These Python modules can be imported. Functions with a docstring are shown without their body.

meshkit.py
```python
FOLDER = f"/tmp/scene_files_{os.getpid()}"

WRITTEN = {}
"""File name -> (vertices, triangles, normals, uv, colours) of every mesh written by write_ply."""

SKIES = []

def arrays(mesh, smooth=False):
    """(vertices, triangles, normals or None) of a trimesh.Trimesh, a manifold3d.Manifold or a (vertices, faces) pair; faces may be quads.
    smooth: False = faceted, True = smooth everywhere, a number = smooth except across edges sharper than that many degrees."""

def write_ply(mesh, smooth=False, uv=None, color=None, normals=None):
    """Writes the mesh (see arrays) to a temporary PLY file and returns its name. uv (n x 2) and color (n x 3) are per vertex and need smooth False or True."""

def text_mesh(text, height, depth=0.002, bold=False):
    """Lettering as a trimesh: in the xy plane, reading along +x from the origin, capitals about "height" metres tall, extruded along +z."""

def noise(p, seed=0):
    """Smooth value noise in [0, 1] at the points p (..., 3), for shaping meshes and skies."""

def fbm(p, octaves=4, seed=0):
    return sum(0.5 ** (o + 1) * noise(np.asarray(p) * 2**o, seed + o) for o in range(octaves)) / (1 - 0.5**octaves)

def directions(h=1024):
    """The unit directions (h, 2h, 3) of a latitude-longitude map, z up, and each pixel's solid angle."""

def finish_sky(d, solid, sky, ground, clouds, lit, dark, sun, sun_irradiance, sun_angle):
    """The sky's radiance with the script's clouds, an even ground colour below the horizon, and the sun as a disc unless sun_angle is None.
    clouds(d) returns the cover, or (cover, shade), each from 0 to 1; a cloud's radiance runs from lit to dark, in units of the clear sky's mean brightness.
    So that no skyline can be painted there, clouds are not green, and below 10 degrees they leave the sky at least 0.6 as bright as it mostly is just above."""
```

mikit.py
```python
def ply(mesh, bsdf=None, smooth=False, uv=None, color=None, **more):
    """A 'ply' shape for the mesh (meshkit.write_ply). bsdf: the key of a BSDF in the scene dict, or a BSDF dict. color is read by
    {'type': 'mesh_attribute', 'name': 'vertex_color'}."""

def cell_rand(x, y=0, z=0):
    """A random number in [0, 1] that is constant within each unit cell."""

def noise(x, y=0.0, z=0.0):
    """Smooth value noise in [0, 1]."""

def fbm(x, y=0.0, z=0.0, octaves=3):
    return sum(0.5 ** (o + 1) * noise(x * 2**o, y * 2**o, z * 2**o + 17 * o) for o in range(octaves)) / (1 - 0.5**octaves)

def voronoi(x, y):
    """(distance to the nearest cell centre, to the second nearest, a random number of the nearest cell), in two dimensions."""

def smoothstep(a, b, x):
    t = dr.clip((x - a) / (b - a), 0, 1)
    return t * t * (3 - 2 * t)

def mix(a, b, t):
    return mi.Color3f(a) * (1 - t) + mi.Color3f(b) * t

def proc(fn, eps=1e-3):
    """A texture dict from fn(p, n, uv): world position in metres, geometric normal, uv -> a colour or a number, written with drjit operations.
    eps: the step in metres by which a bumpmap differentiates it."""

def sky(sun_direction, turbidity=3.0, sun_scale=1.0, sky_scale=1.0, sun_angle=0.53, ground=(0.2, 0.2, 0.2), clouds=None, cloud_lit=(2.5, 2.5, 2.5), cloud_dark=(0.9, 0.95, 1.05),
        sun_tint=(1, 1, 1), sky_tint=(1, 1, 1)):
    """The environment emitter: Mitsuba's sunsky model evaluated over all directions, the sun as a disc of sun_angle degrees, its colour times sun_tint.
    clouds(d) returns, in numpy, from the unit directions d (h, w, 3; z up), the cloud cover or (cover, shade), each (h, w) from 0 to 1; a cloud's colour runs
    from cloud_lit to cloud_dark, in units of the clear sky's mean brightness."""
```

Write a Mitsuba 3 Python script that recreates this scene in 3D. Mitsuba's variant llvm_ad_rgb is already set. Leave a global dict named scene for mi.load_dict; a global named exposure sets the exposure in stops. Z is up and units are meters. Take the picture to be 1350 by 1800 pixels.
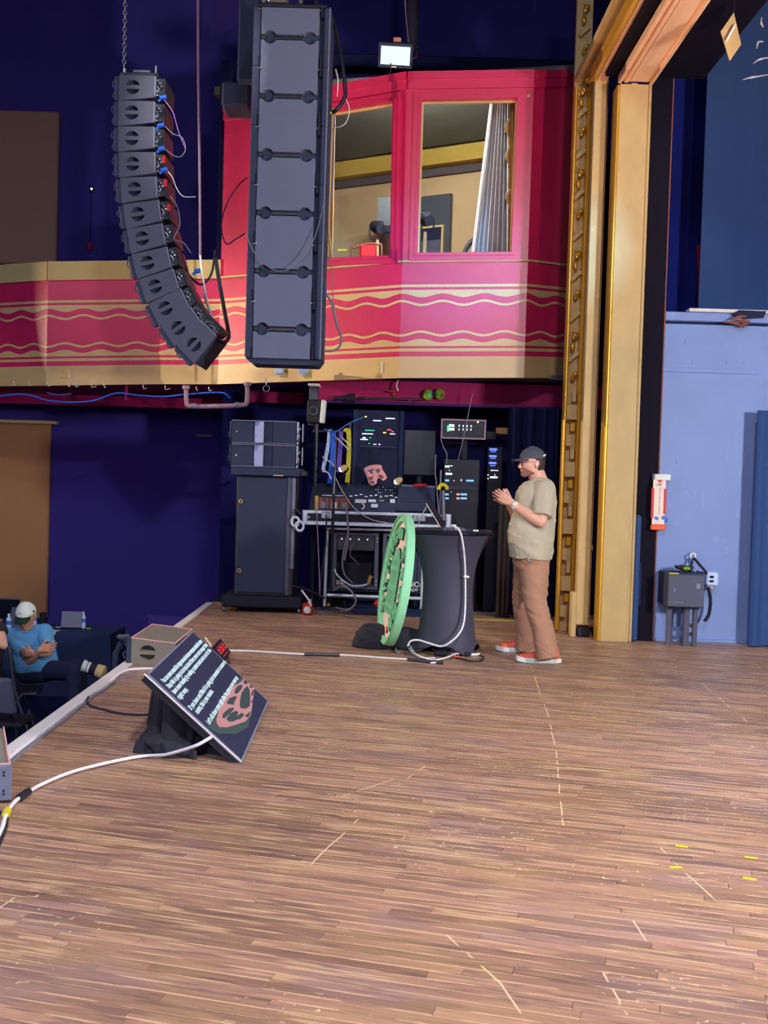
import math, random
import numpy as np, trimesh, drjit as dr, mitsuba as mi
import manifold3d as m3
from shapely.geometry import Polygon, Point, LineString, box as sbox
from shapely.ops import unary_union
import mikit, meshkit
from mikit import noise, fbm, cell_rand, smoothstep, mix

T = mi.ScalarTransform4f
rnd = random.Random(7)
scene, labels = {}, {}

# ------------------------------------------------------------------ camera
PITCH, ROLL = 0.033488, 0.030
_f = np.array([0, math.cos(PITCH), -math.sin(PITCH)])
_u0 = np.array([0, math.sin(PITCH), math.cos(PITCH)])
_up = _u0 * math.cos(ROLL) - np.array([1.0, 0, 0]) * math.sin(ROLL)
EYE = np.array([0, 0, 1.54])
scene['camera'] = {'type': 'perspective', 'fov_axis': 'x', 'fov': 2 * math.degrees(math.atan(675 / 2000)), 'near_clip': 0.1, 'far_clip': 100.0,
                   'to_world': T().look_at(origin=EYE.tolist(), target=(EYE + _f).tolist(), up=_up.tolist())}
exposure = -0.1

# ------------------------------------------------------------------ lights out of view
def srgb(r, g, b):
    return [((v / 255) / 12.92 if v / 255 <= 0.04045 else ((v / 255 + 0.055) / 1.055) ** 2.4) for v in (r, g, b)]

LAMPS = [  # name, position, target, radius, radiance, label
    ('stage_wash_light', (5.0, 3.2, 2.4), (0.6, 9.5, 1.7), 0.30, (500, 500, 505), 'unseen white lamp lighting the stage from the right'),  # out of view, placed to light stage and arch from the right
    ('overhead_wash_light', (0.9, 0.8, 6.1), (0.6, 3.2, 0.0), 0.3, (515, 525, 540), 'unseen overhead lamp lighting the apron floor'),  # out of view, placed to light the near floor and box front
]
def lamp_shape(pos, target, radius, rad):
    return {'type': 'disk', 'to_world': T().look_at(origin=list(pos), target=list(target), up=[0.01, 0.02, 1]) @ T().scale(radius),
            'emitter': {'type': 'area', 'radiance': {'type': 'rgb', 'value': list(rad)}}}
for n_, p_, t_, r_, e_, l_ in LAMPS:
    scene[n_] = lamp_shape(p_, t_, r_, e_)
    labels[n_] = {'label': l_, 'category': 'stage light'}
def spot(name, pos, target, inten, cut, beam):
    scene[name] = {'type': 'spot', 'intensity': {'type': 'rgb', 'value': list(inten)}, 'cutoff_angle': cut, 'beam_width': beam, 'to_world': T().look_at(origin=list(pos), target=list(target), up=[0, 0, 1])}
spot('house_spot', (-8.0, 12.0, 3.3), (0.6, 10.0, 3.9), (172, 134, 90), 39, 22)          # unseen warm spot, placed to light the stage from the house side
spot('violet_spot', (4.9, 3.4, 3.5), (0.75, 12.4, 3.8), (60, 230, 480), 5.8, 2.6)                # unseen spot, placed to lay violet light on the box front
spot('arch_uplight', (3.0, 3.0, 0.5), (2.2, 8.5, 5.3), (95, 60, 42), 25, 15)                # unseen uplight, placed to throw rose light on the stage arch beam
spot('gap_spot', (-1.2, 7.5, 8.6), (-2.4, 13.7, 3.0), (130, 122, 105), 8, 5)              # unseen white spot, placed to light the balcony between the two loudspeaker arrays
# added violet fill panels
def panel_light(name, M, rad, label):
    scene[name] = {'type': 'rectangle', 'to_world': M, 'emitter': {'type': 'area', 'radiance': {'type': 'rgb', 'value': list(rad)}}}
    labels[name] = {'label': label, 'category': 'fill light'}
panel_light('house_light', T().translate([-8, 0.5, 8.8]) @ T().rotate([1, 0, 0], 180) @ T().scale([2.5, 3.0, 1]), (6.2, 6.9, 9.4), 'added dim violet fill panel high over the auditorium')  # added fill that lifts the dark house walls
panel_light('side_light', T().look_at(origin=[-1.4, -2.6, 3.4], target=[-1.0, 12, 2.4], up=[0, 0, 1]) @ T().scale([1.6, 0.8, 1]), (7.0, 7.2, 10.5), 'added soft pale violet fill panel behind the viewer')  # added fill for arrays, racks and the arch beam
panel_light('cove_light', T().translate([-5.3, 15.4, 2.405]) @ T().rotate([1, 0, 0], 180) @ T().scale([3.1, 0.12, 1]), (2.6, 1.8, 3.0), 'added violet fill strip under the balcony')  # added fill strip that brightens the wall under the balcony

# ------------------------------------------------------------------ materials
def mat(name, rgb, rough=0.6, spec=0.3, **kw):
    base = rgb if isinstance(rgb, dict) else {'type': 'rgb', 'value': list(rgb)}
    d = {'type': 'principled', 'base_color': base, 'roughness': rough, 'specular': spec, **kw}
    scene[name] = {'type': 'twosided', 'bsdf': d}
    return name
def P3(c): return mi.Color3f(*[float(v) for v in c])

mat('m_black', srgb(29, 29, 46), 0.7)
mat('m_black_gloss', srgb(20, 20, 36), 0.25, 0.5)
mat('m_black_metal', srgb(44, 44, 54), 0.4, 0.5, metallic=0.3)
mat('m_navy_wall', srgb(70, 58, 142), 0.9, 0.1)  # black wall with bluish ambient light put into the colour
mat('m_plum_wall', srgb(70, 40, 104), 0.9, 0.1)
mat('m_maroon', srgb(160, 20, 84), 0.6, 0.2)
mat('m_brown_panel', srgb(178, 130, 88), 0.8, 0.1)
mat('m_panel_upper', srgb(172, 130, 116), 0.8, 0.1)
mat('m_grille', srgb(88, 88, 106), 0.75, 0.2)
mat('m_grille_light', srgb(108, 112, 136), 0.75, 0.2)
mat('m_slate', srgb(56, 64, 88), 0.8, 0.2)
mat('m_screen_dark', srgb(34, 44, 60), 0.4, 0.4)
mat('m_grille_dark', srgb(57, 63, 86), 0.75, 0.2)
mat('m_cab_edge', srgb(118, 118, 140), 0.5, 0.4)
mat('m_waveguide', srgb(150, 160, 205), 0.45, 0.4)
mat('m_steel', srgb(170, 172, 180), 0.3, 0.5, metallic=0.8)
mat('m_aluminium', srgb(205, 210, 225), 0.35, 0.5, metallic=0.5)
mat('m_white', srgb(232, 232, 228), 0.5)
mat('m_pale', srgb(215, 205, 200), 0.5)
mat('m_white_cable', srgb(225, 222, 228), 0.45)
mat('m_grey_cable', srgb(120, 118, 132), 0.5)
mat('m_blue', srgb(40, 100, 215), 0.5)
mat('m_purple', srgb(105, 80, 175), 0.5)
mat('m_yellow', srgb(205, 190, 40), 0.5)
mat('m_red', srgb(200, 35, 40), 0.45)
mat('m_orange', srgb(230, 95, 50), 0.5)
mat('m_lime', srgb(120, 165, 40), 0.5)
mat('m_green_sign', srgb(150, 222, 172), 0.5)
mat('m_green_letter', srgb(118, 194, 146), 0.5)
mat('m_green_dark', srgb(28, 52, 40), 0.6)
mat('m_sign_pink', srgb(238, 214, 200), 0.6)
mat('m_lilac_pipe', srgb(150, 120, 140), 0.5)
mat('m_cloth_black', srgb(46, 45, 54), 0.85, 0.2, sheen=0.3)
mat('m_spandex', srgb(68, 66, 84), 0.6, 0.3, sheen=0.3)
mat('m_cloth_navy', srgb(42, 52, 86), 0.9, 0.1, sheen=0.2)
mat('m_case_tan', srgb(124, 116, 104), 0.6, 0.3)  # grey floor cabinets, warm light put into the colour
mat('m_wood_case', srgb(60, 58, 66), 0.5)
mat('m_skin', srgb(214, 160, 138), 0.5, 0.35)
mat('m_skin_tan', srgb(196, 138, 112), 0.5, 0.35)
mat('m_shirt', srgb(176, 166, 144), 0.85, sheen=0.3)
mat('m_trousers', srgb(166, 122, 98), 0.85, sheen=0.2)
mat('m_hair', srgb(62, 46, 42), 0.7)
mat('m_beard', srgb(140, 98, 84), 0.8)
mat('m_lips', srgb(190, 110, 100), 0.5)
mat('m_cap_grey', srgb(72, 74, 84), 0.8)
mat('m_shoe', srgb(226, 98, 72), 0.5)
mat('m_sole', srgb(220, 224, 216), 0.6)
mat('m_blue_shirt', srgb(92, 152, 200), 0.85)
mat('m_cap_white', srgb(222, 228, 220), 0.8)
mat('m_jeans', srgb(34, 36, 66), 0.85)
mat('m_curtain_grey', srgb(186, 188, 192), 0.8)
mat('m_cream', srgb(200, 176, 120), 0.6)
mat('m_beige_wall', srgb(188, 158, 118), 0.85)
mat('m_mustard', srgb(176, 146, 66), 0.7)
mat('m_room_ceiling', srgb(86, 87, 78), 0.9)
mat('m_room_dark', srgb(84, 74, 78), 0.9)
mat('m_plate', srgb(214, 176, 112), 0.4)
mat('m_outlet_blue', srgb(190, 205, 240), 0.5)
mat('m_copper', srgb(226, 140, 116), 0.5)
mat('m_cup', srgb(30, 30, 40), 0.2, 0.6)
mat('m_laptop', srgb(110, 110, 128), 0.4, 0.4, metallic=0.4)
mat('m_face', srgb(222, 158, 160), 0.8)
mat('m_face_dark', srgb(120, 84, 104), 0.8)
mat('m_label_blue', srgb(60, 110, 200), 0.4)
mat('m_drape_blue', srgb(56, 80, 130), 0.9, 0.1)
mat('m_drape_navy', srgb(22, 32, 108), 0.9, 0.1)
mat('m_drape_dark', srgb(20, 22, 56), 0.9, 0.1)
mat('m_leg', srgb(22, 18, 32), 0.8, 0.1)
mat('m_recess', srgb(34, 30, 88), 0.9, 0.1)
mat('m_brick_brown', srgb(140, 84, 72), 0.9, 0.1)
mat('m_drape_brown', srgb(64, 54, 52), 0.9, 0.1)
mat('m_violet_paint', srgb(150, 110, 190), 0.6)

def emit_mesh(mesh, rgb, weight=0.0):
    return mikit.ply(mesh, 'm_black', emitter={'type': 'area', 'sampling_weight': weight, 'radiance': {'type': 'rgb', 'value': list(rgb)}})

# painted balcony front: stripes and waves (u = wave cycles, v = height in stripe units)
RED, GOLD = srgb(206, 36, 88), srgb(208, 172, 118)
def band_paint(p, n, uv):
    u, v = mi.Float(uv[0]), mi.Float(uv[1])
    w = dr.cos(u * (2 * math.pi))
    def band(a, b): return (v > a) & (v < b)
    g = band(-1, .230) | band(.284, .317) | (v > .342) & (v < .399 - .020 * w) | (dr.abs(v - (.475 - .021 * w)) < .0128) \
        | (dr.abs(v - (.802 + .022 * w)) < .0128) | (v > .883 + .020 * w) & (v < .942) | band(.971, 1.0)
    dirt = 0.90 + 0.16 * fbm(p.x * 3.1, p.y * 3.1, p.z * 3.1)
    return dr.select(g, P3(GOLD), P3(RED)) * dirt
mat('m_band', mikit.proc(band_paint), 0.36, 0.7)
def red_paint(p, n, uv):
    return P3(RED) * (0.9 + 0.16 * fbm(p.x * 2.5, p.y * 2.5, p.z * 2.5))
mat('m_red_wall', mikit.proc(red_paint), 0.36, 0.7)
def gold_paint(p, n, uv):
    k = fbm(p.x * 9, p.y * 9, p.z * 4, 3)
    chips = smoothstep(.955, .975, noise(p.x * 30, p.y * 30, p.z * 60))
    return mix(mi.Color3f(*srgb(194, 163, 110)) * (0.88 + 0.24 * k), srgb(238, 222, 186), chips * .6)
mat('m_gold_paint', mikit.proc(gold_paint), 0.55, 0.3)
mat('m_gold_deep', srgb(216, 164, 52), 0.32, 0.6, metallic=0.55)
mat('m_gold_rose', srgb(240, 190, 150), 0.5, 0.4)  # gold beams with the rose light from below put into the colour
def lav_lit_paint(p, n, uv):  # grey wall paint with the bluish stage light put into the colour
    k = fbm(p.x * 2.2, p.z * 1.3, 5.0, 3)
    sc = smoothstep(.83, .87, noise(p.x * 24, p.z * 9, 2.0)) * smoothstep(.55, .7, noise(p.x * 2.1, p.z * 2.1, 8.0))
    return mix(mi.Color3f(*srgb(122, 142, 196)) * (0.88 + 0.22 * k), srgb(176, 184, 220), sc * .15)
mat('m_lavender_wall', mikit.proc(lav_lit_paint), 0.5, 0.3)

# stage boards
BA = math.radians(15.1)
BD, BN = np.array([math.cos(BA), -math.sin(BA)]), np.array([math.sin(BA), math.cos(BA)])
BW = 0.057
SCR = [((1.243,9.261,0.000), (1.164,8.200,0.000)), ((1.164,8.200,0.000), (1.107,7.288,0.000)), ((1.092,7.185,0.000), (1.014,6.402,0.000)), ((1.014,6.402,0.000), (0.838,5.009,0.000)), ((1.235,4.445,0.000), (1.269,4.160,0.000)), ((0.253,3.772,0.000), (0.398,3.419,0.000)), ((0.398,3.419,0.000), (0.444,3.197,0.000)),
       ((0.729,3.513,0.000), (0.747,3.240,0.000)), ((0.111,5.595,0.000), (0.315,6.126,0.000)), ((-0.248,4.413,0.000), (-0.073,5.019,0.000)), ((2.489,8.707,0.000), (2.401,7.365,0.000)), ((0.917,3.945,0.000), (0.925,3.720,0.000)), ((-1.288,3.892,0.000), (-1.269,3.983,0.000)), ((-0.162,5.367,0.000), (0.084,5.697,0.000)), ((1.206,4.750,0.000), (1.224,4.542,0.000))]
def boards(p, n, uv):
    a = p.x * BD[0] + p.y * BD[1]
    b = p.x * BN[0] + p.y * BN[1]
    r1, r2 = mi.Float(uv[0]), mi.Float(uv[1])
    f = b / BW - dr.floor(b / BW)
    edge = 1 - smoothstep(0.02, 0.10, dr.minimum(f, 1 - f))
    a2 = a + r1 * 37.0
    grain = fbm(a2 * 8.0, b * 110.0, r2 * 9.0, 3)
    coarse = fbm(a2 * 4.5, b * 42.0, 3.0, 3)
    wear = fbm(a * 3.2, b * 6.0, 1.0, 3)
    big = fbm(a * 0.6 + 7, b * 0.9, 4.0, 2)
    c = mix(srgb(104, 74, 62), srgb(166, 126, 104), dr.clip(0.2 + 0.8 * grain + 0.30 * (r2 - .5), 0, 1))
    c = mix(c, srgb(84, 64, 66), smoothstep(.55, .72, coarse) * .45)
    c = mix(c, srgb(158, 124, 84), smoothstep(.50, .68, wear) * .32)
    c = mix(c, srgb(134, 106, 108), smoothstep(.56, .72, fbm(a * 2.1, b * 4.0, 8.0, 3)) * .36)
    c = c * (0.84 + 0.32 * big) * (0.86 + 0.28 * r2)
    streak = smoothstep(.58, .80, noise(a2 * 5.0, b * 85.0, 11.0)) * smoothstep(.45, .65, fbm(a * 3.0, b * 9.0, 2.0, 2))
    c = mix(c, srgb(204, 168, 126), streak * .5)
    c = mix(c, srgb(222, 186, 146), edge * smoothstep(.40, .58, fbm(a2 * 6.0, dr.floor(b / BW + .5) * 3.7, 5.0, 2)) * .75)
    fleck = smoothstep(.90, .94, noise(a * 40.0, b * 75.0, 3.0)) * smoothstep(.5, .7, noise(a * 2.0, b * 2.0, 9.0))
    c = mix(c, srgb(216, 190, 152), fleck * .6)
    s = mi.Float(0)
    for (x0, y0, _), (x1, y1, _) in SCR:
        dx, dy = x1 - x0, y1 - y0
        L = math.hypot(dx, dy)
        t = dr.clip(((p.x - x0) * dx + (p.y - y0) * dy) / (L * L), 0, 1)
        wob = .006 * (noise(p.x * 9, p.y * 9, 1.0) - .5)
        d = dr.sqrt(dr.square(p.x - x0 - t * dx + wob) + dr.square(p.y - y0 - t * dy))
        s = dr.maximum(s, (1 - smoothstep(.0015, .005, d)) * smoothstep(.3, .5, noise(p.x * 14, p.y * 14, 4.0)))
    return mix(c, srgb(226, 192, 156), s * .8)
mat('m_boards', mikit.proc(boards), 0.42, 0.4)

# ------------------------------------------------------------------ mesh helpers
def arr(m):
    if hasattr(m, 'to_mesh'):
        q = m.to_mesh()
        return trimesh.Trimesh(np.array(q.vert_properties[:, :3], float), np.array(q.tri_verts), process=False)
    return m
def cat(*ms):
    ms = [arr(m) for m in (ms[0] if len(ms) == 1 and isinstance(ms[0], (list, tuple)) else ms)]
    return trimesh.util.concatenate(ms) if len(ms) > 1 else ms[0]
def bx(c, s, ch=None, rz=0.0, rx=0.0, ry=0.0):
    """box with chamfered edges, centre c, size s"""
    s = np.array(s, float) / 2
    ch = min(s) * 0.18 if ch is None else ch
    ch = min(ch, min(s) * 0.9)
    if ch > 0:
        pts = []
        for i in (-1, 1):
            for j in (-1, 1):
                for k in (-1, 1):
                    q = np.array([i, j, k]) * s
                    for ax in range(3):
                        v = q - np.array([i, j, k]) * ch
                        v[ax] = q[ax]
                        pts.append(v)
        m = trimesh.convex.convex_hull(np.array(pts))
    else:
        m = trimesh.creation.box(2 * s)
    if rx: m.apply_transform(trimesh.transformations.rotation_matrix(rx, [1, 0, 0]))
    if ry: m.apply_transform(trimesh.transformations.rotation_matrix(ry, [0, 1, 0]))
    if rz: m.apply_transform(trimesh.transformations.rotation_matrix(rz, [0, 0, 1]))
    m.apply_translation(c)
    return m
def b2(lo, hi, ch=None):
    lo, hi = np.array(lo, float), np.array(hi, float)
    return bx((lo + hi) / 2, np.abs(hi - lo), ch)
def spline(pts, n=8):
    p = np.array(pts, float)
    if len(p) < 3: return np.array([p[0] + (p[-1] - p[0]) * t for t in np.linspace(0, 1, n)])
    q = np.vstack([2 * p[0] - p[1], p, 2 * p[-1] - p[-2]])
    out = []
    for i in range(1, len(q) - 2):
        for t in np.linspace(0, 1, n, endpoint=False):
            a, b, c, d = q[i - 1:i + 3]
            out.append(.5 * (2 * b + (c - a) * t + (2 * a - 5 * b + 4 * c - d) * t * t + (3 * b - a - 3 * c + d) * t ** 3))
    return np.array(out + [p[-1]])
def tube(pts, r, k=8, smooth=0, caps=True):
    p = spline(pts, smooth) if smooth else np.array(pts, float)
    n = len(p)
    rr = np.full(n, r) if np.isscalar(r) else np.interp(np.linspace(0, 1, n), np.linspace(0, 1, len(r)), r)
    tg = np.gradient(p, axis=0)
    tg /= np.linalg.norm(tg, axis=1, keepdims=True) + 1e-12
    ref = np.array([0, 0, 1.0]) if abs(tg[0][2]) < .9 else np.array([1.0, 0, 0])
    v, f = [], []
    nx = np.cross(tg[0], ref)
    for i in range(n):
        nx = nx - tg[i] * nx.dot(tg[i]); nx /= np.linalg.norm(nx) + 1e-12
        ny = np.cross(tg[i], nx)
        for j in range(k):
            a = 2 * math.pi * j / k
            v.append(p[i] + rr[i] * (math.cos(a) * nx + math.sin(a) * ny))
    for i in range(n - 1):
        for j in range(k):
            a, b = i * k + j, i * k + (j + 1) % k
            f += [[a, b, b + k], [a, b + k, a + k]]
    if caps:
        v += [p[0], p[-1]]
        for j in range(k):
            f += [[n * k, (j + 1) % k, j], [n * k + 1, (n - 1) * k + j, (n - 1) * k + (j + 1) % k]]
    return trimesh.Trimesh(v, f, process=False)
def lathe(prof, k=32, c=(0, 0, 0)):
    m = trimesh.creation.revolve(np.array(prof, float), sections=k)
    m.apply_translation(c)
    return m
def prism(poly, d):
    gs = getattr(poly, 'geoms', [poly])
    return cat([trimesh.creation.extrude_polygon(g, d, engine='earcut') for g in gs if g.area > 1e-9])
def xf(m, M):
    m = arr(m).copy(); m.apply_transform(M); return m
def frame(o, x, y, z):
    M = np.eye(4); M[:3, 0], M[:3, 1], M[:3, 2], M[:3, 3] = x, y, z, o
    return M
def unit(v):
    v = np.array(v, float); return v / np.linalg.norm(v)
def rotm(axis, ang, point=(0, 0, 0)): return trimesh.transformations.rotation_matrix(ang, axis, point)
def trans(v): return trimesh.transformations.translation_matrix(v)
def sph(c, r, s=(1, 1, 1), sub=2):
    m = trimesh.creation.icosphere(subdivisions=sub, radius=r); m.vertices *= np.array(s); m.apply_translation(c); return m
def cyl(a, b, r, k=20, r2=None): return tube([a, b], [r, r if r2 is None else r2], k)

# ------------------------------------------------------------------ naming helpers
USED = {}
def number(base):
    k = USED.get(base, 0); USED[base] = k + 1
    return base if k == 0 else f'{base}_{k:03d}'
def lab(key, label, cat_, group=None, kind=None):
    labels[key] = {k: v for k, v in (('label', label), ('category', cat_), ('group', group), ('kind', kind)) if v}
def thing(base, label, cat_, group=None):
    key = number(base); lab(key, label, cat_, group); return key
def part(parent, name, mesh, m, smooth=False, label=None, kind=None, **kw):
    key = number(f'{parent}__{name}')
    scene[key] = mesh if isinstance(mesh, dict) else mikit.ply(arr(mesh), m, smooth=smooth, **kw)
    if label or kind: labels[key] = {k: v for k, v in (('label', label), ('kind', kind)) if v}
    return key
def solo(base, mesh, m, label, cat_, group=None, smooth=False, kind=None):
    key = number(base)
    scene[key] = mesh if isinstance(mesh, dict) else mikit.ply(arr(mesh), m, smooth=smooth)
    lab(key, label, cat_, group, kind); return key
def struct(key, mesh, m, label, smooth=False, **kw):
    scene[key] = mikit.ply(arr(mesh), m, smooth=smooth, **kw)
    labels[key] = {'label': label, 'kind': 'structure'}
    return key
def copy_thing(src, M, label, cat_, group):
    base = src.rsplit('_', 1)[0] if src[-3:].isdigit() else src
    key = thing(base, label, cat_, group)
    Mt = T(np.array(M, float).tolist())
    for k in [k for k in scene if k.startswith(src + '__')]:
        d = dict(scene[k]); d['to_world'] = Mt @ d['to_world'] if 'to_world' in d else Mt
        scene[key + k[len(src):]] = d
        if k in labels: labels[key + k[len(src):]] = dict(labels[k])
    return key

# ================================================================== SETTING
# ---- stage
SX = -1.955
SUB_ = Polygon([(SX, 0.6), (5.0, 0.6), (5.0, 13.0), (SX, 13.0)])
struct('floor', b2((SX, 0.6, -0.06), (5.0, 13.0, -0.0085), 0), 'm_black', 'worn brown strip board stage floor')
rows = []
for r in range(int(0.2 / BW), int(14.0 / BW)):
    q = (r + .5) * BW
    tmin = (SX - q * BN[0]) / BD[0]
    tmax = (4.9 - q * BN[0]) / BD[0]
    t = tmin - rnd.random() * 1.2
    while t < tmax:
        L = rnd.choice([.45, .7, .9, 1.1, 1.4, 1.7])
        a, b = max(t, tmin), min(t + L, tmax)
        t += L
        if b - a < .03: continue
        c = q * BN + (a + b) / 2 * BD
        if 1.0 < c[1] < 12.95: rows.append((q, a, b, c))
def board_mesh(q, a, b, dz):
    h, g, e = BW / 2 - .0003, .0003, .0016
    def pt(t, w, z):
        v = t * BD + (q + w) * BN
        return [v[0], v[1], z]
    v = [pt(a + e, -h + e, dz), pt(b - e, -h + e, dz), pt(b - e, h - e, dz), pt(a + e, h - e, dz)]
    v += [pt(a + g, -h, -.0032), pt(b - g, -h, -.0032), pt(b - g, h, -.0032), pt(a + g, h, -.0032)]
    v += [pt(a + g, -h, -.009), pt(b - g, -h, -.009), pt(b - g, h, -.009), pt(a + g, h, -.009)]
    f = [[0, 1, 2], [0, 2, 3]]
    for k in (0, 4):
        for i in range(4):
            j = (i + 1) % 4
            f += [[k + 4 + i, k + 4 + j, k + j], [k + 4 + i, k + j, k + i]]
    return trimesh.Trimesh(v, f, process=False)
def seen(o):
    q, a, b, c = o
    x = c[0] / max(c[1], .5)
    return (0 if abs(x) < .36 and c[1] > 3.0 else 50) + c[1]
rows.sort(key=seen)
vs, fs, us, nv = [], [], [], 0
for i, (q, a, b, c) in enumerate(rows):
    m = board_mesh(q, a, b, rnd.uniform(-.0006, .0004))
    uv = np.tile([[rnd.random(), rnd.random()]], (len(m.vertices), 1))
    if i < 300:
        part('floor', 'board', m, 'm_boards', uv=uv)
    else:
        vs.append(m.vertices); fs.append(m.faces + nv); us.append(uv); nv += len(m.vertices)
part('floor', 'boards', trimesh.Trimesh(np.vstack(vs), np.vstack(fs), process=False), 'm_boards', uv=np.vstack(us), kind='stuff')
struct('wall_stage_front', b2((SX - .04, 0.6, -1.2), (SX - .002, 13.0, -.02), 0), 'm_black', 'black stage front below the pale nosing')
struct('trim_1', b2((SX - .05, 0.6, -.03), (SX + .035, 13.0, .012), .006), 'm_pale', 'pale nosing strip along the stage edge')
struct('floor_house', b2((-14, -4, -1.3), (SX - .04, 17, -1.2), 0), 'm_drape_dark', 'dark auditorium floor below the stage')
# ---- shell
struct('wall_back', b2((-14, 17.0, -1.3), (7, 17.2, 9.2), 0), 'm_navy_wall', 'dark house wall behind the balcony, bluish light in its navy colour')
struct('wall_left', b2((-14.2, -4, -1.3), (-14, 17.2, 9.2), 0), 'm_plum_wall', 'dark far house wall')
struct('wall_right', b2((7, -4, -1.3), (7.2, 17.2, 9.2), 0), 'm_black', 'unseen dark wall closing the stage at the right')  # out of view, closes the open side to keep bounce light low
struct('wall_front', b2((-14, -4.2, -1.3), (7, -4, 9.2), 0), 'm_black', 'unseen dark wall closing the stage behind the viewer')  # out of view, keeps bounce light behind the camera low
struct('ceiling', b2((-14, -4, 9.1), (7, 17.2, 9.3), 0), 'm_black', 'black theatre ceiling')
# ---- balcony and box front
FN = [np.array(q) for q in ((-10.797,16.900,2.455), (-4.101,13.700,2.477), (-2.815,13.720,2.534), (-2.033,13.660,2.552), (0.118,12.500,2.594), (1.475,12.400,2.628), (2.235,13.200,2.715))]
SH = 1.017
def seg(i):
    a, b = FN[i], FN[i + 1]
    d = (b - a) * [1, 1, 0]; L = np.linalg.norm(d); u = d / L
    n = np.array([u[1], -u[0], 0.0])           # towards the stage
    return a, b, u, n, L
def slab(q, n, th, uv=None):
    """thick panel: q = 4 front corners counter-clockwise seen from the front"""
    q = np.array(q, float); v = np.vstack([q, q - np.array(n) * th])
    f = [[0, 1, 2], [0, 2, 3], [4, 6, 5], [4, 7, 6]]
    for i in range(4):
        j = (i + 1) % 4; f += [[i, i + 4, j + 4], [i, j + 4, j]]
    m = trimesh.Trimesh(v, f, process=False)
    return m if uv is None else (m, np.vstack([uv, uv]))
def up(p, h): return np.array([p[0], p[1], p[2] + h])
CYC = [(0, 5.6), (0, 3), (0, 1.7), (.5, 6), (0, 3), (0, 2)]
CYC[0] = (-18, 0); CYC[2] = (0, 1.75)
struct('wall_balcony', slab([up(FN[0], .02) + [0, .3, 0], up(FN[3], .02) + [0, .3, 0], up(FN[3], 1.4) + [0, .3, 0], up(FN[0], 1.4) + [0, .3, 0]], (0, -1, 0), .1), 'm_black', 'balcony parapet wall')
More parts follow.
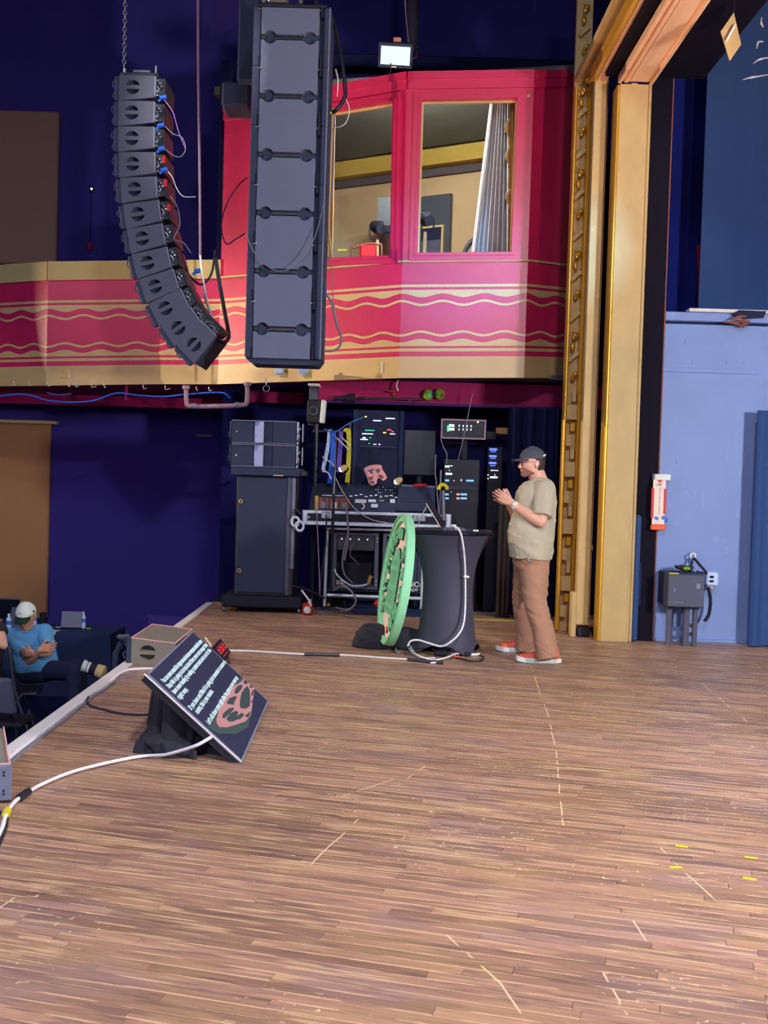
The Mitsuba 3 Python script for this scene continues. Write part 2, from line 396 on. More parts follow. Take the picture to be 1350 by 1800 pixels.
for i in range(6):
    a, b, u, n, L = seg(i)
    m, uv = slab([a, b, up(b, 1.232 * SH), up(a, 1.232 * SH)], n, .06, np.array([[CYC[i][0], 0], [CYC[i][1], 0], [CYC[i][1], 1.232], [CYC[i][0], 1.232]]))
    part('wall_balcony', 'painted_panel', m, 'm_band', uv=uv, label='crimson balcony panel painted with gold stripes and waves')
    if i < 3:
        m = slab([up(a, 1.232 * SH) + n * .03, up(b, 1.232 * SH) + n * .03, up(b, 1.452 * SH) + n * .03, up(a, 1.452 * SH) + n * .03], n, .2)
        part('wall_balcony', 'cap_rail', m, 'm_cream', label='plain gold cap rail')
    else:
        m = slab([up(a, 1.234 * SH) + n * .025, up(b, 1.234 * SH) + n * .025, up(b, 1.255 * SH) + n * .025, up(a, 1.255 * SH) + n * .025], n, .08)
        part('wall_balcony', 'ledge', m, 'm_cream', label='thin gold ledge under the windows')
# red upper wall of the box with its two windows
ZT = [(-2.082,13.660,5.840)[2], (0.123,12.500,5.884)[2], (1.364,12.400,5.910)[2], (2.109,13.200,6.221)[2]]
struct('wall_box', b2((-2.0, 15.0, 2.62), (2.4, 15.05, 3.0), 0), 'm_red_wall', 'raspberry red upper front of the theatre box')
HOLES = {3: [(1.368,3.952), (2.314,3.926), (2.291,5.610), (1.360,5.595)], 4: [(0.158,3.948), (1.184,3.973), (1.193,5.628), (0.156,5.603)]}
for i in (3, 4, 5):
    a, b, u, n, L = seg(i)
    za, zb = a[2] + 1.255 * SH, b[2] + 1.255 * SH
    poly = Polygon([(0, za), (L, zb), (L, ZT[i - 2]), (0, ZT[i - 3])])
    if i in HOLES: poly = poly.difference(Polygon(HOLES[i]))
    M = frame((a[0], a[1], 0) - n * .12, u, (0, 0, 1), n)
    part('wall_box', 'wall_panel', xf(prism(poly, .12), M), 'm_red_wall')
    crown = Polygon([(0, ZT[i - 3] - .17), (L, ZT[i - 2] - .17), (L, ZT[i - 2] + .01), (0, ZT[i - 3] + .01)])
    part('wall_box', 'crown_moulding', cat(xf(prism(crown, .03), frame((a[0], a[1], 0), u, (0, 0, 1), n)),
         xf(prism(Polygon([(0, ZT[i - 3] - .07), (L, ZT[i - 2] - .07), (L, ZT[i - 2] + .012), (0, ZT[i - 3] + .012)]), .05), frame((a[0], a[1], 0), u, (0, 0, 1), n))), 'm_red_wall')
scene['m_glass'] = {'type': 'thindielectric', 'int_ior': 1.5}
for w, i in ((1, 3), (2, 4)):
    a, b, u, n, L = seg(i)
    h = Polygon(HOLES[i])
    key = f'window_{w}'
    M = frame((a[0], a[1], 0), u, (0, 0, 1), n)
    ring = h.buffer(.085, join_style=2).difference(h)
    struct(key, xf(prism(ring, .03), M), 'm_red_wall', 'left window of the red box with a red frame' if w == 1 else 'right window of the red box with a grey curtain behind it')
    part(key, 'frame_bead', xf(prism(h.buffer(.03, join_style=2).difference(h.buffer(-.004)), .045), M), 'm_red_wall')
    part(key, 'sash', xf(prism(h.difference(h.buffer(-.022, join_style=2)), .03), M @ trans((0, 0, -.09))), 'm_cream', label='thin gold sash')
    hb = h.buffer(-.018, join_style=2)
    pts = np.array(hb.exterior.coords)[:-1]
    gm = trimesh.Trimesh([(M @ [x, y, -.075, 1])[:3] for x, y in pts], [[0, k, k + 1] for k in range(1, len(pts) - 1)], process=False)
    part(key, 'pane', gm, 'm_glass', label='clear glass pane')
# header of beige above the left pane, inside
a, b, u, n, L = seg(3)
# ---- room inside the box
RA, RB = np.array([-1.103, 16.75, 0]), np.array([2.234, 14.7, 0])
ru = unit(RB - RA); rn = np.array([ru[1], -ru[0], 0]); RL = np.linalg.norm(RB - RA)
def rwall(name, z0, z1, m, th=.1, off=0.0, s0=-.6, s1=None, label=None):
    s1 = RL if s1 is None else s1
    p0, p1 = RA + ru * s0 + rn * off, RA + ru * s1 + rn * off
    return slab([up(p0, z0), up(p1, z0), up(p1, z1), up(p0, z1)], rn, th)
struct('wall_box_room', rwall('w', 2.75, 6.6, 0), 'm_beige_wall', 'beige rear wall of the room inside the box')
z1, z2, z3 = 5.622, 5.729, 5.944
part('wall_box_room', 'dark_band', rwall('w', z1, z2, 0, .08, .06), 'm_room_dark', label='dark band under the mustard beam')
part('wall_box_room', 'beam', rwall('w', z2, z3, 0, .3, .22), 'm_mustard', label='mustard yellow beam')
struct('ceiling_box_room', slab([up(RA - ru * .6 + rn * .3, z3), up(RB + rn * .3, z3), (2.2, 12.75, 6.05), (-2.2, 13.9, 6.05)], (0, 0, -1), .1), 'm_room_ceiling', 'dark olive ceiling inside the box')
struct('floor_box_room', slab([(-2.05, 13.75, 2.70), (.12, 12.6, 2.70), (2.2, 12.8, 2.70), (2.2, 17, 2.70), (-2.1, 17, 2.70)][:4], (0, 0, 1), .05), 'm_room_dark', 'floor of the room inside the box')
struct('wall_box_left', b2((-2.1, 13.72, 2.6), (-2.0, 16.9, 6.4), 0), 'm_drape_dark', 'dark side wall of the box')
struct('wall_box_right', b2((2.15, 12.95, 2.6), (2.25, 16.9, 6.4), 0), 'm_beige_wall', 'right side wall of the room inside the box')
scene['box_room_light'] = {'type': 'rectangle', 'to_world': T().translate([.2, 12.95, 5.82]) @ T().rotate([1, 0, 0], 225) @ T().scale([.55, .12, 1]),
                           'emitter': {'type': 'area', 'radiance': {'type': 'rgb', 'value': [120, 128, 118]}}}  # lamp out of view, placed to light the room behind the windows
labels['box_room_light'] = {'label': 'unseen lamp lighting the room inside the red box', 'category': 'fill light'}
# ---- soffit, fascia and recess under the box
struct('ceiling_soffit', slab([(FN[0][0], FN[0][1] + .02, 2.47), (-6.3, 16.99, 2.47), (-2.03, 16.99, 2.56), (FN[3][0], FN[3][1] + .02, 2.55)], (0, 0, -1), .06), 'm_maroon', 'maroon underside of the balcony')
struct('ceiling_soffit_box', slab([(FN[3][0], FN[3][1], 2.555), (-2.03, 14.6, 2.555), (2.2, 14.6, 2.67), (FN[6][0], FN[6][1] - .3, 2.67), (FN[4][0], FN[4][1], 2.597)][:4], (0, 0, -1), .06), 'm_plum_wall', 'dark underside of the box')
struct('trim_3', b2((-8.5, 15.2, 2.33), (-2.1, 15.24, 2.47), .004), 'm_maroon', 'added lip hiding the fill strip under the balcony')  # added lip, hides the fill strip from the camera
struct('wall_fascia', b2((-0.798, 13.2, 2.36), (2.6, 13.35, 2.62), 0), 'm_maroon', 'maroon fascia beam under the red box')
part('wall_fascia', 'lip', b2((-0.798, 13.16, 2.34), (2.6, 13.36, 2.37), .004), 'm_plum_wall')
struct('wall_fascia_left', b2((-1.736, 14.2, 2.38), (-1.042, 14.3, 2.52), 0), 'm_maroon', 'maroon beam above the loudspeaker stack')
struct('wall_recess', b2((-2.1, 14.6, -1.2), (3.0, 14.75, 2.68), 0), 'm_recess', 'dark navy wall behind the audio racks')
struct('wall_recess_side', b2((-2.1, 14.7, -1.2), (-2.0, 16.95, 2.5), 0), 'm_recess', 'added dark side wall keeping the fill strip out of the recess')  # added wall, blocks the fill strip from lighting the recess
struct('floor_wing', b2((-2.0, 13.0, -.1), (5, 14.7, -.012), 0), 'm_black', 'dark floor of the wing behind the racks')
struct('trim_2', bx(((1.289,12.196,0.000)[0], (1.289,12.196,0.000)[1], .004), (1.3, .018, .008), .002), 'm_yellow', 'thin yellow line along the rear stage edge')
# ---- tan wall panels on the house wall
for nm, lo, hi, l in (('wall_panel', (-5.931,16.900,-0.775), (-4.989,16.900,2.158), 'tall tan acoustic panel on the lower house wall'), ('wall_panel', (-6.027,16.900,4.474), (-4.955,16.900,6.715), 'tan acoustic panel on the dark wall above the balcony')):
    solo(nm, b2((lo[0], 16.9, lo[2]), (hi[0], 17.0, hi[2]), .02), 'm_brown_panel' if 'tall' in l else 'm_panel_upper', l, 'acoustic panel')
solo('panel_rail', b2((-5.913, 16.75, 2.122), (-4.855, 16.88, 2.172), .01), 'm_cream', 'thin gold rail above the lower tan wall panel', 'rail')

# ================================================================== PROSCENIUM
CX0, CX1, CY = 2.074, 2.404, 10.85
ZL = 5.30
c = thing('proscenium_column', 'broad flat gold pilaster of the stage arch standing beside the black leg', 'column')
part(c, 'shaft', b2((CX0 + .03, CY, 0), (CX1 - .03, CY + .22, ZL - .02), .004), 'm_gold_paint')
for x in (CX0, CX1 - .03):
    part(c, 'edge_bead', b2((x, CY - .012, 0.0), (x + .03, CY + .2, ZL + (.06 if x > 2.2 else -.03)), .009), 'm_gold_paint' if x > 2.2 else 'm_gold_deep', smooth=40)
part(c, 'corner_patch', b2((CX1 - .055, CY - .004, .02), (CX1 - .031, CY + .1, 1.166), .002), 'm_gold_paint')
part(c, 'notch_block', b2(((CX0 + CX1) / 2 - .03, CY - .004, ZL - .06), ((CX0 + CX1) / 2 + .03, CY + .05, ZL - .012), .002), 'm_gold_paint')
l = thing('arch_lintel', 'gold underside beam of the stage arch at the broad pilaster, rose light in its colour', 'beam')
part(l, 'soffit_board', b2((CX0 + .02, 2.0, ZL), (CX1 - .02, CY, ZL + .06), .004), 'm_gold_rose')
for k, (x, w, dz) in enumerate(((CX0, .035, .03), (CX0 + .055, .045, .02), (CX0 + .105, .02, .014), (CX1 - .03, .035, .03))):
    part(l, 'moulding', b2((x, 2.0, ZL - dz), (x + w, CY - .02, ZL + .05), .008), 'm_gold_rose')
struct('wall_header', b2((1.97, 1.0, 5.36), (2.9, 10.9, 9.1), 0), 'm_leg', 'black header wall above the stage arch')
# inner pilaster, set back
IX0, IX1, IY = 1.909, 2.012 + .015, 11.1
c = thing('proscenium_column', 'narrow pale gold pilaster between the carved strip and the dark gap', 'column')
part(c, 'shaft', b2((IX0, IY, 0.123), (IX1, IY + .12, 5.40), .004), 'm_gold_paint')
part(c, 'edge_board', b2((IX0 - .045, IY + .01, 0.0), (IX0 + .004, IY + .14, 0.434), .003), 'm_gold_paint')
l = thing('arch_lintel', 'narrow gold beam of the stage arch beside the carved strip', 'beam')
part(l, 'soffit_board', b2((IX0, 2.0, 5.40), (IX1, IY + .1, 5.5), .004), 'm_gold_rose')
for x, w, dz in ((IX0 - .05, .05, .03), (IX0 + .012, .02, .016), (IX1 - .02, .02, .01)):
    part(l, 'moulding', b2((x, 2.0, 5.40 - dz), (x + w, IY - .0, 5.5), .008), 'm_gold_deep' if w == .05 else 'm_gold_rose')
fr_ = thing('arch_framing', 'open timber framing in the gap between the two gold pilasters', 'framing')
for x in (IX1 + .012, CX0 - .012):
    part(fr_, 'stud', b2((x - .006, 11.24, 0), (x + .006, 11.9, 5.6), .002), 'm_brown_panel')
rg = random.Random(3)
for k in range(15):
    z_ = .1 + k * .125 + rg.uniform(-.03, .03)
    x_ = rg.choice([IX1 + .03, CX0 - .035])
    part(fr_, 'timber_block', bx((x_, 11.24 + rg.uniform(0, .1), z_), (rg.uniform(.02, .04), .07, rg.uniform(.03, .12)), .003), rg.choice(['m_gold_paint', 'm_brown_panel']))
# carved strip
OX0, OX1, OY = 1.782, 1.942, 11.45
o = thing('carved_strip', 'carved gold border of the stage arch with leaf scrolls and fret blocks', 'moulding')
part(o, 'back_panel', b2((OX0, OY + .1, -0.006), (OX1, OY + .16, 7.4), 0), 'm_gold_paint')
for x, w in ((OX0 - .012, .032), (OX1 - .036, .022), (OX1 - .012, .022)):
    part(o, 'bead', b2((x, OY - .02, 0.017), (x + w, OY + .11, 5.45), .009), 'm_gold_deep', smooth=40)
ow = OX1 - .036 - (OX0 + .02); oc = OX0 + .02 + ow / 2
def leaf_mesh(c, s, fl=1):
    ms = []
    for k in range(3):
        t = np.linspace(0, 1, 9)
        a = t * 2.6 * fl + k * .5
        pts = np.stack([c[0] + fl * s * .5 * (np.sin(a) * (1 - t * .3) - .2 * k), c[1] - .03 * np.sin(t * 3.1) - .012 * k, c[2] + s * (1.3 * t - .6) + .25 * s * np.cos(a)], 1)
        ms.append(tube(pts, [.012 * s / .06, .02 * s / .06, .006 * s / .06], 8))
    ms.append(sph((c[0], c[1] - .02, c[2] - .35 * s), .42 * s, (.9, .6, 1.1)))
    return cat(ms)
zz, k = 2.583, 0
while zz < 7.2:
    part(o, 'leaf_scroll', leaf_mesh((oc, OY + .04, zz), .062, 1 if k % 2 else -1), 'm_gold_deep', smooth=True)
    part(o, 'strap', bx((oc, OY + .06, zz + .19), (ow * 1.35, .05, .045), .006, ry=-.75), 'm_gold_paint')
    if k % 2 == 0: part(o, 'bud', sph((oc - .01, OY + .03, zz + .29), .03, (.8, .8, 1.5)), 'm_gold_deep', smooth=True)
    zz += .405; k += 1
zz, k = 0.150, 0
while zz < 2.412:
    h = [.12, .085, .15, .10][k % 4]
    part(o, 'fret_block', bx((oc + (-.028, .022, 0, .03)[k % 4] * .8, OY + .04 + .03 * (k % 2), zz + h / 2), (ow * (.55, .5, 1.0, .4)[k % 4], .09, h), .004), ('m_gold_paint', 'm_gold_deep', 'm_gold_paint', 'm_gold_paint')[k % 4])
    zz += h + .03; k += 1
l = thing('carved_lintel', 'carved gold border of the stage arch running overhead at the top', 'moulding')
part(l, 'back_panel', b2((OX0, 2.0, 5.52), (OX1 + .08, OY + .1, 5.58), 0), 'm_gold_paint')
part(l, 'bead', b2((OX1 - .03, 2.0, 5.42), (OX1 + .01, OY, 5.52), .01), 'm_gold_deep')
for k in range(14):
    part(l, 'leaf_scroll', xf(leaf_mesh((0, 0, 0), .07, 1 if k % 2 else -1), frame((oc + .02, OY - .15 - .42 * k, 5.49), (1, 0, 0), (0, 0, 1), (0, -1, 0))), 'm_gold_deep', smooth=True)

# ================================================================== RIGHT WING
struct('wall_leg', b2((CX1 + .03, 10.97, 0), (2.635, 11.3, 6.2), 0), 'm_leg', 'black masking leg beside the gold pilaster')
part('wall_leg', 'edge_strip', b2((2.628, 10.96, 0), (2.64, 11.0, 6.2), .002), 'm_brick_brown')
struct('wall_lavender', b2((2.64, 11.0, 0), (5.2, 11.15, 3.066), 0), 'm_lavender_wall', 'scuffed grey stage wall with bluish light in its lavender colour')
part('wall_lavender', 'cap_board', b2((2.64, 10.975, 3.093), (5.2, 11.16, 3.180), .008), 'm_lavender_wall')
part('wall_lavender', 'cap_strip', b2((2.866, 10.96, 3.183), (5.2, 11.1, 3.216), .004), 'm_pale')
part('wall_lavender', 'batten', b2((2.64, 10.985, 2.603), (3.562, 11.01, 2.647), .003), 'm_lavender_wall')
part('wall_lavender', 'skirting', b2((2.64, 10.985, 0.0), (5.2, 11.01, .03), .004), 'm_lavender_wall')
for q in ((2.848,10.990,2.900), (2.927,10.990,2.700), (3.250,10.990,2.710), (3.419,10.990,2.710), (2.811,10.990,1.740), (3.464,10.990,1.891)):
    part('wall_lavender', 'dent', sph((q[0], 11.0, q[2]), .018, (.5, .25, 1.2), 1), 'm_lavender_wall', smooth=True)
# torn cloth on the cap
tp = [(3.255,10.940,3.161), (3.340,10.940,3.207), (3.460,10.940,3.205), (3.596,10.940,3.203), (3.571,10.940,3.138), (3.398,10.940,3.122)]
t = thing('torn_padding', 'torn dark padding hanging out of the lavender wall cap', 'padding')
part(t, 'flap', slab(tp, (0, -1, 0), .05), 'm_jeans')
for a, b in (((3.240,10.900,3.101), (3.395,10.900,3.143)), ((3.262,10.900,3.074), (3.430,10.900,3.090)), ((3.334,10.900,3.044), (3.420,10.900,3.074)), ((3.176,10.920,3.085), (3.384,10.920,3.043))):
    mid = (np.array(a) + b) / 2 + [0, -.03, .01]
    part(t, 'shred', tube([a, mid, b], [.006, .018, .008], 7, 4), 'm_brick_brown', smooth=True)
# drapes above
def drape(x0, x1, y, z0, z1, amp, folds, seed, th=.012, nx=None):
    r = random.Random(seed); nx = nx or max(24, int(folds * 10)); nz = 10
    ph = [r.uniform(0, 6.28) for _ in range(4)]
    g = []
    for j in range(nz + 1):
        for i in range(nx + 1):
            s = i / nx; w = j / nz
            d = amp * (math.sin(2 * math.pi * folds * s + ph[0] + .5 * math.sin(3 * s + ph[1]) + .3 * w) + .4 * math.sin(2 * math.pi * folds * 2.3 * s + ph[2] + w)) * (1 - .35 * w)
            g.append([x0 + (x1 - x0) * s + .2 * d, y + d, z0 + (z1 - z0) * w])
    g = np.array(g); f = []
    for j in range(nz):
        for i in range(nx):
            a = j * (nx + 1) + i; f += [[a, a + 1, a + nx + 2], [a, a + nx + 2, a + nx + 1]]
    f = np.array(f); n = len(g)
    return trimesh.Trimesh(np.vstack([g, g + [0, th, 0]]), np.vstack([f, f[:, ::-1] + n]), process=False)
solo('stage_drape', drape(2.5, 3.45, 12.6, 2.8, 8.0, .03, 2.5, 1), 'm_drape_navy', 'dark navy stage drape above the left end of the lavender wall', 'curtain', smooth=True)
solo('stage_drape', drape(3.255, 5.6, 12.1, 2.9, 8.0, .05, 3, 5), 'm_drape_blue', 'slate blue stage drape with soft folds at the upper right', 'curtain', smooth=True)
solo('stage_drape', drape(3.493, 4.6, 10.75, .02, 2.244, .03, 5, 9), 'm_drape_blue', 'slate blue drape hanging to the floor at the right edge', 'curtain', smooth=True)
solo('red_strap', bx((3.373,12.550,3.841), (.04, .02, .62), .005, ry=-.05), 'm_red', 'red strap hanging on the navy drape', 'strap')
solo('valance', b2((2.692, 11.4, 5.905), (3.035, 11.5, 7.2), .01), 'm_brick_brown', 'short reddish brown valance beside the arch beam', 'valance')
gel = [(2.514,9.000,5.068), (2.594,9.000,4.843), (2.678,9.000,4.972), (2.610,9.000,5.216)]
g = thing('gel_frame', 'tilted amber colour gel frame hanging at the upper right', 'gel frame')
part(g, 'sheet', slab(gel, (0, -1, 0), .012), 'm_gold_paint')
part(g, 'hanger', tube([gel[3], (gel[3][0], 9.0, 5.5), (gel[3][0], 9.02, 9.1)], .004, 6), 'm_black_metal')
part(g, 'slat', tube([(2.553,8.970,4.984), (2.614,8.970,5.108)], .009, 8), 'm_white', smooth=True, label='white slat')
for fl_, pts in zip(('lowest, longest', 'second lowest', 'small bent', 'topmost curled'), ([(2.762,9.200,4.771), (2.818,9.150,4.774), (2.969,9.200,4.818)], [(2.839,9.200,4.899), (2.876,9.150,4.918), (3.000,9.200,4.958)], [(2.861,9.200,5.016), (2.872,9.200,5.070), (2.913,9.200,5.076)], [(2.892,9.200,5.268), (2.889,9.200,5.223), (2.908,9.200,5.188)])):
    solo('foil_strip', tube(pts, [.003, .010, .004], 6, 5), 'm_aluminium', f'{fl_} of the shiny foil strips hanging at the upper right corner', 'foil strip', 'foil strips at the upper right corner', smooth=True)

# ================================================================== FLOWN LOUDSPEAKERS
def array_cab():
    """side view: x = towards the rear, z = up, front plate at y = 0, cabinet runs to +y"""
    w, h, W = .356, .247, .78
    outer = Polygon([(-w / 2, -h / 2), (w / 2, -h / 2 + .040), (w / 2, h / 2), (-w / 2, h / 2)])
    hole = Point(-.045, .010).buffer(.069, 24).difference(sbox(-.2, -.008, .2, .030))
    M = frame((0, .07, 0), (1, 0, 0), (0, 0, 1), (0, -1, 0))
    key = thing('array_speaker', '', 'loudspeaker')
    part(key, 'side_panel', xf(prism(outer.difference(hole), .07), M), 'm_grille')
    part(key, 'cabinet', xf(prism(outer.buffer(-.002), W - .072), frame((0, W, 0), (1, 0, 0), (0, 0, 1), (0, -1, 0))), 'm_grille_dark', label='dark cabinet body')
    rail = cat(b2((-w / 2 - .045, .0, -h / 2 + .01), (-w / 2 - .002, .05, h / 2 - .01), .008), tube([(-w / 2 - .05, -.004, .07), (-w / 2 - .062, -.01, .03), (-w / 2 - .05, -.004, .0)], .006, 6, 3),
               tube([(-w / 2 - .045, -.004, -.05), (-w / 2 - .055, -.01, -.09), (-w / 2 - .02, -.006, -.12)], .005, 6, 3), tube([(-w / 2 - .03, 0, .09), (-w / 2 - .03, -.01, .09)], .009, 8))
    part(key, 'front_rail', rail, 'm_grille_dark')
    part(key, 'edge_strip', b2((w / 2 - .012, -.004, -h / 2 + .045), (w / 2 + .004, .06, h / 2 - .004), .003), 'm_cab_edge')
    hw = [b2((w / 2 + .004, .03, -h / 2 + .05), (w / 2 + .095, .5, h / 2 - .01), .01), b2((w / 2 + .075, .01, -h / 2 + .03), (w / 2 + .097, .05, h / 2 - .02), .006)]
    part(key, 'rear_panel', cat(hw), 'm_black_metal')
    r = random.Random(4)
    part(key, 'connector', cat([cyl((w / 2 + r.uniform(.015, .07), .035, z), (w / 2 + r.uniform(.015, .07), .0, z + r.uniform(-.01, .01)), .009, 8) for z in (-.06, -.02, .02, .06, .085)] +
                               [tube([(w / 2 + .01, .01, -.05), (w / 2 + .04, -.01, -.02), (w / 2 + .02, .0, .03)], .006, 6, 3)]), 'm_steel')
    return key
CABS = [((-2.547,11.300,5.250), 0), ((-2.550,11.300,5.004), .5), ((-2.545,11.300,4.755), 1), ((-2.531,11.300,4.506), 2), ((-2.508,11.300,4.262), 4.5), ((-2.469,11.300,4.022), 9), ((-2.422,11.300,3.787), 11.5), ((-2.363,11.300,3.552), 14.5),
        ((-2.282,11.300,3.328), 19.5), ((-2.176,11.300,3.121), 27.5), ((-2.048,11.300,2.938), 36), ((-1.892,11.300,2.788), 47)]
ORD = ['topmost', 'second', 'third', 'fourth', 'fifth', 'sixth', 'seventh', 'eighth', 'ninth', 'tenth', 'eleventh', 'lowest, steeply tilted']
proto = array_cab()
pkeys = [k for k in scene if k.startswith(proto + '__')]
base = {k: dict(scene[k]) for k in pkeys}
for i, (c, a) in enumerate(CABS):
    M = trans(c) @ rotm([0, -1, 0], math.radians(a))
    lbl = f'{ORD[i]} grey loudspeaker cabinet of the long curved array hanging at the left'
    if i == 0:
        for k in pkeys: scene[k] = {**base[k], 'to_world': T(M.tolist())}
        lab(proto, lbl, 'loudspeaker', 'cabinets of the curved array')
    else:
        for_copy = copy_thing(proto, np.eye(4), lbl, 'loudspeaker', 'cabinets of the curved array')
        for k in pkeys: scene[for_copy + k[len(proto):]] = {**base[k], 'to_world': T(M.tolist())}
t = thing('array_bumper', 'dark steel flying frame on top of the curved loudspeaker array', 'rigging frame')
a0 = (-2.707,11.300,5.367)
part(t, 'beam', b2((a0[0] - .02, 11.33, a0[2]), (-2.349, 12.0, a0[2] + .05), .008), 'm_black_metal')
part(t, 'motor', b2((-2.613, 11.36, a0[2] + .05), (-2.434, 11.5, 5.454), .01), 'm_laptop')
part(t, 'lug', cat(b2((-2.691, 11.3, a0[2] + .03), (-2.663, 11.34, 5.445), .004), b2((-2.378, 11.3, a0[2] + .03), (-2.361, 11.34, 5.476), .004)), 'm_steel')
def chain(a, b, link=.05, r=.006):
    a, b = np.array(a), np.array(b); L = np.linalg.norm(b - a); n = int(L / (link * .78)); ms = []
    for k in range(n):
        c = a + (b - a) * (k + .5) / n
        th = np.linspace(0, 2 * math.pi, 9)
        x, z = .4 * link * np.cos(th) * .8, .5 * link * np.sin(th)
        p = np.stack([x, x * 0, z], 1) if k % 2 else np.stack([x * 0, x, z], 1)
        ms.append(tube(p + c, r, 5, 0, False))
    return cat(ms)
ct = np.array((-2.709,11.400,6.472)); cb = np.array((-2.704,11.400,5.479))
solo('hoist_chain', chain(ct, cb), 'm_steel', 'steel hoist chain holding the curved loudspeaker array', 'chain', smooth=True)

def sub_cab():
    w, h, D = .742, .563, .5
    key = thing('flown_subwoofer', '', 'loudspeaker')
    gx0, gx1 = -w / 2 + .075, w / 2 - .115
    gc = (gx0 + gx1) / 2
    slot = unary_union([sbox(gx0, -.026, gx1, .028), Point(gc - .19, 0).buffer(.062, 20), Point(gc + .19, 0).buffer(.062, 20)])
    rect = sbox(gx0, -h / 2 + .003, gx1, h / 2 - .003)
    pl = rect.difference(slot)
    gs = sorted(pl.geoms, key=lambda g: -g.centroid.y)
    M = frame((0, .06, 0), (1, 0, 0), (0, 0, 1), (0, -1, 0))
    part(key, 'grille_panel', xf(prism(gs[0], .06), M), 'm_grille_light')
    part(key, 'grille_panel', xf(prism(gs[-1], .06), M), 'm_grille_light')
    part(key, 'slot_bar', cat(b2((gc - .13, .015, -.018), (gc + .13, .055, .02), .006), b2((gx0, .01, -.02), (gx0 + .05, .05, .022), .006)), 'm_black_metal', label='dark bar between the two round recesses')
    part(key, 'cabinet', b2((-w / 2, .061, -h / 2), (w / 2, D, h / 2), .012), 'm_grille_dark', label='dark cabinet body')
    part(key, 'side_rail', b2((-w / 2, -.012, -h / 2), (gx0 - .008, .062, h / 2), .012), 'm_grille_dark')
    part(key, 'side_rail', b2((gx1 + .045, -.03, -h / 2), (w / 2, .062, h / 2), .014), 'm_grille_dark')
    part(key, 'rail_edge', b2((w / 2 - .022, -.034, -h / 2), (w / 2 - .008, -.02, h / 2), .003), 'm_cab_edge')
    for lo_, hi_ in (((gx0 - .022, -.018, -h / 2), (gx0 - .004, .01, -h / 2 + .1)), ((gx1 + .012, -.02, -h / 2), (gx1 + .04, .03, -h / 2 + .12)), ((gx1 + .012, -.02, h / 2 - .09), (gx1 + .04, .03, h / 2))):
        part(key, 'rail_slot', b2(lo_, hi_, .004), 'm_black')
    part(key, 'pin', cat(cyl((gx0 + .01, .0, h / 2 - .02), (gx0 + .01, -.02, h / 2 - .02), .008, 8), b2((gx1 - .01, -.015, h / 2 - .03), (gx1 + .04, -.005, h / 2 - .018), .003), b2((gx0 - .03, -.018, h / 2 - .03), (gx0 + .03, -.01, h / 2 - .02), .003), sph((gc - .13, .0, -.01), .008, sub=1), sph((gc + .13, .0, -.01), .008, sub=1)), 'm_steel', label='steel pins')
    return key
SUBS = [((-1.012,11.000,5.672)), ((-1.013,11.000,5.117)), ((-1.014,11.000,4.562)), ((-1.016,11.000,4.008)), ((-1.017,11.000,3.452)), ((-1.016,11.000,2.900))]
sk = sub_cab()
skeys = [k for k in scene if k.startswith(sk + '__')]
sb = {k: dict(scene[k]) for k in skeys}
SO = ['topmost', 'second from the top', 'third from the top', 'third from the bottom', 'second from the bottom', 'lowest']
for i, c in enumerate(SUBS):
    key = sk if i == 0 else copy_thing(sk, np.eye(4), '', 'loudspeaker', '')
    lab(key, f'{SO[i]} grey cabinet of the straight hanging loudspeaker column beside the red box', 'loudspeaker', 'cabinets of the straight column')
    for k in skeys: scene[key + k[len(sk):]] = {**sb[k], 'to_world': T(trans(c).tolist())}
c = np.array(SUBS[-1]); c0 = np.array(SUBS[0])
t = thing('column_base_frame', 'dark bevelled frame under the lowest cabinet of the straight column', 'rigging frame')
part(t, 'plate', xf(prism(Polygon([(-.365, 0), (.365, 0), (.33, -.05), (-.30, -.05)]), .4), frame((c[0], 11.45, c[2] - .283), (1, 0, 0), (0, 0, 1), (0, -1, 0))), 'm_grille_dark')
part(t, 'foot', cat(b2((c[0] - .29, 11.02, c[2] - .35), (c[0] - .22, 11.1, c[2] - .33), .008), b2((c[0] + .25, 11.02, c[2] - .35), (c[0] + .33, 11.1, c[2] - .33), .008)), 'm_black')
t = thing('column_bumper', 'steel flying frame above the straight loudspeaker column', 'rigging frame')
part(t, 'beam', b2((c0[0] - .33, 11.02, c0[2] + .285), (c0[0] + .33, 11.48, c0[2] + .33), .01), 'm_black_metal')
part(t, 'clamp', cat(b2((c0[0] - .25, 10.98, c0[2] + .33), (c0[0] - .05, 11.1, c0[2] + .42), .02), b2((c0[0] + .05, 11.0, c0[2] + .33), (c0[0] + .09, 11.06, c0[2] + .6), .01), b2((c0[0] - .3, 11.0, c0[2] + .33), (c0[0] - .26, 11.06, c0[2] + .45), .01)), 'm_steel')
part(t, 'hanger', cat(cyl((c0[0] - .2, 11.3, c0[2] + .33), (c0[0] - .2, 11.3, 9.1), .02, 8), cyl((c0[0] + .2, 11.3, c0[2] + .33), (c0[0] + .2, 11.3, 9.1), .02, 8)), 'm_black_metal')
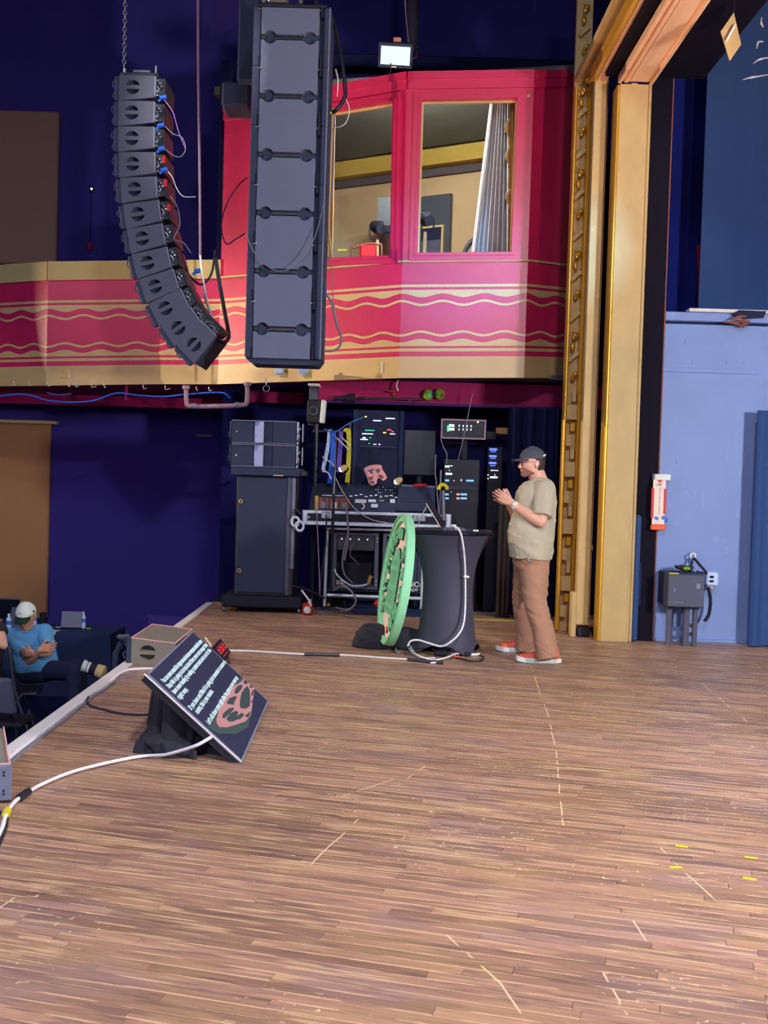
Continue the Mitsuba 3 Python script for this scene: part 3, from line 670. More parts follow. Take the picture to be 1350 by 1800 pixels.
# cables of the arrays
def cable(base_, pts, r, m, label, cat_='cable', group=None, k=7, n=6):
    return solo(base_, tube(pts, r, k, n), m, label, cat_, group, smooth=True)
cable('hanging_cable', [(-0.652,11.300,5.995), (-0.600,11.250,5.812), (-0.540,11.200,5.522), (-0.499,11.200,5.250), (-0.518,11.200,5.151), (-0.588,11.200,5.061), (-0.632,11.300,5.069)], .02, 'm_black_metal', 'thick black cable looping beside the top of the straight loudspeaker column')
cable('hanging_cable', [(-0.604,11.300,5.489), (-0.577,11.250,5.374), (-0.578,11.250,5.209)], [.012, .004], 'm_white', 'thin pale cable hanging behind the thick black loop')
cable('hanging_cable', [(-0.515,11.200,5.222), (-0.456,11.200,5.087), (-0.474,11.200,4.966), (-0.528,11.200,4.909), (-0.633,11.300,4.920)], .005, 'm_white_cable', 'pale cable loop in front of the left window top')
cable('hanging_cable', [(-0.607,11.250,5.076), (-0.634,11.250,5.053), (-0.651,11.250,5.047)], .014, 'm_yellow', 'short cable end with yellow sleeve by the straight column', 'cable')
for pts, r, m, lb in (([(-0.718,11.750,5.724), (-0.716,11.750,4.621), (-0.720,11.750,3.741)], .016, 'm_cream', 'tan'), ([(-0.689,11.750,5.725), (-0.692,11.750,4.621), (-0.691,11.750,3.742)], .012, 'm_grey_cable', 'light grey'),
        ([(-0.646,11.750,5.256), (-0.654,11.750,4.507), (-0.653,11.750,4.045), (-0.609,11.750,3.745)], .014, 'm_cream', 'kinked tan'), ([(-0.629,11.750,5.256), (-0.629,11.750,4.450), (-0.668,11.750,4.160), (-0.667,11.750,3.743)], .010, 'm_lilac_pipe', 'lilac')):
    cable('riser_cable', pts, r, m, f'{lb} cable running down beside the straight loudspeaker column')
cable('drop_cable', [(-0.642,11.500,3.696), (-0.666,11.400,3.519), (-0.646,11.400,3.407), (-0.655,11.400,3.322), (-0.590,11.400,3.240), (-0.527,11.400,3.016), (-0.477,11.400,2.882), (-0.498,11.400,2.791), (-0.565,11.400,2.749), (-0.661,11.300,2.741)], .011, 'm_grey_cable', 'grey cable drooping from the lower straight column across the red panel')
cable('drop_cable', [(-0.613,11.450,3.756), (-0.595,11.450,3.530), (-0.567,11.400,3.240), (-0.495,11.400,2.904)], .005, 'm_lilac_pipe', 'thin lilac line hanging in front of the red painted panel')
solo('blue_connector', cat(cyl((-0.655,11.380,3.359), (-0.652,11.380,3.280), .018, 10), cyl((-0.655,11.380,3.381), (-0.655,11.380,3.359), .012, 10)), 'm_blue', 'blue cable connector hanging beside the straight loudspeaker column', 'connector', smooth=40)
cable('wire_loop', [(-1.447,11.300,4.413), (-1.537,11.400,4.364), (-1.646,11.400,4.192), (-1.703,11.400,3.966), (-1.653,11.400,3.782), (-1.552,11.400,3.830), (-1.437,11.200,3.848)], .006, 'm_jeans', 'thin dark wire loop against the narrow red panel')
cable('wire_loop', [(-1.400,10.950,3.807), (-1.319,10.900,3.627), (-1.180,10.900,3.481), (-1.016,10.900,3.443), (-0.857,10.900,3.560), (-0.743,10.900,3.752), (-0.678,10.950,4.034), (-0.662,11.100,4.341)], .005, 'm_grey_cable', 'thin grey wire swagged across the straight loudspeaker column')
solo('hang_pipe', tube([(-2.169,12.400,6.807), (-2.135,12.400,5.661), (-2.095,12.400,4.568), (-2.071,12.400,3.824)], .014, 8), 'm_lilac_pipe', 'thin lilac pipe hanging between the two loudspeaker arrays', 'pipe', smooth=True)
cable('array_feed', [(-2.055,12.300,3.818), (-1.999,12.100,3.602), (-1.905,11.900,3.276), (-1.817,11.700,3.075), (-1.730,11.500,2.879)], .012, 'm_white_cable', 'pale feed cable curving down behind the curved array')
cable('array_feed', [(-2.045,12.300,3.697), (-1.963,12.100,3.364), (-1.879,11.900,3.171), (-1.782,11.600,2.993)], .009, 'm_lilac_pipe', 'lilac feed cable beside the pale one behind the curved array')
cable('array_feed', [(-1.904,12.400,3.811), (-1.839,12.300,3.521), (-1.755,12.200,3.175), (-1.685,12.000,2.941), (-1.682,11.700,2.841), (-1.723,11.500,2.834)], .022, 'm_black', 'thick black feed cable bundle reaching the lowest tilted cabinet')
cable('array_feed', [(-1.928,12.500,3.921), (-1.912,12.200,3.622), (-1.979,12.000,3.467), (-2.047,11.800,3.490), (-2.090,11.600,3.569), (-2.128,11.500,3.720)], .012, 'm_black', 'black cable loop linking the pipe to the eighth array cabinet')
for i, (pts, m, lb) in enumerate((([(-2.274,11.200,5.131), (-2.217,11.200,5.062), (-2.165,11.200,4.981), (-2.111,11.200,4.807), (-2.040,11.200,4.645)], 'm_violet_paint', 'violet jumper cable at the second array cabinet'), ([(-2.245,11.200,4.858), (-2.166,11.200,4.789), (-2.076,11.200,4.753), (-2.040,11.200,4.645), (-2.083,11.200,4.572), (-2.150,11.200,4.576), (-2.240,11.200,4.639)], 'm_grey_cable', 'grey jumper cable loop at the third array cabinet'),
        ([(-2.213,11.200,4.431), (-2.161,11.200,4.366), (-2.120,11.200,4.269), (-2.052,11.200,4.188), (-1.929,11.200,4.186)], 'm_white_cable', 'pale jumper cable at the fifth array cabinet'), ([(-2.174,11.200,4.184), (-2.104,11.200,4.076), (-2.078,11.200,3.912), (-2.131,11.200,3.772), (-2.041,11.200,3.742), (-1.960,11.200,3.639)], 'm_grey_cable', 'grey jumper cable sagging at the seventh array cabinet'))):
    cable('jumper_cable', pts, .005, m, lb)
for i, (p, m, l) in enumerate((((-2.268,11.200,5.126), 'm_blue', 'blue plug on the topmost array cabinet'), ((-2.284,11.200,4.857), 'm_blue', 'blue plug on the second array cabinet'), ((-2.273,11.200,4.632), 'm_blue', 'blue plug on the third array cabinet'), ((-2.241,11.200,4.430), 'm_blue', 'blue plug on the fourth array cabinet'), ((-1.946,11.500,3.510), 'm_blue', 'blue plug hanging beside the eighth array cabinet'))):
    solo('cable_plug', cat(cyl((p[0] - .03, p[1], p[2]), (p[0] + .03, p[1], p[2] + .015), .022, 10), cyl((p[0] - .045, p[1], p[2] - .03), (p[0] - .02, p[1], p[2] - .005), .014, 8)), m, l, 'plug', smooth=40)
for p, l in (((-2.249,11.200,4.534), 'upper red tag on the rear edge of the curved array'), ((-2.227,11.200,4.309), 'middle red tag on the rear edge of the curved array'), ((-2.188,11.200,4.074), 'lower red tag on the rear edge of the curved array')):
    solo('red_tag', bx(p, (.03, .03, .075), .008), 'm_red', l, 'tag')
# dark ducts beside the straight column
solo('duct', b2((-1.752, 12.6, 5.795), (-1.541, 13.1, 9.0), .02), 'm_slate', 'tall grey blue duct behind the straight loudspeaker column', 'duct')
solo('duct', b2((-1.941, 12.75, 5.560), (-1.620, 13.2, 5.841), .03), 'm_grille_dark', 'short dark duct elbow above the narrow red panel', 'duct')
solo('duct', b2((0.102, 13.6, 6.612), (0.229, 13.75, 9.0), .03), 'm_black', 'dark drop pipe behind the flood lamp', 'duct')
solo('ceiling_beam', b2((-0.917, 13.9, 6.448), (2.4, 14.2, 6.603), .02), 'm_drape_dark', 'dark blue beam above the red box', 'beam')
# flood lamp
fl = thing('flood_lamp', 'rectangular flood lamp with a glowing white panel above the red box', 'flood light')
C = np.array((-0.023,11.600,5.748)); ux, uz = unit((1, 0.0, -.03)), unit((.16, -.5, .85)); un = np.cross(ux, uz)
if un[1] > 0: un = -un
FM = frame(C, ux, np.cross(un, ux), un)
part(fl, 'housing', xf(bx((0, 0, -.05), (.345, .24, .08), .015), FM), 'm_black_metal')
ring = sbox(-.172, -.118, .172, .118).difference(sbox(-.148, -.09, .148, .09))
part(fl, 'bezel', xf(prism(ring, .012), FM @ trans((0, 0, -.01))), 'm_grille_dark')
part(fl, 'glowing_panel', emit_mesh(xf(bx((0, 0, -.009), (.296, .18, .006), 0), FM), (.95, 1.05, 1.05)), None, label='glowing white panel')
part(fl, 'tag', xf(bx((-.01, -.108, .004), (.05, .016, .004), .001), FM), 'm_pale')
part(fl, 'driver_box', b2((-0.050, 11.68, 5.887), (0.030, 11.75, 5.966), .01), 'm_copper', label='small salmon junction box')
part(fl, 'bracket', tube([(0.097,11.750,5.840), (0.196,11.850,5.937), (0.186,11.800,5.827), (0.133,11.700,5.755)], .018, 8), 'm_black_metal')
cable('lamp_wire', [(0.049,12.200,6.727), (0.069,12.100,6.392), (0.093,12.000,6.148), (0.113,11.850,5.947)], .006, 'm_grey_cable', 'pale wire dropping from above to the flood lamp')
cable('lamp_wire', [(-0.067,11.600,5.667), (-0.067,12.000,5.751), (-0.081,12.480,5.871)], .006, 'm_black_metal', 'short dark wire from the flood lamp to the red crown', 'cable')

# ================================================================== THINGS ON AND UNDER THE BALCONY
def outlet(c, n, u, w, h, lbl, two):
    M = frame(c, u, (0, 0, 1), n)
    k = thing('wall_outlet', lbl, 'outlet')
    part(k, 'plate', xf(bx((0, 0, .004), (w, h, .012), .004), M), 'm_plate')
    for x in ((-w * .22, w * .22) if two else (0,)):
        for y in (-h * .22, h * .22):
            part(k, 'socket', xf(cat(bx((x, y, .012), (w * (.28 if two else .5), h * .26, .006), .003), bx((x - .008, y, .0155), (.005, .014, .002), 0), bx((x + .008, y, .0155), (.005, .014, .002), 0)), M), 'm_cream')
    part(k, 'side_lip', xf(bx((w / 2 + .003, 0, .008), (.008, h * 1.02, .02), .002), M), 'm_white')
a, b, u, n, L = seg(1); outlet((-3.886,13.703,2.626), n, u, .115, .12, 'square gold double outlet on the left end of the balcony front', True)
a, b, u, n, L = seg(3); outlet((-0.104,12.620,2.713), n, u, .08, .115, 'gold outlet on the lower gold band left of the box corner', False)
for i, (px, py, w, h, lb) in enumerate(((490, 650, .12, .11, 'left white wireless antenna tilted on the gold band'), (533, 650, .12, .13, 'right white wireless antenna turned like a diamond'))):
    q = ((-1.203,12.550,2.648), (-0.934,12.550,2.650))[i]
    k = thing('antenna', lb, 'antenna')
    M = frame(q, unit((1, .25, 0)), (0, 0, 1), unit((.25, -1, 0))) @ rotm([0, 0, 1], (.25, .75)[i]) @ rotm([0, 1, 0], (-.6, 0)[i])
    part(k, 'face', xf(bx((0, 0, 0), (.11, .10, .03), .014), M), 'm_outlet_blue')
    part(k, 'mount', tube([q, (q[0] + .02, q[1] + .25, q[2] + .01)], .012, 8), 'm_white')
    part(k, 'back_plate', bx((q[0] + .03, q[1] + .26, q[2] - .01), (.1, .02, .1), .003), 'm_cream')
# U pipe
up_ = [(-2.349,13.300,2.458), (-2.339,13.300,2.312), (-2.298,13.300,2.261), (-1.993,13.300,2.270), (-1.695,13.300,2.292), (-1.636,13.300,2.333), (-1.635,13.300,2.532)]
t = thing('pipe_rail', 'U shaped lilac grey pipe hanging under the balcony edge', 'pipe')
part(t, 'pipe', tube(up_, .028, 10, 4), 'm_lilac_pipe', smooth=True)
part(t, 'coupling', cat([cyl(np.array(p) - [.03, 0, 0], np.array(p) + [.03, 0, 0], .034, 12) for p in ((-2.252,13.300,2.262), (-1.742,13.300,2.291))]), 'm_grey_cable', smooth=40)
part(t, 'flange', cat([cyl(np.array(p), np.array(p) + [0, 0, .04], .045, 12) for p in ((-2.349,13.300,2.458), (-1.635,13.300,2.519))]), 'm_lilac_pipe', smooth=40)
cable('blue_cable', [(-4.753,13.600,2.286), (-4.516,13.600,2.347), (-4.279,13.600,2.355), (-4.040,13.600,2.294), (-3.735,13.600,2.283), (-3.498,13.600,2.310), (-3.228,13.600,2.406), (-2.957,13.600,2.387), (-2.632,13.500,2.377), (-2.346,13.400,2.405), (-1.973,13.500,2.443), (-1.878,13.600,2.386)], .011, 'm_blue', 'long blue cable strung under the balcony')
cable('blue_cable', [(-4.152,13.900,2.407), (-4.027,13.900,2.383), (-3.854,13.900,2.402)], .008, 'm_label_blue', 'short blue cable tied under the balcony corner')
solo('strut', cat(cyl((-3.180,13.900,2.367), (-2.843,14.600,2.307), .022, 8), bx(np.array((-3.181,13.900,2.387)) + [0, 0, .06], (.04, .04, .22), .006)), 'm_maroon', 'maroon strut sloping down under the balcony', 'strut', smooth=40)
r = random.Random(12)
for k, px in enumerate((33, 60, 92, 128, 140, 168, 190, 258, 296, 350, 372)):
    q = np.array([(px - 675) / 2000 * 13.75 - .05, 13.62, 2.467])
    part('wall_balcony', 'cable_hook', cat(tube([q + [0, 0, .05], q + [0, 0, .02], q + [.01, 0, 0], q + [.02 + .02 * (k % 3), 0, .015]], .005, 6, 3), sph(q + [.0, -.01, .03], .010, sub=1)), 'm_pale', smooth=True)
t = solo('shackle', cat(tube([np.array((-1.372,12.900,2.464)) + [.035 * math.cos(a_), 0, .035 * math.sin(a_)] for a_ in np.linspace(0, 6.28, 17)], .007, 6, 0, False), cyl(np.array((-1.373,12.900,2.502)), np.array((-1.376,12.900,2.585)), .008, 8)), 'm_steel', 'round steel ring hanging under the box edge', 'ring', smooth=True)
solo('exit_sign_box', bx((-2.707,16.950,2.026), (.26, .08, .045), .01), 'm_grey_cable', 'small grey box on the dark wall left of the loudspeaker stack', 'box')  # plain grey fixture box, not an exit sign
solo('wall_switch', bx((-4.470,16.960,4.774), (.075, .05, .11), .01), 'm_maroon', 'small maroon switch box on the dark upper wall', 'switch box')
k = thing('wall_spark', 'tiny white pilot lamp on the dark upper wall', 'pilot lamp')
part(k, 'base', bx((-4.465,16.970,5.620), (.05, .04, .09), .01), 'm_black')
part(k, 'bulb', emit_mesh(sph((-4.455,16.930,5.611), .018, sub=1), (2, 2.1, 2.6)), None)
part(k, 'conduit', tube([(-4.472,16.970,5.570), (-4.473,16.970,4.818)], .008, 6), 'm_plum_wall')
for q in ((1.424,12.420,5.658), (1.708,12.720,4.173)):
    part('wall_box', 'knob', cat(sph(q, .03, (1, .7, 1)), cyl((q[0], q[1] + .01, q[2]), (q[0], q[1] + .08, q[2]), .035, 14)), 'm_plate', smooth=40, label='small pale knob')
# ---- inside the box
k = thing('box_curtain', 'grey pleated curtain behind the right window of the red box', 'curtain')
tl, tr, bl_, br = np.array((1.071,12.950,5.752)), np.array((1.247,12.850,5.725)), np.array((0.912,12.950,3.953)), np.array((1.313,12.850,3.947))
def gathered(tl, tr, bl, br, amp, folds, nx=70, nz=10, th=.008):
    g = []
    for j in range(nz + 1):
        w = j / nz
        for i in range(nx + 1):
            s = i / nx
            p = (tl * (1 - s) + tr * s) * w + (bl * (1 - s) + br * s) * (1 - w)
            g.append(p + [0, amp * (math.sin(6.283 * folds * s + .4 * math.sin(5 * s)) + .3 * math.sin(6.283 * folds * 2.1 * s)) * (1 - .4 * w), 0])
    g = np.array(g); f = []
    for j in range(nz):
        for i in range(nx):
            a = j * (nx + 1) + i; f += [[a, a + 1, a + nx + 2], [a, a + nx + 2, a + nx + 1]]
    f = np.array(f)
    return trimesh.Trimesh(np.vstack([g, g + [0, th, 0]]), np.vstack([f, f[:, ::-1] + len(g)]), process=False)
part(k, 'cloth', gathered(tl, tr, bl_, br, .035, 7), 'm_curtain_grey', smooth=True)
part(k, 'lining', gathered(np.array((1.050,12.930,5.745)), np.array((1.073,12.900,5.736)), np.array((0.885,12.930,3.949)), np.array((0.921,12.900,3.944)), .004, 1), 'm_pale', smooth=True, label='pale lining edge')
k = thing('side_curtain', 'yellow fringed curtain edge at the right end of the right window', 'curtain')
part(k, 'cloth', gathered(np.array((1.255,12.750,5.717)), np.array((1.369,12.750,5.721)), np.array((1.296,12.750,3.928)), np.array((1.379,12.750,3.930)), .012, 2, 24), 'm_mustard', smooth=True)
part(k, 'fringe', cat([tube([(1.263,12.700,5.521), (1.221,12.680,5.390), (1.257,12.700,5.304)], [.004, .03, .004], 6, 4), tube([(1.273,12.700,5.211), (1.238,12.680,5.080), (1.268,12.700,4.993)], [.004, .03, .004], 6, 4), tube([(1.301,12.700,4.744), (1.258,12.680,4.644), (1.297,12.700,4.494)], [.004, .025, .004], 6, 4)]), 'm_cream', smooth=True)
solo('side_curtain', gathered(np.array((-0.855,13.300,5.703)), np.array((-0.693,13.200,5.715)), np.array((-0.871,13.300,3.912)), np.array((-0.674,13.200,3.900)), .015, 3, 30), 'm_cream', 'tan curtain edge at the left end of the left window', 'curtain', smooth=True)
k = thing('dark_door', 'dark door in the beige wall seen through the right window', 'door')
dl, dr_ = np.array((0.353,15.750,4.390)), np.array((0.770,15.500,4.358)); dt = 5.352
q = [dl, dr_, (dr_[0], dr_[1], dt), (dl[0], dl[1], dt)]
part(k, 'leaf', slab(q, rn, .06), 'm_cap_grey')
def inner(u0, u1, v0, v1, off):
    p = lambda u_, v_: np.array([dl[0] + (dr_[0] - dl[0]) * u_, dl[1] + (dr_[1] - dl[1]) * u_, dl[2] + (dt - dl[2]) * v_]) + rn * off
    return slab([p(u0, v0), p(u1, v0), p(u1, v1), p(u0, v1)], rn, .03)
part(k, 'panel', inner(.12, .80, .0, .36, .03), 'm_grille'); part(k, 'panel', inner(.14, .8, .36, .53, .03), 'm_jeans')
part(k, 'jamb', inner(.80, .85, 0, .56, .05), 'm_cream'); part(k, 'jamb', inner(.2, .85, .53, .56, .05), 'm_cream')
k = thing('wall_screen', 'dark flat screen on the beige wall seen through the left window', 'screen')
sl, sr = np.array((-0.204,15.200,4.829)), np.array((0.112,15.200,4.838)); st = 5.199
part(k, 'panel', slab([sl, sr, (sr[0], sr[1], st), (sl[0], sl[1], st)], (0, -1, 0), .06), 'm_screen_dark')
part(k, 'arm', b2((sl[0] + .08, 15.2, sl[2] - .1), (sr[0], 15.25, sl[2] + .02), .02), 'm_black')
for pxs, l in ((((-0.186,14.400,4.628), (-0.146,14.400,4.260)), 'black spotlight on a gold pole behind the left window'), (((0.382,13.400,4.529), (0.383,13.400,4.086)), 'grey spotlight on a pale pole behind the right window')):
    k = thing('spot_fixture', l, 'spotlight')
    q = np.array(pxs[0])
    part(k, 'head', cat(xf(lathe([(0, -.12), (.07, -.12), (.085, .02), (.06, .12), (0, .12)], 16), trans(q) @ rotm([1, .4, 0], 1.9)), bx(q + [.02, .03, .06], (.1, .08, .05), .01)), 'm_black_metal', smooth=40)
    part(k, 'yoke', tube([q + [-.1, 0, .02], q + [-.09, 0, -.12], q + [.0, 0, -.16], q + [.09, 0, -.12], q + [.1, 0, .02]], .01, 6, 4), 'm_black')
    part(k, 'pole', tube([q + [0, 0, -.15], (pxs[1][0], pxs[1][1], 2.7)], .022, 8), 'm_gold_paint')
k = thing('red_chair', 'red padded chair seen at the bottom of the left window', 'chair')
q0, q1 = np.array((-0.500,14.100,4.193)), np.array((-0.122,14.100,4.204)); tz = 4.352
part(k, 'frame', tube([(q0[0], 14.1, 2.7), q0, (q0[0] + .04, 14.1, tz - .05), (q0[0] + .14, 14.1, tz - .005), ((q0[0] + q1[0]) / 2, 14.1, tz + .01), (q1[0] - .05, 14.1, tz), q1, (q1[0], 14.1, 2.7)], .013, 8, 5), 'm_brick_brown', smooth=True)
part(k, 'backrest', bx(((q0[0] + q1[0]) / 2 + .02, 14.1, tz - .18), (.21, .05, .36), .02), 'm_red')
part(k, 'seat', bx(((q0[0] + q1[0]) / 2, 14.35, 3.12), (.42, .42, .07), .03), 'm_red')
k = solo('armchair_rim', tube([(0.868,14.000,4.145), (0.885,14.000,4.263), (0.937,14.000,4.368), (1.004,14.000,4.439)], .03, 8, 5), 'm_cap_grey', 'dark curved chair rim beside the grey curtain', 'chair', smooth=True)
solo('shelf_strip', bx((-0.659,15.300,4.505), (.13, .03, .03), .005), 'm_yellow', 'small yellow strip low on the beige wall in the left window', 'strip')

# ================================================================== LOUDSPEAKER STACK
sX0, sX1 = -1.599, -0.971
k = thing('stack_subwoofer', 'tall dark grey subwoofer cabinet standing on a wheeled dolly', 'loudspeaker')
zb, zt = 0.181, 1.469
part(k, 'cabinet', b2((sX0, 12.31, zb), (sX1, 13.0, zt), .012), 'm_wood_case')
part(k, 'grille', b2((sX0 + .02, 12.285, zb + .03), (-1.057, 12.32, zt - .012), .008), 'm_grille_dark')
part(k, 'edge', b2((-1.051, 12.28, zb + .01), (-1.008, 12.33, zt), .006), 'm_grille')
part(k, 'edge', b2((-1.002, 12.29, zb + .3), (sX1 + .008, 12.33, zt), .006), 'm_cab_edge')
for p in ((-1.548,12.260,1.199), (-1.544,12.260,0.449)):
    part(k, 'latch', tube([np.array(p) + [.017 * math.cos(a_), 0, .018 * math.sin(a_)] for a_ in np.linspace(0, 6.283, 13)], .006, 6, 0, False), 'm_plate', label='small pale latch')
k = thing('wheeled_dolly', 'low dark wheeled dolly under the tall subwoofer', 'dolly')
dz0, dz1 = 0.057, 0.180
part(k, 'platform', b2((-1.721, 12.2, dz0), (-0.852, 13.0, dz1), .02), 'm_black')
for x in (-1.695, -0.887):
    for y in (12.26, 12.92):
        part(k, 'caster', cat(cyl((x - .014, y, .034), (x + .014, y, .034), .033, 16), bx((x, y, .062), (.045, .05, .035), .006)), 'm_laptop', smooth=40)
k = thing('stack_base_plate', 'dark flying frame lying between the subwoofer and the two small cabinets', 'rigging frame')
part(k, 'plate', b2((-1.659, 12.25, 1.482), (-0.918, 12.95, 1.568), .008), 'm_grille_dark')
part(k, 'lug', b2((-0.918, 12.25, 1.488), (-0.839, 12.4, 1.543), .01), 'm_black_metal')
part(k, 'label_strip', bx((-1.149,12.240,1.487), (.11, .008, .012), .002), 'm_cream')
for i, (y0, y1, lb) in enumerate(((739.5, 780.5, 'upper of two dark loudspeaker cabinets on top of the subwoofer stack'), (781.5, 821, 'lower of two dark loudspeaker cabinets on top of the subwoofer stack'))):
    k = thing('stacked_speaker', lb, 'loudspeaker', 'small cabinets on the stack')
    z0_ = (1.824, 1.571)[i]; z1_ = (2.074, 1.818)[i]
    xa, xb, xc, xd = -1.661, -1.416, -1.318, -0.970
    part(k, 'cabinet', b2((xa, 12.33, z0_), (xd, 12.85, z1_), .008), 'm_wood_case')
    part(k, 'left_grille', slab([(xa, 12.25, z0_ + .01), (xb, 12.29, z0_ + .01), (xb, 12.29, z1_ - .012), (xa, 12.25, z1_ - .012)], (0, -1, 0), .06), 'm_grille_dark')
    part(k, 'waveguide', slab([(xb, 12.26, z0_ + .012), (xc, 12.22, z0_ + .012), (xc, 12.22, z1_ - .012), (xb, 12.26, z1_ - .012)], (0, -1, 0), .08), 'm_waveguide', label='pale lilac waveguide strip')
    part(k, 'right_grille', cat(slab([(xc + .01, 12.29, z0_ + .01), (-1.220, 12.25, z0_ + .01), (-1.220, 12.25, z1_ - .012), (xc + .01, 12.29, z1_ - .012)], (0, -1, 0), .06),
                                slab([(-1.214, 12.25, z0_ + .01), (xd, 12.25, z0_ + .01), (xd, 12.25, z1_ - .012), (-1.214, 12.25, z1_ - .012)], (0, -1, 0), .06)), 'm_grille_dark', kind=None)
    part(k, 'top_strip', b2((xa, 12.235, z1_ - .012), (xd, 12.3, z1_), .003), 'm_cab_edge')
    part(k, 'bottom_strip', b2((xa, 12.235, z0_), (xd, 12.3, z0_ + .01), .003), 'm_cab_edge')
    part(k, 'side_rail', cat(b2((xd + .003, 12.26, z0_), (xd + .03, 12.36, z1_), .006), b2((xd + .06, 12.3, z0_ + .03), (xd + .075, 12.4, z1_ - .02), .004), tube([(xd + .01, 12.25, z0_ + .03), (xd + .04, 12.22, z0_ + .08), (xd + .02, 12.24, z0_ + .13), (xd + .05, 12.24, z0_ + .18)], .009, 6, 4)), 'm_steel', label='steel rigging rail')
    part(k, 'side_rail', cat(b2((xa - .022, 12.27, z0_ + .02), (xa - .003, 12.34, z1_ - .01), .005), tube([(xa - .012, 12.26, z0_ + .04), (xa - .035, 12.25, z0_ + .09), (xa - .012, 12.26, z0_ + .14)], .007, 6, 4)), 'm_black_metal')
    part(k, 'badge', bx(((-1.609, -1.608)[i], 12.245, (z0_ + z1_) / 2), (.014, .008, .02), .003), ('m_plate', 'm_white')[i])
k = thing('red_ratchet_light', 'small red box with a round white dial on the floor beside the dolly', 'box')
q = (-0.789,12.138,0.000)
part(k, 'case', bx((q[0], q[1] + .05, .066), (.105, .1, .125), .014), 'm_red')
part(k, 'dial', cyl((q[0], q[1], .062), (q[0], q[1] - .008, .062), .038, 20), 'm_white', smooth=40)
part(k, 'cap', cyl((q[0] + .02, q[1] + .05, .125), (q[0] + .02, q[1] + .05, .17), .018, 12), 'm_white', smooth=40)
k = thing('headphones', 'pale grey headphones hanging beside the subwoofer', 'headphones')
for p in ((-0.899,12.200,0.951), (-0.950,12.220,0.998)):
    part(k, 'ear_cup', cat(tube([np.array(p) + [.04 * math.cos(a_), 0, .05 * math.sin(a_)] for a_ in np.linspace(0, 6.28, 17)], .016, 8, 0, False)), 'm_aluminium', smooth=True)
part(k, 'headband', tube([(-0.973,12.240,1.082), (-0.943,12.240,1.132), (-0.891,12.220,1.073)], .012, 8, 5), 'm_black_metal', smooth=True)
part(k, 'hook', bx((-0.946,12.280,1.119), (.05, .1, .03), .006), 'm_black')

# ================================================================== MIXING DESK AND RACKS
Yd = 12.45
k = thing('road_case_tray', 'open black road case tray with silver edges carrying the mixing desk', 'road case')
cx0, cx1 = -0.895, 0.738; cz0, cz1 = 0.958, 1.120
part(k, 'front', b2((cx0 + .01, Yd, cz0 + .01), (cx1 - .01, Yd + .75, cz1 - .01), .006), 'm_black')
for z0_, z1_ in ((cz1 - .035, cz1), (cz0, cz0 + .045)):
    part(k, 'edge_profile', b2((cx0, Yd - .012, z0_), (cx1, Yd + .05, z1_), .006), 'm_aluminium', label='silver aluminium edge')
for x in (cx0, cx1 - .06):
    part(k, 'corner', b2((x, Yd - .016, cz0), (x + .06, Yd + .05, cz1), .012), 'm_aluminium')
for x in (-0.615, 0.388):
    part(k, 'butterfly_latch', cat(bx((x, Yd - .02, cz1 - .05), (.14, .014, .075), .01), bx((x, Yd - .03, cz1 - .05), (.05, .014, .05), .008)), 'm_steel')
part(k, 'rivet', sph((-0.820,12.440,1.043), .01, sub=1), 'm_white')
# mixing console
k = thing('mixing_console', 'dark mixing desk with rows of small lit controls on the road case tray', 'mixing desk')
m0, m1 = -0.818, 0.557
prof = Polygon([(0, 0), (.7, 0), (.7, .28), (.45, .29), (.0, .11)])
part(k, 'body', xf(prism(prof, m1 - m0), frame((m0, 12.55, cz1), (0, 1, 0), (0, 0, 1), (1, 0, 0))), 'm_grille_dark')
r = random.Random(8)
knobs = []
for row in range(4):
    for i in range(36):
        x = m0 + .72 + i * .027; s = .18 + .1 * row
        if r.random() < .55 and x < m1 - .42: knobs.append(bx((x, 12.55 + s * .72, cz1 + .118 + s * .32), (.012, .012, .014), .002))
part(k, 'knob_bank', cat(knobs), 'm_aluminium', kind='stuff')
part(k, 'meter_strip', cat([bx((-0.242,12.530,1.232), (.09, .02, .04), .004)]), 'm_pale')
for p, s in (((-0.285,12.530,1.231), (.08, .02, .045)), ((-0.135,12.530,1.239), (.09, .02, .035)), ((0.090,12.530,1.242), (.06, .02, .045)), ((-0.108,12.520,1.186), (.08, .02, .045)), ((-0.029,12.530,1.245), (.06, .02, .012))):
    part(k, 'control_block', bx(p, s, .005), 'm_aluminium')
part(k, 'wheel', tube([np.array((-0.264,12.500,1.176)) + [.045 * math.cos(a_), 0, .035 * math.sin(a_)] for a_ in np.linspace(-1.2, 1.2, 9)], .01, 6), 'm_pale')
part(k, 'lit_display', emit_mesh(cat([bx(np.array((-0.368,12.530,1.250)) + [i_ * .055, 0, .035 + .01 * (i_ % 3)], (.03, .01, .008), 0) for i_ in range(10)]), (.8, .9, 1.1)), None, kind='stuff')
k = thing('patch_unit', 'metal patch unit with bronze panels at the left end of the mixing desk', 'audio unit')
p0, p1 = np.array((-0.743,12.460,1.163)), np.array((-0.391,12.460,1.279))
part(k, 'case', b2((p0[0], 12.46, cz1), (p1[0], 12.54, p1[2]), .008), 'm_black_metal')
for i in range(3):
    x0_ = p0[0] + .03 + i * .115
    part(k, 'bronze_panel', b2((x0_, 12.45, cz1 + .02), (x0_ + .1, 12.47, p1[2] - .02), .006), 'm_brick_brown')
    part(k, 'dial', cat(cyl((x0_ + .05, 12.452, cz1 + .06), (x0_ + .05, 12.43, cz1 + .06), .02, 14), bx((x0_ + .05, 12.447, cz1 + .06), (.06, .006, .07), .003)), 'm_aluminium' if i == 1 else 'm_laptop', smooth=40)
part(k, 'edge_clip', b2((p0[0] - .02, 12.44, cz1), (p0[0] + .02, 12.5, p1[2]), .006), 'm_mustard')
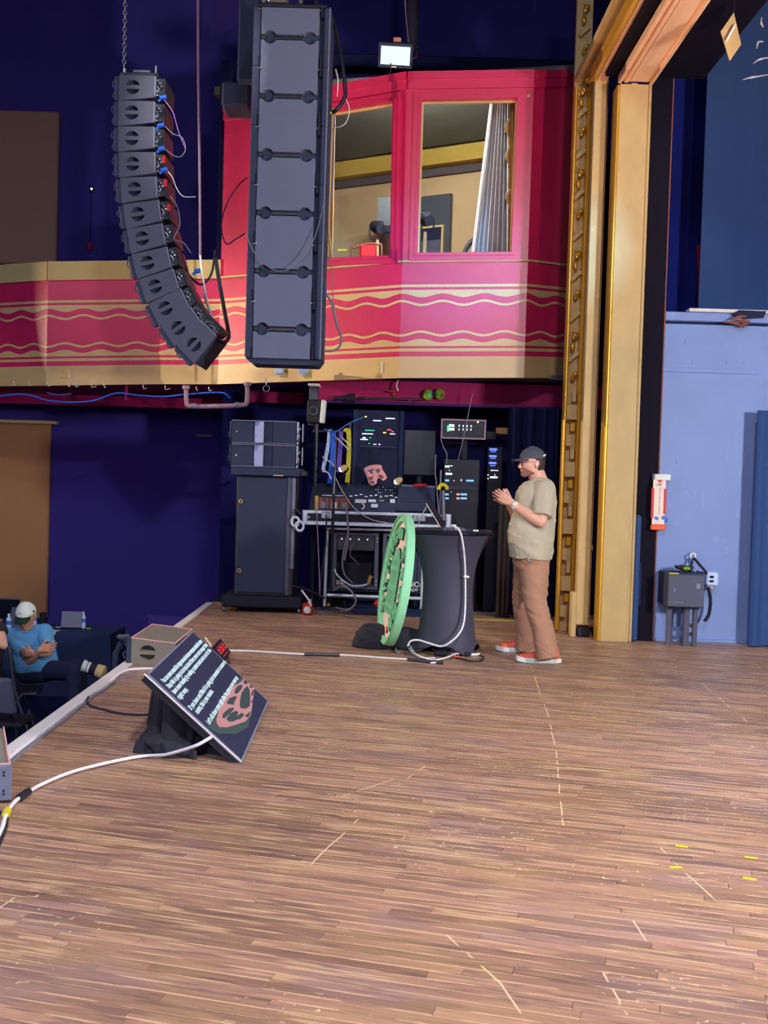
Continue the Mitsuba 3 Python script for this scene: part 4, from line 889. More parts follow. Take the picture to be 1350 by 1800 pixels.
part(k, 'top_bar', bx((-0.566,12.460,1.286), (.24, .03, .012), .003), 'm_aluminium')
k = thing('desk_monitor', 'black flat monitor lying back at the right of the mixing desk', 'monitor')
q = [(0.137,12.500,1.144), (0.562,12.500,1.144), (0.563,12.700,1.411), (0.156,12.700,1.418)]
part(k, 'panel', slab(q, unit((0, -1, .4)), .05), 'm_grille_dark')
part(k, 'top_edge', tube([q[3], q[2]], .012, 8), 'm_cab_edge')
part(k, 'red_strip', tube([(0.320,12.660,1.423), (0.465,12.660,1.431)], .014, 8), 'm_red')
# desk lamps
for p, b_, l in (((0.127,12.500,1.457), (0.131,12.600,1.361), 'glowing gooseneck desk lamp over the right of the mixing desk'), ((-0.484,12.550,1.576), (-0.512,12.700,1.442), 'glowing gooseneck desk lamp among the hanging coloured cables')):
    k = thing('desk_lamp', l, 'desk lamp')
    part(k, 'shade', xf(lathe([(0.012, .05), (.03, .03), (.04, -.03)], 14), trans(np.array(p) + [0.02, 0, .012]) @ rotm([0, 1, 0], 1.0)), 'm_cream', smooth=True)
    part(k, 'bulb', emit_mesh(sph(p, .03, sub=2), (9, 6.4, 3.2), .3), None)
    part(k, 'gooseneck', tube([np.array(p) + [.04, .03, .02], np.array(p) + [.07, .08, .0], b_, (b_[0], b_[1] + .1, cz1 + .2)], .008, 6, 5), 'm_black_metal', smooth=True)
# frame under the desk
k = thing('desk_trestle', 'silver tube frame under the mixing desk', 'frame')
part(k, 'top_rail', tube([(-0.625,12.600,0.916), (0.448,12.600,0.923)], .018, 10), 'm_aluminium', smooth=40)
part(k, 'post', tube([(-0.623,12.620,0.909), (-0.630, 12.62, .05)], .02, 10), 'm_aluminium', smooth=40)
part(k, 'post', tube([(0.448,12.620,0.941), (0.445, 12.62, .05)], .02, 10), 'm_aluminium', smooth=40)
part(k, 'bottom_rail', tube([(-0.604,12.600,0.176), (0.446,12.600,0.170)], .022, 10), 'm_aluminium', smooth=40)
part(k, 'rear_post', cat([tube([(x_, 13.15, .02), (x_, 13.15, cz0)], .02, 8) for x_ in (cx0 + .25, cx1 - .2)]), 'm_black_metal')
part(k, 'foot', cat([cyl((x_, 12.62, -.01), (x_, 12.62, .05), .03, 12) for x_ in (-0.630, 0.445)]), 'm_black', smooth=40)
part(k, 'shelf', b2((-0.604, 12.62, .22), (0.445, 13.1, .24), .004), 'm_black')
for i, (x0, x1, lb) in enumerate(((-0.560, -0.047, 'open equipment rack with blue dots under the left of the desk'), (-0.003, 0.441, 'equipment rack with a white lettered amplifier under the right of the desk'))):
    k = thing('equipment_rack', lb, 'rack')
    z0_, z1_ = 0.244, 0.879
    for x in (x0, x1 - .045):
        part(k, 'upright', b2((x, 12.65, z0_), (x + .045, 13.05, z1_), .006), 'm_grille')
    part(k, 'top', b2((x0, 12.65, z1_ - .035), (x1, 13.05, z1_), .006), 'm_grille')
    part(k, 'bottom', b2((x0, 12.65, z0_), (x1, 13.05, z0_ + .03), .006), 'm_grille')
    part(k, 'back', b2((x0 + .045, 13.02, z0_ + .03), (x1 - .045, 13.05, z1_ - .035), 0), 'm_black')
    if i == 0:
        part(k, 'unit', b2((x0 + .05, 12.66, 0.676), (x1 - .05, 13.0, 0.841), .006), 'm_wood_case')
        part(k, 'indicator', emit_mesh(cat([sph((x0 + .1 + .095 * j, 12.655, 0.803), .008, sub=1) for j in range(4)]), (1.6, 1.7, 2.2)), None, kind='stuff')
        part(k, 'screw', cat([sph((x1 - .02, 12.645, z_), .008, sub=1) for z_ in (z0_ + .06, z0_ + .1, z1_ - .1, z1_ - .06)]), 'm_white', kind='stuff')
    else:
        zq = 0.680
        part(k, 'amplifier', b2((x0 + .05, 12.66, z0_ + .03), (x1 - .05, 13.0, zq), .008), 'm_grille_dark')
        part(k, 'vent', bx((0.282,12.650,0.585), (.12, .02, .05), .02), 'm_grille')
        for tx, p, h in (('DiGiCo', (0.209,12.640,0.292), .055), ('RACK', (0.274,12.640,0.243), .034)):
            part(k, 'lettering', xf(meshkit.text_mesh(tx, h, .004, True), frame(p, (1, 0, .0), (0, 0, 1), (0, -1, 0))), 'm_white', label=f'white lettering {tx}')
solo('red_reel', cat(cyl((-0.064,12.500,0.109), (-0.001,12.500,0.111), .045, 16), cyl((-0.083,12.500,0.108), (0.018,12.500,0.111), .02, 10)), 'm_red', 'small red reel on the floor under the desk rack', 'reel', smooth=40)
solo('power_brick', bx(((-0.551,14.001,0.000)[0] + .05, 12.9, .28), (.16, .12, .08), .02), 'm_pale', 'pale power block inside the left rack', 'power supply')
for pts, m, l, rr in (([(-0.530,12.600,0.470), (-0.502,12.580,0.409), (-0.417,12.550,0.339), (-0.309,12.550,0.291), (-0.165,12.550,0.315), (-0.123,12.600,0.387)], 'm_aluminium', 'pale cable lying in the left rack', .012), ([(-0.146,12.550,0.322), (-0.135,12.540,0.373), (-0.117,12.540,0.412)], 'm_mustard', 'short yellow cable end in the left rack', .022),
        ([(-0.534,12.400,0.250), (-0.407,12.300,0.313), (-0.298,12.200,0.234), (-0.276,12.200,0.143), (-0.357,12.300,0.055), (-0.497,12.400,0.063)], 'm_grey_cable', 'grey cable hanging in a bight under the desk', .012), ([(-0.399,12.500,0.859), (-0.439,12.450,0.579), (-0.410,12.450,0.424), (-0.321,12.500,0.327)], 'm_grey_cable', 'grey cable hanging down in front of the left rack', .011),
        ([(-0.336,12.600,0.760), (-0.363,12.550,0.637), (-0.303,12.500,0.579), (-0.259,12.550,0.526)], 'm_lilac_pipe', 'thin curled wire in the left rack', .005), ([(-0.741,12.400,1.226), (-0.720,12.400,0.917), (-0.687,12.350,0.486), (-0.669,12.300,0.194)], 'm_lilac_pipe', 'thin brown cable falling from the desk left of the stand', .007),
        ([(-0.624,12.380,1.076), (-0.627,12.380,0.734), (-0.660,12.350,0.425), (-0.668,12.300,0.151)], 'm_black_metal', 'black cable falling from the desk beside the stand', .008), ([(-0.410,12.380,1.156), (-0.385,12.380,0.928), (-0.392,12.400,0.740), (-0.419,12.400,0.583)], 'm_grey_cable', 'pair of grey cables draped over the tray edge', .012),
        ([(-0.542,12.500,1.480), (-0.474,12.450,1.358), (-0.343,12.400,1.176), (-0.153,12.400,1.045), (0.097,12.420,0.996)], 'm_pale', 'pale wire sagging across the front of the tray', .005)):
    cable('desk_cable', pts, rr, m, l)
# microphone stand
k = thing('microphone_stand', 'tall black microphone stand on a round base in front of the desk', 'microphone stand')
q = (-0.579,12.700,0.000)
part(k, 'base', lathe([(0, 0), (.125, 0), (.12, .018), (.03, .03), (0, .03)], 28, (q[0], q[1], 0)), 'm_grille_dark', smooth=40)
part(k, 'pole', tube([(q[0], q[1], .02), (-0.545,12.250,1.309)], .016, 10), 'm_black_metal', smooth=40)
part(k, 'upper_pole', tube([(-0.545,12.250,1.309), (-0.540,12.250,1.567)], .009, 8), 'm_cab_edge', smooth=40)
part(k, 'clutch', cyl((-0.558,12.250,0.929), (-0.557,12.250,0.880), .024, 12), 'm_black', smooth=40)
part(k, 'boom_arm', tube([(-0.540,12.250,1.567), (-0.542,12.300,1.788), (-0.542,12.350,1.925)], .007, 8), 'm_brick_brown', smooth=40)
part(k, 'brass_ring', cyl((-0.569,12.250,0.122), (-0.569,12.250,0.097), .016, 10), 'm_gold_deep')
# hanging cables
solo('cable_rack', cat(b2((-0.832, 12.9, 1.985), (-0.414, 12.95, 2.017), .01), *[cyl((x_, 12.9, 2.017), (x_, 12.8, 2.023), .01, 8) for x_ in (-0.688, -0.617, -0.528, -0.438)], cyl((-0.793, 12.92, -.02), (-0.793, 12.92, 2.101), .025, 8), cyl((-0.420, 12.95, -.02), (-0.420, 12.95, 2.101), .025, 8)), 'm_black_metal', 'black cable rack with pegs behind the mixing desk', 'cable rack')
def hank(x0, y0, pts, r, m, l):
    solo('cable_hank', cat(*[tube(np.array(pts) + [.014 * i_, .012 * i_, 0], r, 7, 5) for i_ in range(3)]), m, l, 'cable', smooth=True)
hank(0, 0, [(-0.654,12.800,2.019), (-0.662,12.800,1.859), (-0.689,12.800,1.699), (-0.711,12.800,1.564), (-0.672,12.800,1.539)], .009, 'm_outlet_blue', 'pale blue hank of cable, leftmost on the rack')
hank(0, 0, [(-0.609,12.800,2.007), (-0.609,12.800,1.797), (-0.622,12.800,1.573), (-0.636,12.800,1.412)], .018, 'm_blue', 'bright blue hank of cable on the rack')
hank(0, 0, [(-0.526,12.820,2.011), (-0.528,12.820,1.832), (-0.536,12.820,1.671), (-0.539,12.820,1.543)], .013, 'm_purple', 'purple hank of cable on the rack')
hank(0, 0, [(-0.481,12.800,2.005), (-0.443,12.800,2.019), (-0.430,12.800,1.802), (-0.431,12.800,1.610), (-0.438,12.800,1.431)], .014, 'm_yellow', 'yellow hank of cable, rightmost on the rack')
for pts, l in (([(-0.706,12.750,1.710), (-0.619,12.700,1.655), (-0.550,12.600,1.593)], 'white wire joining the hanks to the stand'), ([(-0.708,12.750,1.564), (-0.635,12.700,1.528), (-0.599,12.650,1.465)], 'white wire loop at the lower end of the pale blue hank'), ([(-0.566,12.750,1.937), (-0.486,12.700,1.862), (-0.407,12.700,1.794)], 'white wire crossing the purple hank'), ([(-0.502,12.750,1.939), (-0.448,12.700,1.888), (-0.396,12.700,1.845)], 'short white wire crossing the yellow hank'), ([(-0.697,12.780,2.010), (-0.555,12.750,2.001), (-0.430,12.750,2.087), (-0.255,12.800,2.171)], 'blue patch cord rising to the yellow green lamp')):
    cable('patch_wire', pts, .007, 'm_label_blue' if 'cord' in l else 'm_white', l)
# tall patch rack
k = thing('patch_rack', 'tall dark blue patch rack with rows of small lit strips', 'rack')
rx0, rx1 = -0.382, 0.200; rz1 = 2.269
part(k, 'body', b2((rx0 + .03, 13.12, -.02), (rx1 - .03, 13.6, rz1), .01), 'm_jeans')
for x in (rx0, rx1 - .05): part(k, 'upright', b2((x, 13.08, -.02), (x + .05, 13.2, rz1), .008), 'm_cloth_navy')
for c_, nm, spec in (((1.5, 1.6, 2.0), 'white_strip', [(686, 735, 17), (663, 739.5, 15), (646, 763, 20), (690, 762, 10), (640, 773, 14), (659, 781, 6), (667, 781, 4), (640, 770, 6)]), ((.05, .9, .45), 'green_strip', [(650, 757, 17), (647, 763, 6), (651, 770, 3), (649, 780, 3)]), ((2.2, .25, .2), 'red_strip', [(684, 755, 8), (690, 758, 4)]), ((3, 2.8, .4), 'yellow_lamp', [(643, 733, 4), (676, 760, 5)])):
    ms = []
    for px_, py_, w_ in spec:
        ms.append(bx(((px_ - 675 - (900 - py_) * .03) / 2000 * 13.06, 13.07, 2.176 + (735 - py_) / 2000 * 13.06), (w_ * .0064, .02, .012), .002))
    part(k, nm, emit_mesh(cat(ms), c_), None, kind='stuff')
part(k, 'shelf_line', b2((rx0 + .08, 13.09, 1.838), (rx1 - .08, 13.13, 1.858), .003), 'm_grille_dark')
# face cushion
k = thing('face_cushion', 'pink printed cushion shaped like a moustached face hanging above the desk', 'cushion')
fo = np.array((-0.120,12.700,1.524)); s_ = 12.7 / 2000
outl = [(-17, 10), (-9, 15), (4, 17), (11, 16), (12, 10), (18, 2), (21, -4), (16, -8), (10, -3), (4, -6), (3, -14), (-3, -17), (-8, -14), (-11, -4)]
pol = Polygon(np.array(outl) * s_).buffer(.02).buffer(-.01)
FM = frame(fo, (1, 0, 0), (0, 0, 1), (0, -1, 0))
def pillow(pol, d):
    g = trimesh.creation.extrude_polygon(pol, .002, engine='earcut')
    m = prism(pol, d); m2 = xf(prism(pol.buffer(-.018), .02), trans((0, 0, d)))
    return cat(m, m2)
part(k, 'cover', xf(pillow(pol, .06), FM), 'm_face')
def dab(x, y, w, h, rot=0):
    e = Point(0, 0).buffer(1, 12); q = np.array(e.exterior.coords) * [w * s_, h * s_]
    c_, n_ = math.cos(rot), math.sin(rot); q = q @ np.array([[c_, n_], [-n_, c_]]) + np.array([x, y]) * s_
    return Polygon(q)
part(k, 'brow', xf(prism(unary_union([dab(-6, 8, 6, 2, .3), dab(6, 9, 5, 1.8, -.1)]), .006), FM @ trans((0, 0, .08))), 'm_face_dark')
for ex in (dab(-5, 4.5, 2, 1.6), dab(6, 5.5, 1.8, 1.5)):
    part(k, 'eye', xf(prism(ex, .008), FM @ trans((0, 0, .08))), 'm_jeans')
part(k, 'nose', xf(sph((.6 * s_, .5 * s_, .085), 2.6 * s_, (.8, 1.3, .5)), FM), 'm_face', smooth=True)
part(k, 'moustache', xf(prism(unary_union([dab(-6, -6, 4.5, 3, .5), dab(12, -2, 5, 2.4, -.5)]), .007), FM @ trans((0, 0, .08))), 'm_brick_brown')
part(k, 'beard_print', xf(prism(dab(-3, -13, 4, 3), .007), FM @ trans((0, 0, .08))), 'm_face_dark')
part(k, 'hanger', tube([(-0.155,12.720,1.618), (-0.167,12.850,1.747), (-0.181,13.050,1.913)], .006, 6, 4), 'm_green_dark')
# dark display and right racks
solo('wall_display', b2((0.205, 13.3, 1.532), (0.583, 13.36, 2.069), .01), 'm_black_gloss', 'large blank black display beside the tall patch rack', 'display')
solo('display_stand', b2((0.368, 13.36, -.02), (0.435, 13.42, 1.972), .01), 'm_black', 'black post carrying the blank display', 'post')
k = thing('status_panel', 'dark panel in a pinkish metal frame with white and green lights', 'panel')
x0, x1, z0_, z1_ = 0.615, 1.124, 1.959, 2.184
part(k, 'panel', b2((x0, 12.91, z0_), (x1, 13.0, z1_), .004), 'm_black_gloss')
fr = sbox(x0, z0_, x1, z1_).difference(sbox(x0 + .018, z0_ + .018, x1 - .018, z1_ - .018))
part(k, 'frame', xf(prism(fr, .03), frame((0, 12.915, 0), (1, 0, 0), (0, 0, 1), (0, -1, 0))), 'm_lilac_pipe')
part(k, 'bracket', b2((x1 + .01, 12.93, z0_ + .01), (x1 + .12, 13.0, z0_ + .1), .005), 'm_cloth_black')
part(k, 'lit_bank', emit_mesh(cat(*[bx((0.738, 12.9, 2.109 - j_ * .04), (.06, .012, .028), .003) for j_ in range(2)], *[bx((0.821 + i_ * .045, 12.9, 2.109 - j_ * .04), (.012, .012, .022), .002) for i_ in range(4) for j_ in range(2)]), (2.2, 2.6, 2.5)), None, kind='stuff')
part(k, 'green_lamp', emit_mesh(bx((0.699, 12.903, 2.076), (.03, .01, .07), .003), (.1, 1.0, .5)), None)
part(k, 'amber_lamp', emit_mesh(sph((1.031, 12.9, 2.157), .01, sub=1), (4, 3, 1)), None)
part(k, 'lower_rail', b2((0.623, 12.95, 1.913), (1.043, 12.98, 1.919), .003), 'm_cloth_black')
part(k, 'post', b2((0.862, 12.96, -.02), (0.926, 13.0, z0_), .004), 'm_black')
solo('tan_box', b2((1.250, 13.0, 2.035), (1.490, 13.1, 2.107), .01), 'm_brown_panel', 'small tan box mounted right of the framed status panel', 'box')
def led_rack(base_x0, base_x1, top, Y, lbl, banks):
    k = thing('signal_rack', lbl, 'rack')
    part(k, 'cabinet', b2((base_x0, Y, -.02), (base_x1, Y + .45, top), .012), 'm_black_gloss')
    for nm, c_, boxes in banks:
        part(k, nm, emit_mesh(cat([bx(b_, s2, .002) for b_, s2 in boxes]), c_), None, kind='stuff')
    return k
Y2 = 12.95
k = led_rack(0.659, 1.079, 1.740, Y2, 'dark rack left of the presenter with white and blue lit rows', [
    ('white_row', (2.3, 2.5, 2.7), [((0.702,12.940,1.645), (.05, .02, .025)), ((0.747,12.940,1.653), (.03, .02, .012)), ((0.724,12.940,1.562), (.07, .02, .025)), ((0.729,12.940,1.601), (.012, .02, .01)), ((0.868,12.940,1.495), (.012, .02, .02)), ((0.784,12.940,1.486), (.01, .02, .01))]),
    ('blue_row', (.3, .75, 2.4), [((0.707,12.940,1.487), (.045, .02, .022)), ((0.965,12.940,1.492), (.085, .02, .02)), ((0.899,12.940,1.334), (.075, .02, .022)), ((0.901,12.940,1.289), (.075, .02, .022)), ((0.705,12.940,1.328), (.05, .02, .02)), ((0.707,12.940,1.283), (.05, .02, .02))]),
    ('amber_row', (1.1, .5, .42), [((0.835,12.940,1.332), (.035, .02, .022)), ((0.836,12.940,1.287), (.035, .02, .022)), ((0.756,12.940,1.356), (.012, .02, .012))])])
part(k, 'drawer', b2((0.709, 12.92, 1.385), (1.045, 12.96, 1.424), .006), 'm_grille_dark')
k = led_rack(1.163, 1.345, 1.897, 13.05, 'narrow rack right behind the presenter with three blue displays', [
    ('blue_display', (.25, .4, 3.0), [((1.228,13.040,1.857), (.085, .02, .026)), ((1.227,13.040,1.779), (.085, .02, .026)), ((1.227,13.040,1.701), (.085, .02, .026)), ((1.229,13.040,1.831), (.06, .02, .01)), ((1.228,13.040,1.753), (.06, .02, .01)), ((1.228,13.040,1.671), (.06, .02, .01))]),
    ('white_row', (2, 2.1, 2.2), [((1.249,13.040,1.617), (.085, .02, .012)), ((1.245,13.040,1.538), (.085, .02, .02)), ((1.179,13.040,1.563), (.014, .02, .014)), ((1.180,13.040,1.523), (.014, .02, .014)), ((1.257,13.040,1.565), (.012, .02, .014))])])
solo('cable_tube', cat(tube([(0.636,12.300,1.270), (0.649,12.300,1.055)], .024, 12), tube([(0.632,12.300,1.381), (0.636,12.300,1.258)], .02, 12)), 'm_laptop', 'grey upright tube behind the laptop', 'tube', smooth=40)
solo('yellow_clip', tube([(0.580,12.250,1.386), (0.597,12.250,1.430), (0.634,12.250,1.443), (0.665,12.250,1.419), (0.672,12.250,1.389)], .02, 8, 5), 'm_yellow', 'bright yellow curved clip on top of the grey tube', 'clip', smooth=True)
for pts, l, rr in (([(0.549,12.500,1.769), (0.547,12.450,1.575), (0.561,12.400,1.452), (0.581,12.300,1.238), (0.598,12.300,1.097)], 'thin pale antenna wire behind the laptop', .008), ([(0.606,12.400,1.602), (0.608,12.400,1.329), (0.611,12.400,1.050)], 'pale antenna rod behind the laptop', .012), ([(0.619,12.900,1.952), (0.645,12.850,1.867), (0.686,12.850,1.792), (0.689,12.850,1.676)], 'pale cable under the framed status panel', .007), ([(0.962,12.900,2.489), (0.926,12.850,2.292), (0.880,12.800,2.033), (0.814,12.800,1.712)], 'faint wire hanging from the fascia past the status panel', .005)):
    cable('antenna_wire', pts, rr, 'm_grey_cable', l)
# things on the fascia
k = thing('monitor_speaker', 'small dark monitor loudspeaker with a white front on the wall bracket', 'loudspeaker')
part(k, 'cabinet', bx((-0.806,12.900,2.217), (.16, .2, .27), .02, rz=-.2), 'm_black_metal')
part(k, 'front', bx((-0.719,12.850,2.217), (.055, .17, .26), .012, ry=.06), 'm_sole', label='white front panel')
part(k, 'bracket', cat(b2((-0.893, 12.95, 2.064), (-0.789, 13.0, 2.489), .01), tube([np.array((-0.824,12.780,2.223)) + [.045 * math.cos(a_), 0, .045 * math.sin(a_)] for a_ in np.linspace(0, 6.28, 15)], .01, 6, 0, False)), 'm_grille')
part(k, 'wall_plate', bx((-0.827,12.900,2.512), (.13, .3, .03), .006), 'm_pale')
k = thing('boom_pole', 'long black boom pole lying along the maroon fascia', 'pole')
part(k, 'pole', tube([(-0.620,13.100,2.390), (0.399,13.100,2.408)], .014, 10), 'm_black_metal', smooth=40)
part(k, 'grip', cat(cyl((-0.620,13.100,2.390), (-0.444,13.100,2.396), .026, 12), cyl((-0.470,13.100,2.395), (-0.372,13.100,2.398), .05, 12), cyl((-0.346,13.100,2.395), (-0.261,13.100,2.398), .02, 12)), 'm_black', smooth=40)
part(k, 'peg', cat(cyl((-0.267,13.100,2.388), (-0.270,13.250,2.398), .01, 8), cyl((0.255,13.100,2.397), (0.258,13.250,2.407), .01, 8)), 'm_steel')
k = thing('ear_defenders', 'lime green ear defenders hanging on the maroon fascia', 'ear defenders')
for i_, p in enumerate(((0.466,13.120,2.463), (0.600,13.120,2.474))):
    part(k, 'cup', sph(p, .062, (.95, .7, 1.05), 3), 'm_lime', smooth=True)
    part(k, 'cushion', xf(lathe([(.0, .004), (.022, .002), (.034, -.010)], 18), trans((p[0] + .012, p[1] - .04, p[2] - .008)) @ rotm([1, 0, 0], 1.57)), ('m_green_letter', 'm_brick_brown')[i_], smooth=True)
part(k, 'band', tube([(0.495,13.100,2.456), (0.534,13.120,2.485), (0.573,13.100,2.459)], .02, 8, 4), 'm_cloth_navy', smooth=True)
k = thing('red_hook', 'red hook with a white cord on the maroon fascia', 'hook')
part(k, 'bar', bx((0.070,13.100,2.486), (.1, .08, .018), .005), 'm_red')
part(k, 'cord', tube([(0.118,13.100,2.621), (0.100,13.050,2.551), (0.121,13.050,2.494)], .009, 6, 4), 'm_white', smooth=True)
part(k, 'stem', tube([(0.076,13.100,2.483), (0.078,13.150,2.434)], .012, 8), 'm_brick_brown')
solo('box_drape', drape(1.359, 2.000, 12.75, -.02, 2.327, .03, 4, 21), 'm_drape_dark', 'black drape hanging behind the presenter under the red box', 'curtain', smooth=True)
solo('box_drape', drape(1.258, 1.396, 12.45, .005, 1.286, .03, 2.5, 33), 'm_drape_brown', 'narrow brown drape between the black table and the presenter', 'curtain', smooth=True)
# floor clutter behind
for pts, l in (([(-0.947,12.100,0.317), (-0.828,12.150,0.285), (-0.677,12.200,0.223), (-0.602,12.200,0.182)], 'black cable on the floor beside the dolly'), ([(-0.847,12.000,0.287), (-0.754,12.000,0.163), (-0.746,12.000,0.115)], 'white plug lead at the red box'), ([(-0.550,12.200,0.061), (-0.359,12.000,0.054), (-0.119,12.100,0.043), (0.125,12.300,0.032)], 'dark cable on the floor under the desk')):
    cable('floor_cable', [(x_, y_, max(z_, .012)) for x_, y_, z_ in pts], .011, 'm_white_cable' if 'white' in l else 'm_black_metal', l)
solo('floor_cloth', xf(sph((0, 0, 0), 1, (.5, .22, .05), 3), trans(((0.128,12.561,0.000)[0], 12.5, .01))), 'm_cloth_navy', 'dark cloth heap on the floor under the desk frame', 'cloth', smooth=True)

# ================================================================== HIGH TABLE, SIGN, PROMPTER
tx, ty = (0.581,9.970,0.523)[0], 9.97
k = thing('high_table', 'round high table under a black stretch cover', 'table')
part(k, 'table_top', lathe([(0, 1.03), (.372, 1.03), (.384, 1.045), (.384, 1.062), (.376, 1.07), (0, 1.07)], 56, (tx, ty, 0)), 'm_black_gloss', smooth=40)
zs_ = np.array([0, .05, .12, .25, .40, .55, .68, .80, .90, .98, 1.03]); rs_ = np.array([.335, .30, .278, .248, .228, .222, .232, .258, .295, .345, .389])
N_ = 96; g = []; 
for z_ in np.linspace(0, 1, 36):
    for j in range(N_):
        a_ = 2 * math.pi * j / N_
        ft = (0.5 + 0.5 * math.cos(4 * (a_ - .55))) ** 2
        zz_ = z_ * 1.032; low = max(0, 1 - zz_ / .35)
        lift = .075 * (1 - ft) * max(0, 1 - zz_ / .3) ** 2
        rr_ = np.interp(zz_, zs_, rs_) * (1 - .16 * low ** 1.5 * (1 - ft)) - .006 * (1 - ft) * math.sin(math.pi * min(1, zz_))
        g.append([tx + rr_ * math.cos(a_), ty + rr_ * math.sin(a_), zz_ + lift + .004])
f = []
for i in range(35):
    for j in range(N_):
        a_, b_ = i * N_ + j, i * N_ + (j + 1) % N_; f += [[a_, b_, b_ + N_], [a_, b_ + N_, a_ + N_]]
g = np.array(g); gi = g + (np.array([tx, ty, 0]) - g) * [.02, .02, 0]; f = np.array(f)
part(k, 'stretch_cover', trimesh.Trimesh(np.vstack([g, gi]), np.vstack([f, f[:, ::-1] + len(g)]), process=False), 'm_spandex', smooth=True)
for j in range(4):
    a_ = .55 + j * math.pi / 2
    part(k, 'foot_pocket', sph((tx + .325 * math.cos(a_), ty + .325 * math.sin(a_), .02), .03, (1.1, 1.1, .7)), 'm_cloth_black', smooth=True)
k = thing('laptop', 'thin dark laptop standing open on the high table', 'laptop')
h0, hx = (0.507,9.850,1.087), (0.377,9.850,1.300)
hv = unit(np.array(hx) - h0); 
ly = np.array([.20, .98, 0])
part(k, 'lid', slab([np.array(h0) - ly * .13 + [0, 0, .004], np.array(hx) - ly * .13, np.array(hx) + ly * .17, np.array(h0) + ly * .17 + [0, 0, .004]], unit(np.cross(hv, ly)), .012), 'm_black_metal')
part(k, 'base', b2((h0[0], 9.72, 1.072), (h0[0] + .2, 10.02, 1.088), .005), 'm_laptop')
part(k, 'prop', tube([(0.372,9.950,1.268), (0.334,9.950,1.192), (0.311,9.950,1.131), (0.302, 9.95, 1.08)], .004, 6, 4), 'm_pale')
part(k, 'lid_edge', tube([np.array(h0) - ly * .132 + [.006, 0, .01], np.array(hx) - ly * .132 + [.006, 0, 0]], .004, 6), 'm_pale')
k = thing('adapter_cluster', 'white plugs and adapters lying on the high table beside the laptop', 'adapter')
part(k, 'plug', bx((0.599,9.750,1.109), (.05, .04, .03), .01, rz=.4), 'm_white')
part(k, 'plug', bx((0.627,9.720,1.092), (.04, .03, .025), .008, rz=-.3), 'm_white')
part(k, 'hub', bx((tx + .03, 9.8, 1.082), (.09, .05, .022), .006), 'm_outlet_blue')
solo('clicker', bx((tx + .21, 9.75, 1.078), (.05, .03, .014), .005), 'm_white', 'small white remote lying at the right of the high table', 'remote')
wc = [(0.597,9.720,1.106), (0.632,9.575,1.094), (0.658,9.575,1.037), (0.676,9.600,0.960), (0.692,9.650,0.875), (0.707,9.700,0.750), (0.715,9.720,0.626), (0.720,9.720,0.455), (0.708,9.670,0.290), (0.664,9.620,0.198), (0.586,9.580,0.129), (0.516,9.600,0.095), (0.420,9.620,0.113), (0.323,9.650,0.135), (0.259,9.600,0.131), (0.234,9.500,0.106)]
k = thing('white_power_cable', 'white cable hanging down the front of the high table into a loose coil', 'cable')
part(k, 'lead', tube(wc, .009, 8, 6), 'm_white_cable', smooth=True)
part(k, 'strain_clip', bx((0.721,9.700,0.682), (.05, .025, .02), .006), 'm_white')
coil = [(0.250,10.137,0.000), (0.266,9.722,0.000), (0.321,9.434,0.000), (0.437,9.368,0.000), (0.559,9.448,0.000), (0.638,9.580,0.000), (0.678,9.738,0.000), (0.609,9.913,0.000), (0.497,10.186,0.000), (0.386,10.405,0.000), (0.293,10.247,0.000), (0.269,9.848,0.000), (0.337,9.495,0.000), (0.462,9.402,0.000)]
part(k, 'coil', tube([(x_, y_, .014 + .012 * (i_ % 3)) for i_, (x_, y_, z_) in enumerate(coil)], .007, 8, 6), 'm_white_cable', smooth=True)
for pts, m, l, rr in (([(0.150,10.322,0.000), (0.136,9.950,0.000), (0.158,9.702,0.000), (0.178,9.737,0.000)], 'm_grey_cable', 'grey cable bight beside the sign foot', .01), ([(0.448,10.109,0.000), (0.496,9.828,0.000), (0.602,9.786,0.000), (0.646,9.702,0.000)], 'm_pale', 'thin pale cable crossing the white coil', .006), ([(0.461,9.373,0.000), (0.461,9.260,0.000), (0.417,9.224,0.000)], 'm_white_cable', 'short white cable tail in front of the coil', .009),
        ([(0.630,10.280,0.000), (0.622,9.884,0.000), (0.640,9.610,0.000)], 'm_white_cable', 'white cable drop at the table foot', .009), ([(0.637,9.550,0.000), (0.745,9.396,0.000), (0.841,9.413,0.000), (0.881,9.595,0.000), (0.856,9.711,0.000)], 'm_black', 'thin black cable loop right of the table foot', .006), ([(0.857,9.772,0.000), (0.824,9.735,0.000), (0.775,9.726,0.000)], 'm_white', 'white cable end at the right table foot', .012)):
    cable('floor_lead', [(x_, y_, .012) for x_, y_, z_ in pts], rr, m, l)
solo('orange_plug', bx(((0.651,9.553,0.000)[0], (0.651,9.553,0.000)[1], .015), (.04, .03, .022), .006, rz=.5), 'm_orange', 'small orange plug among the white cables', 'plug')
fc = [(-1.354,9.537,0.000), (-1.092,9.556,0.000), (-0.702,9.479,0.000), (-0.321,9.491,0.000), (-0.034,9.426,0.000), (0.249,9.363,0.000), (0.457,9.287,0.000)]
k = thing('taped_cable', 'pale cable taped across the stage floor towards the high table', 'cable')
part(k, 'lead', tube([(x_, y_, .012) for x_, y_, z_ in fc], .010, 8, 6), 'm_pale', smooth=True)
for i_, (a_, b_) in enumerate((((-0.630,9.477,0.000), (-0.335,9.488,0.000)), ((0.234,9.360,0.000), (0.515,9.242,0.000)))):
    part(k, 'black_sleeve', tube([(a_[0], a_[1], .012), (b_[0], b_[1], .012)], .016, 8), 'm_black_metal', smooth=40)
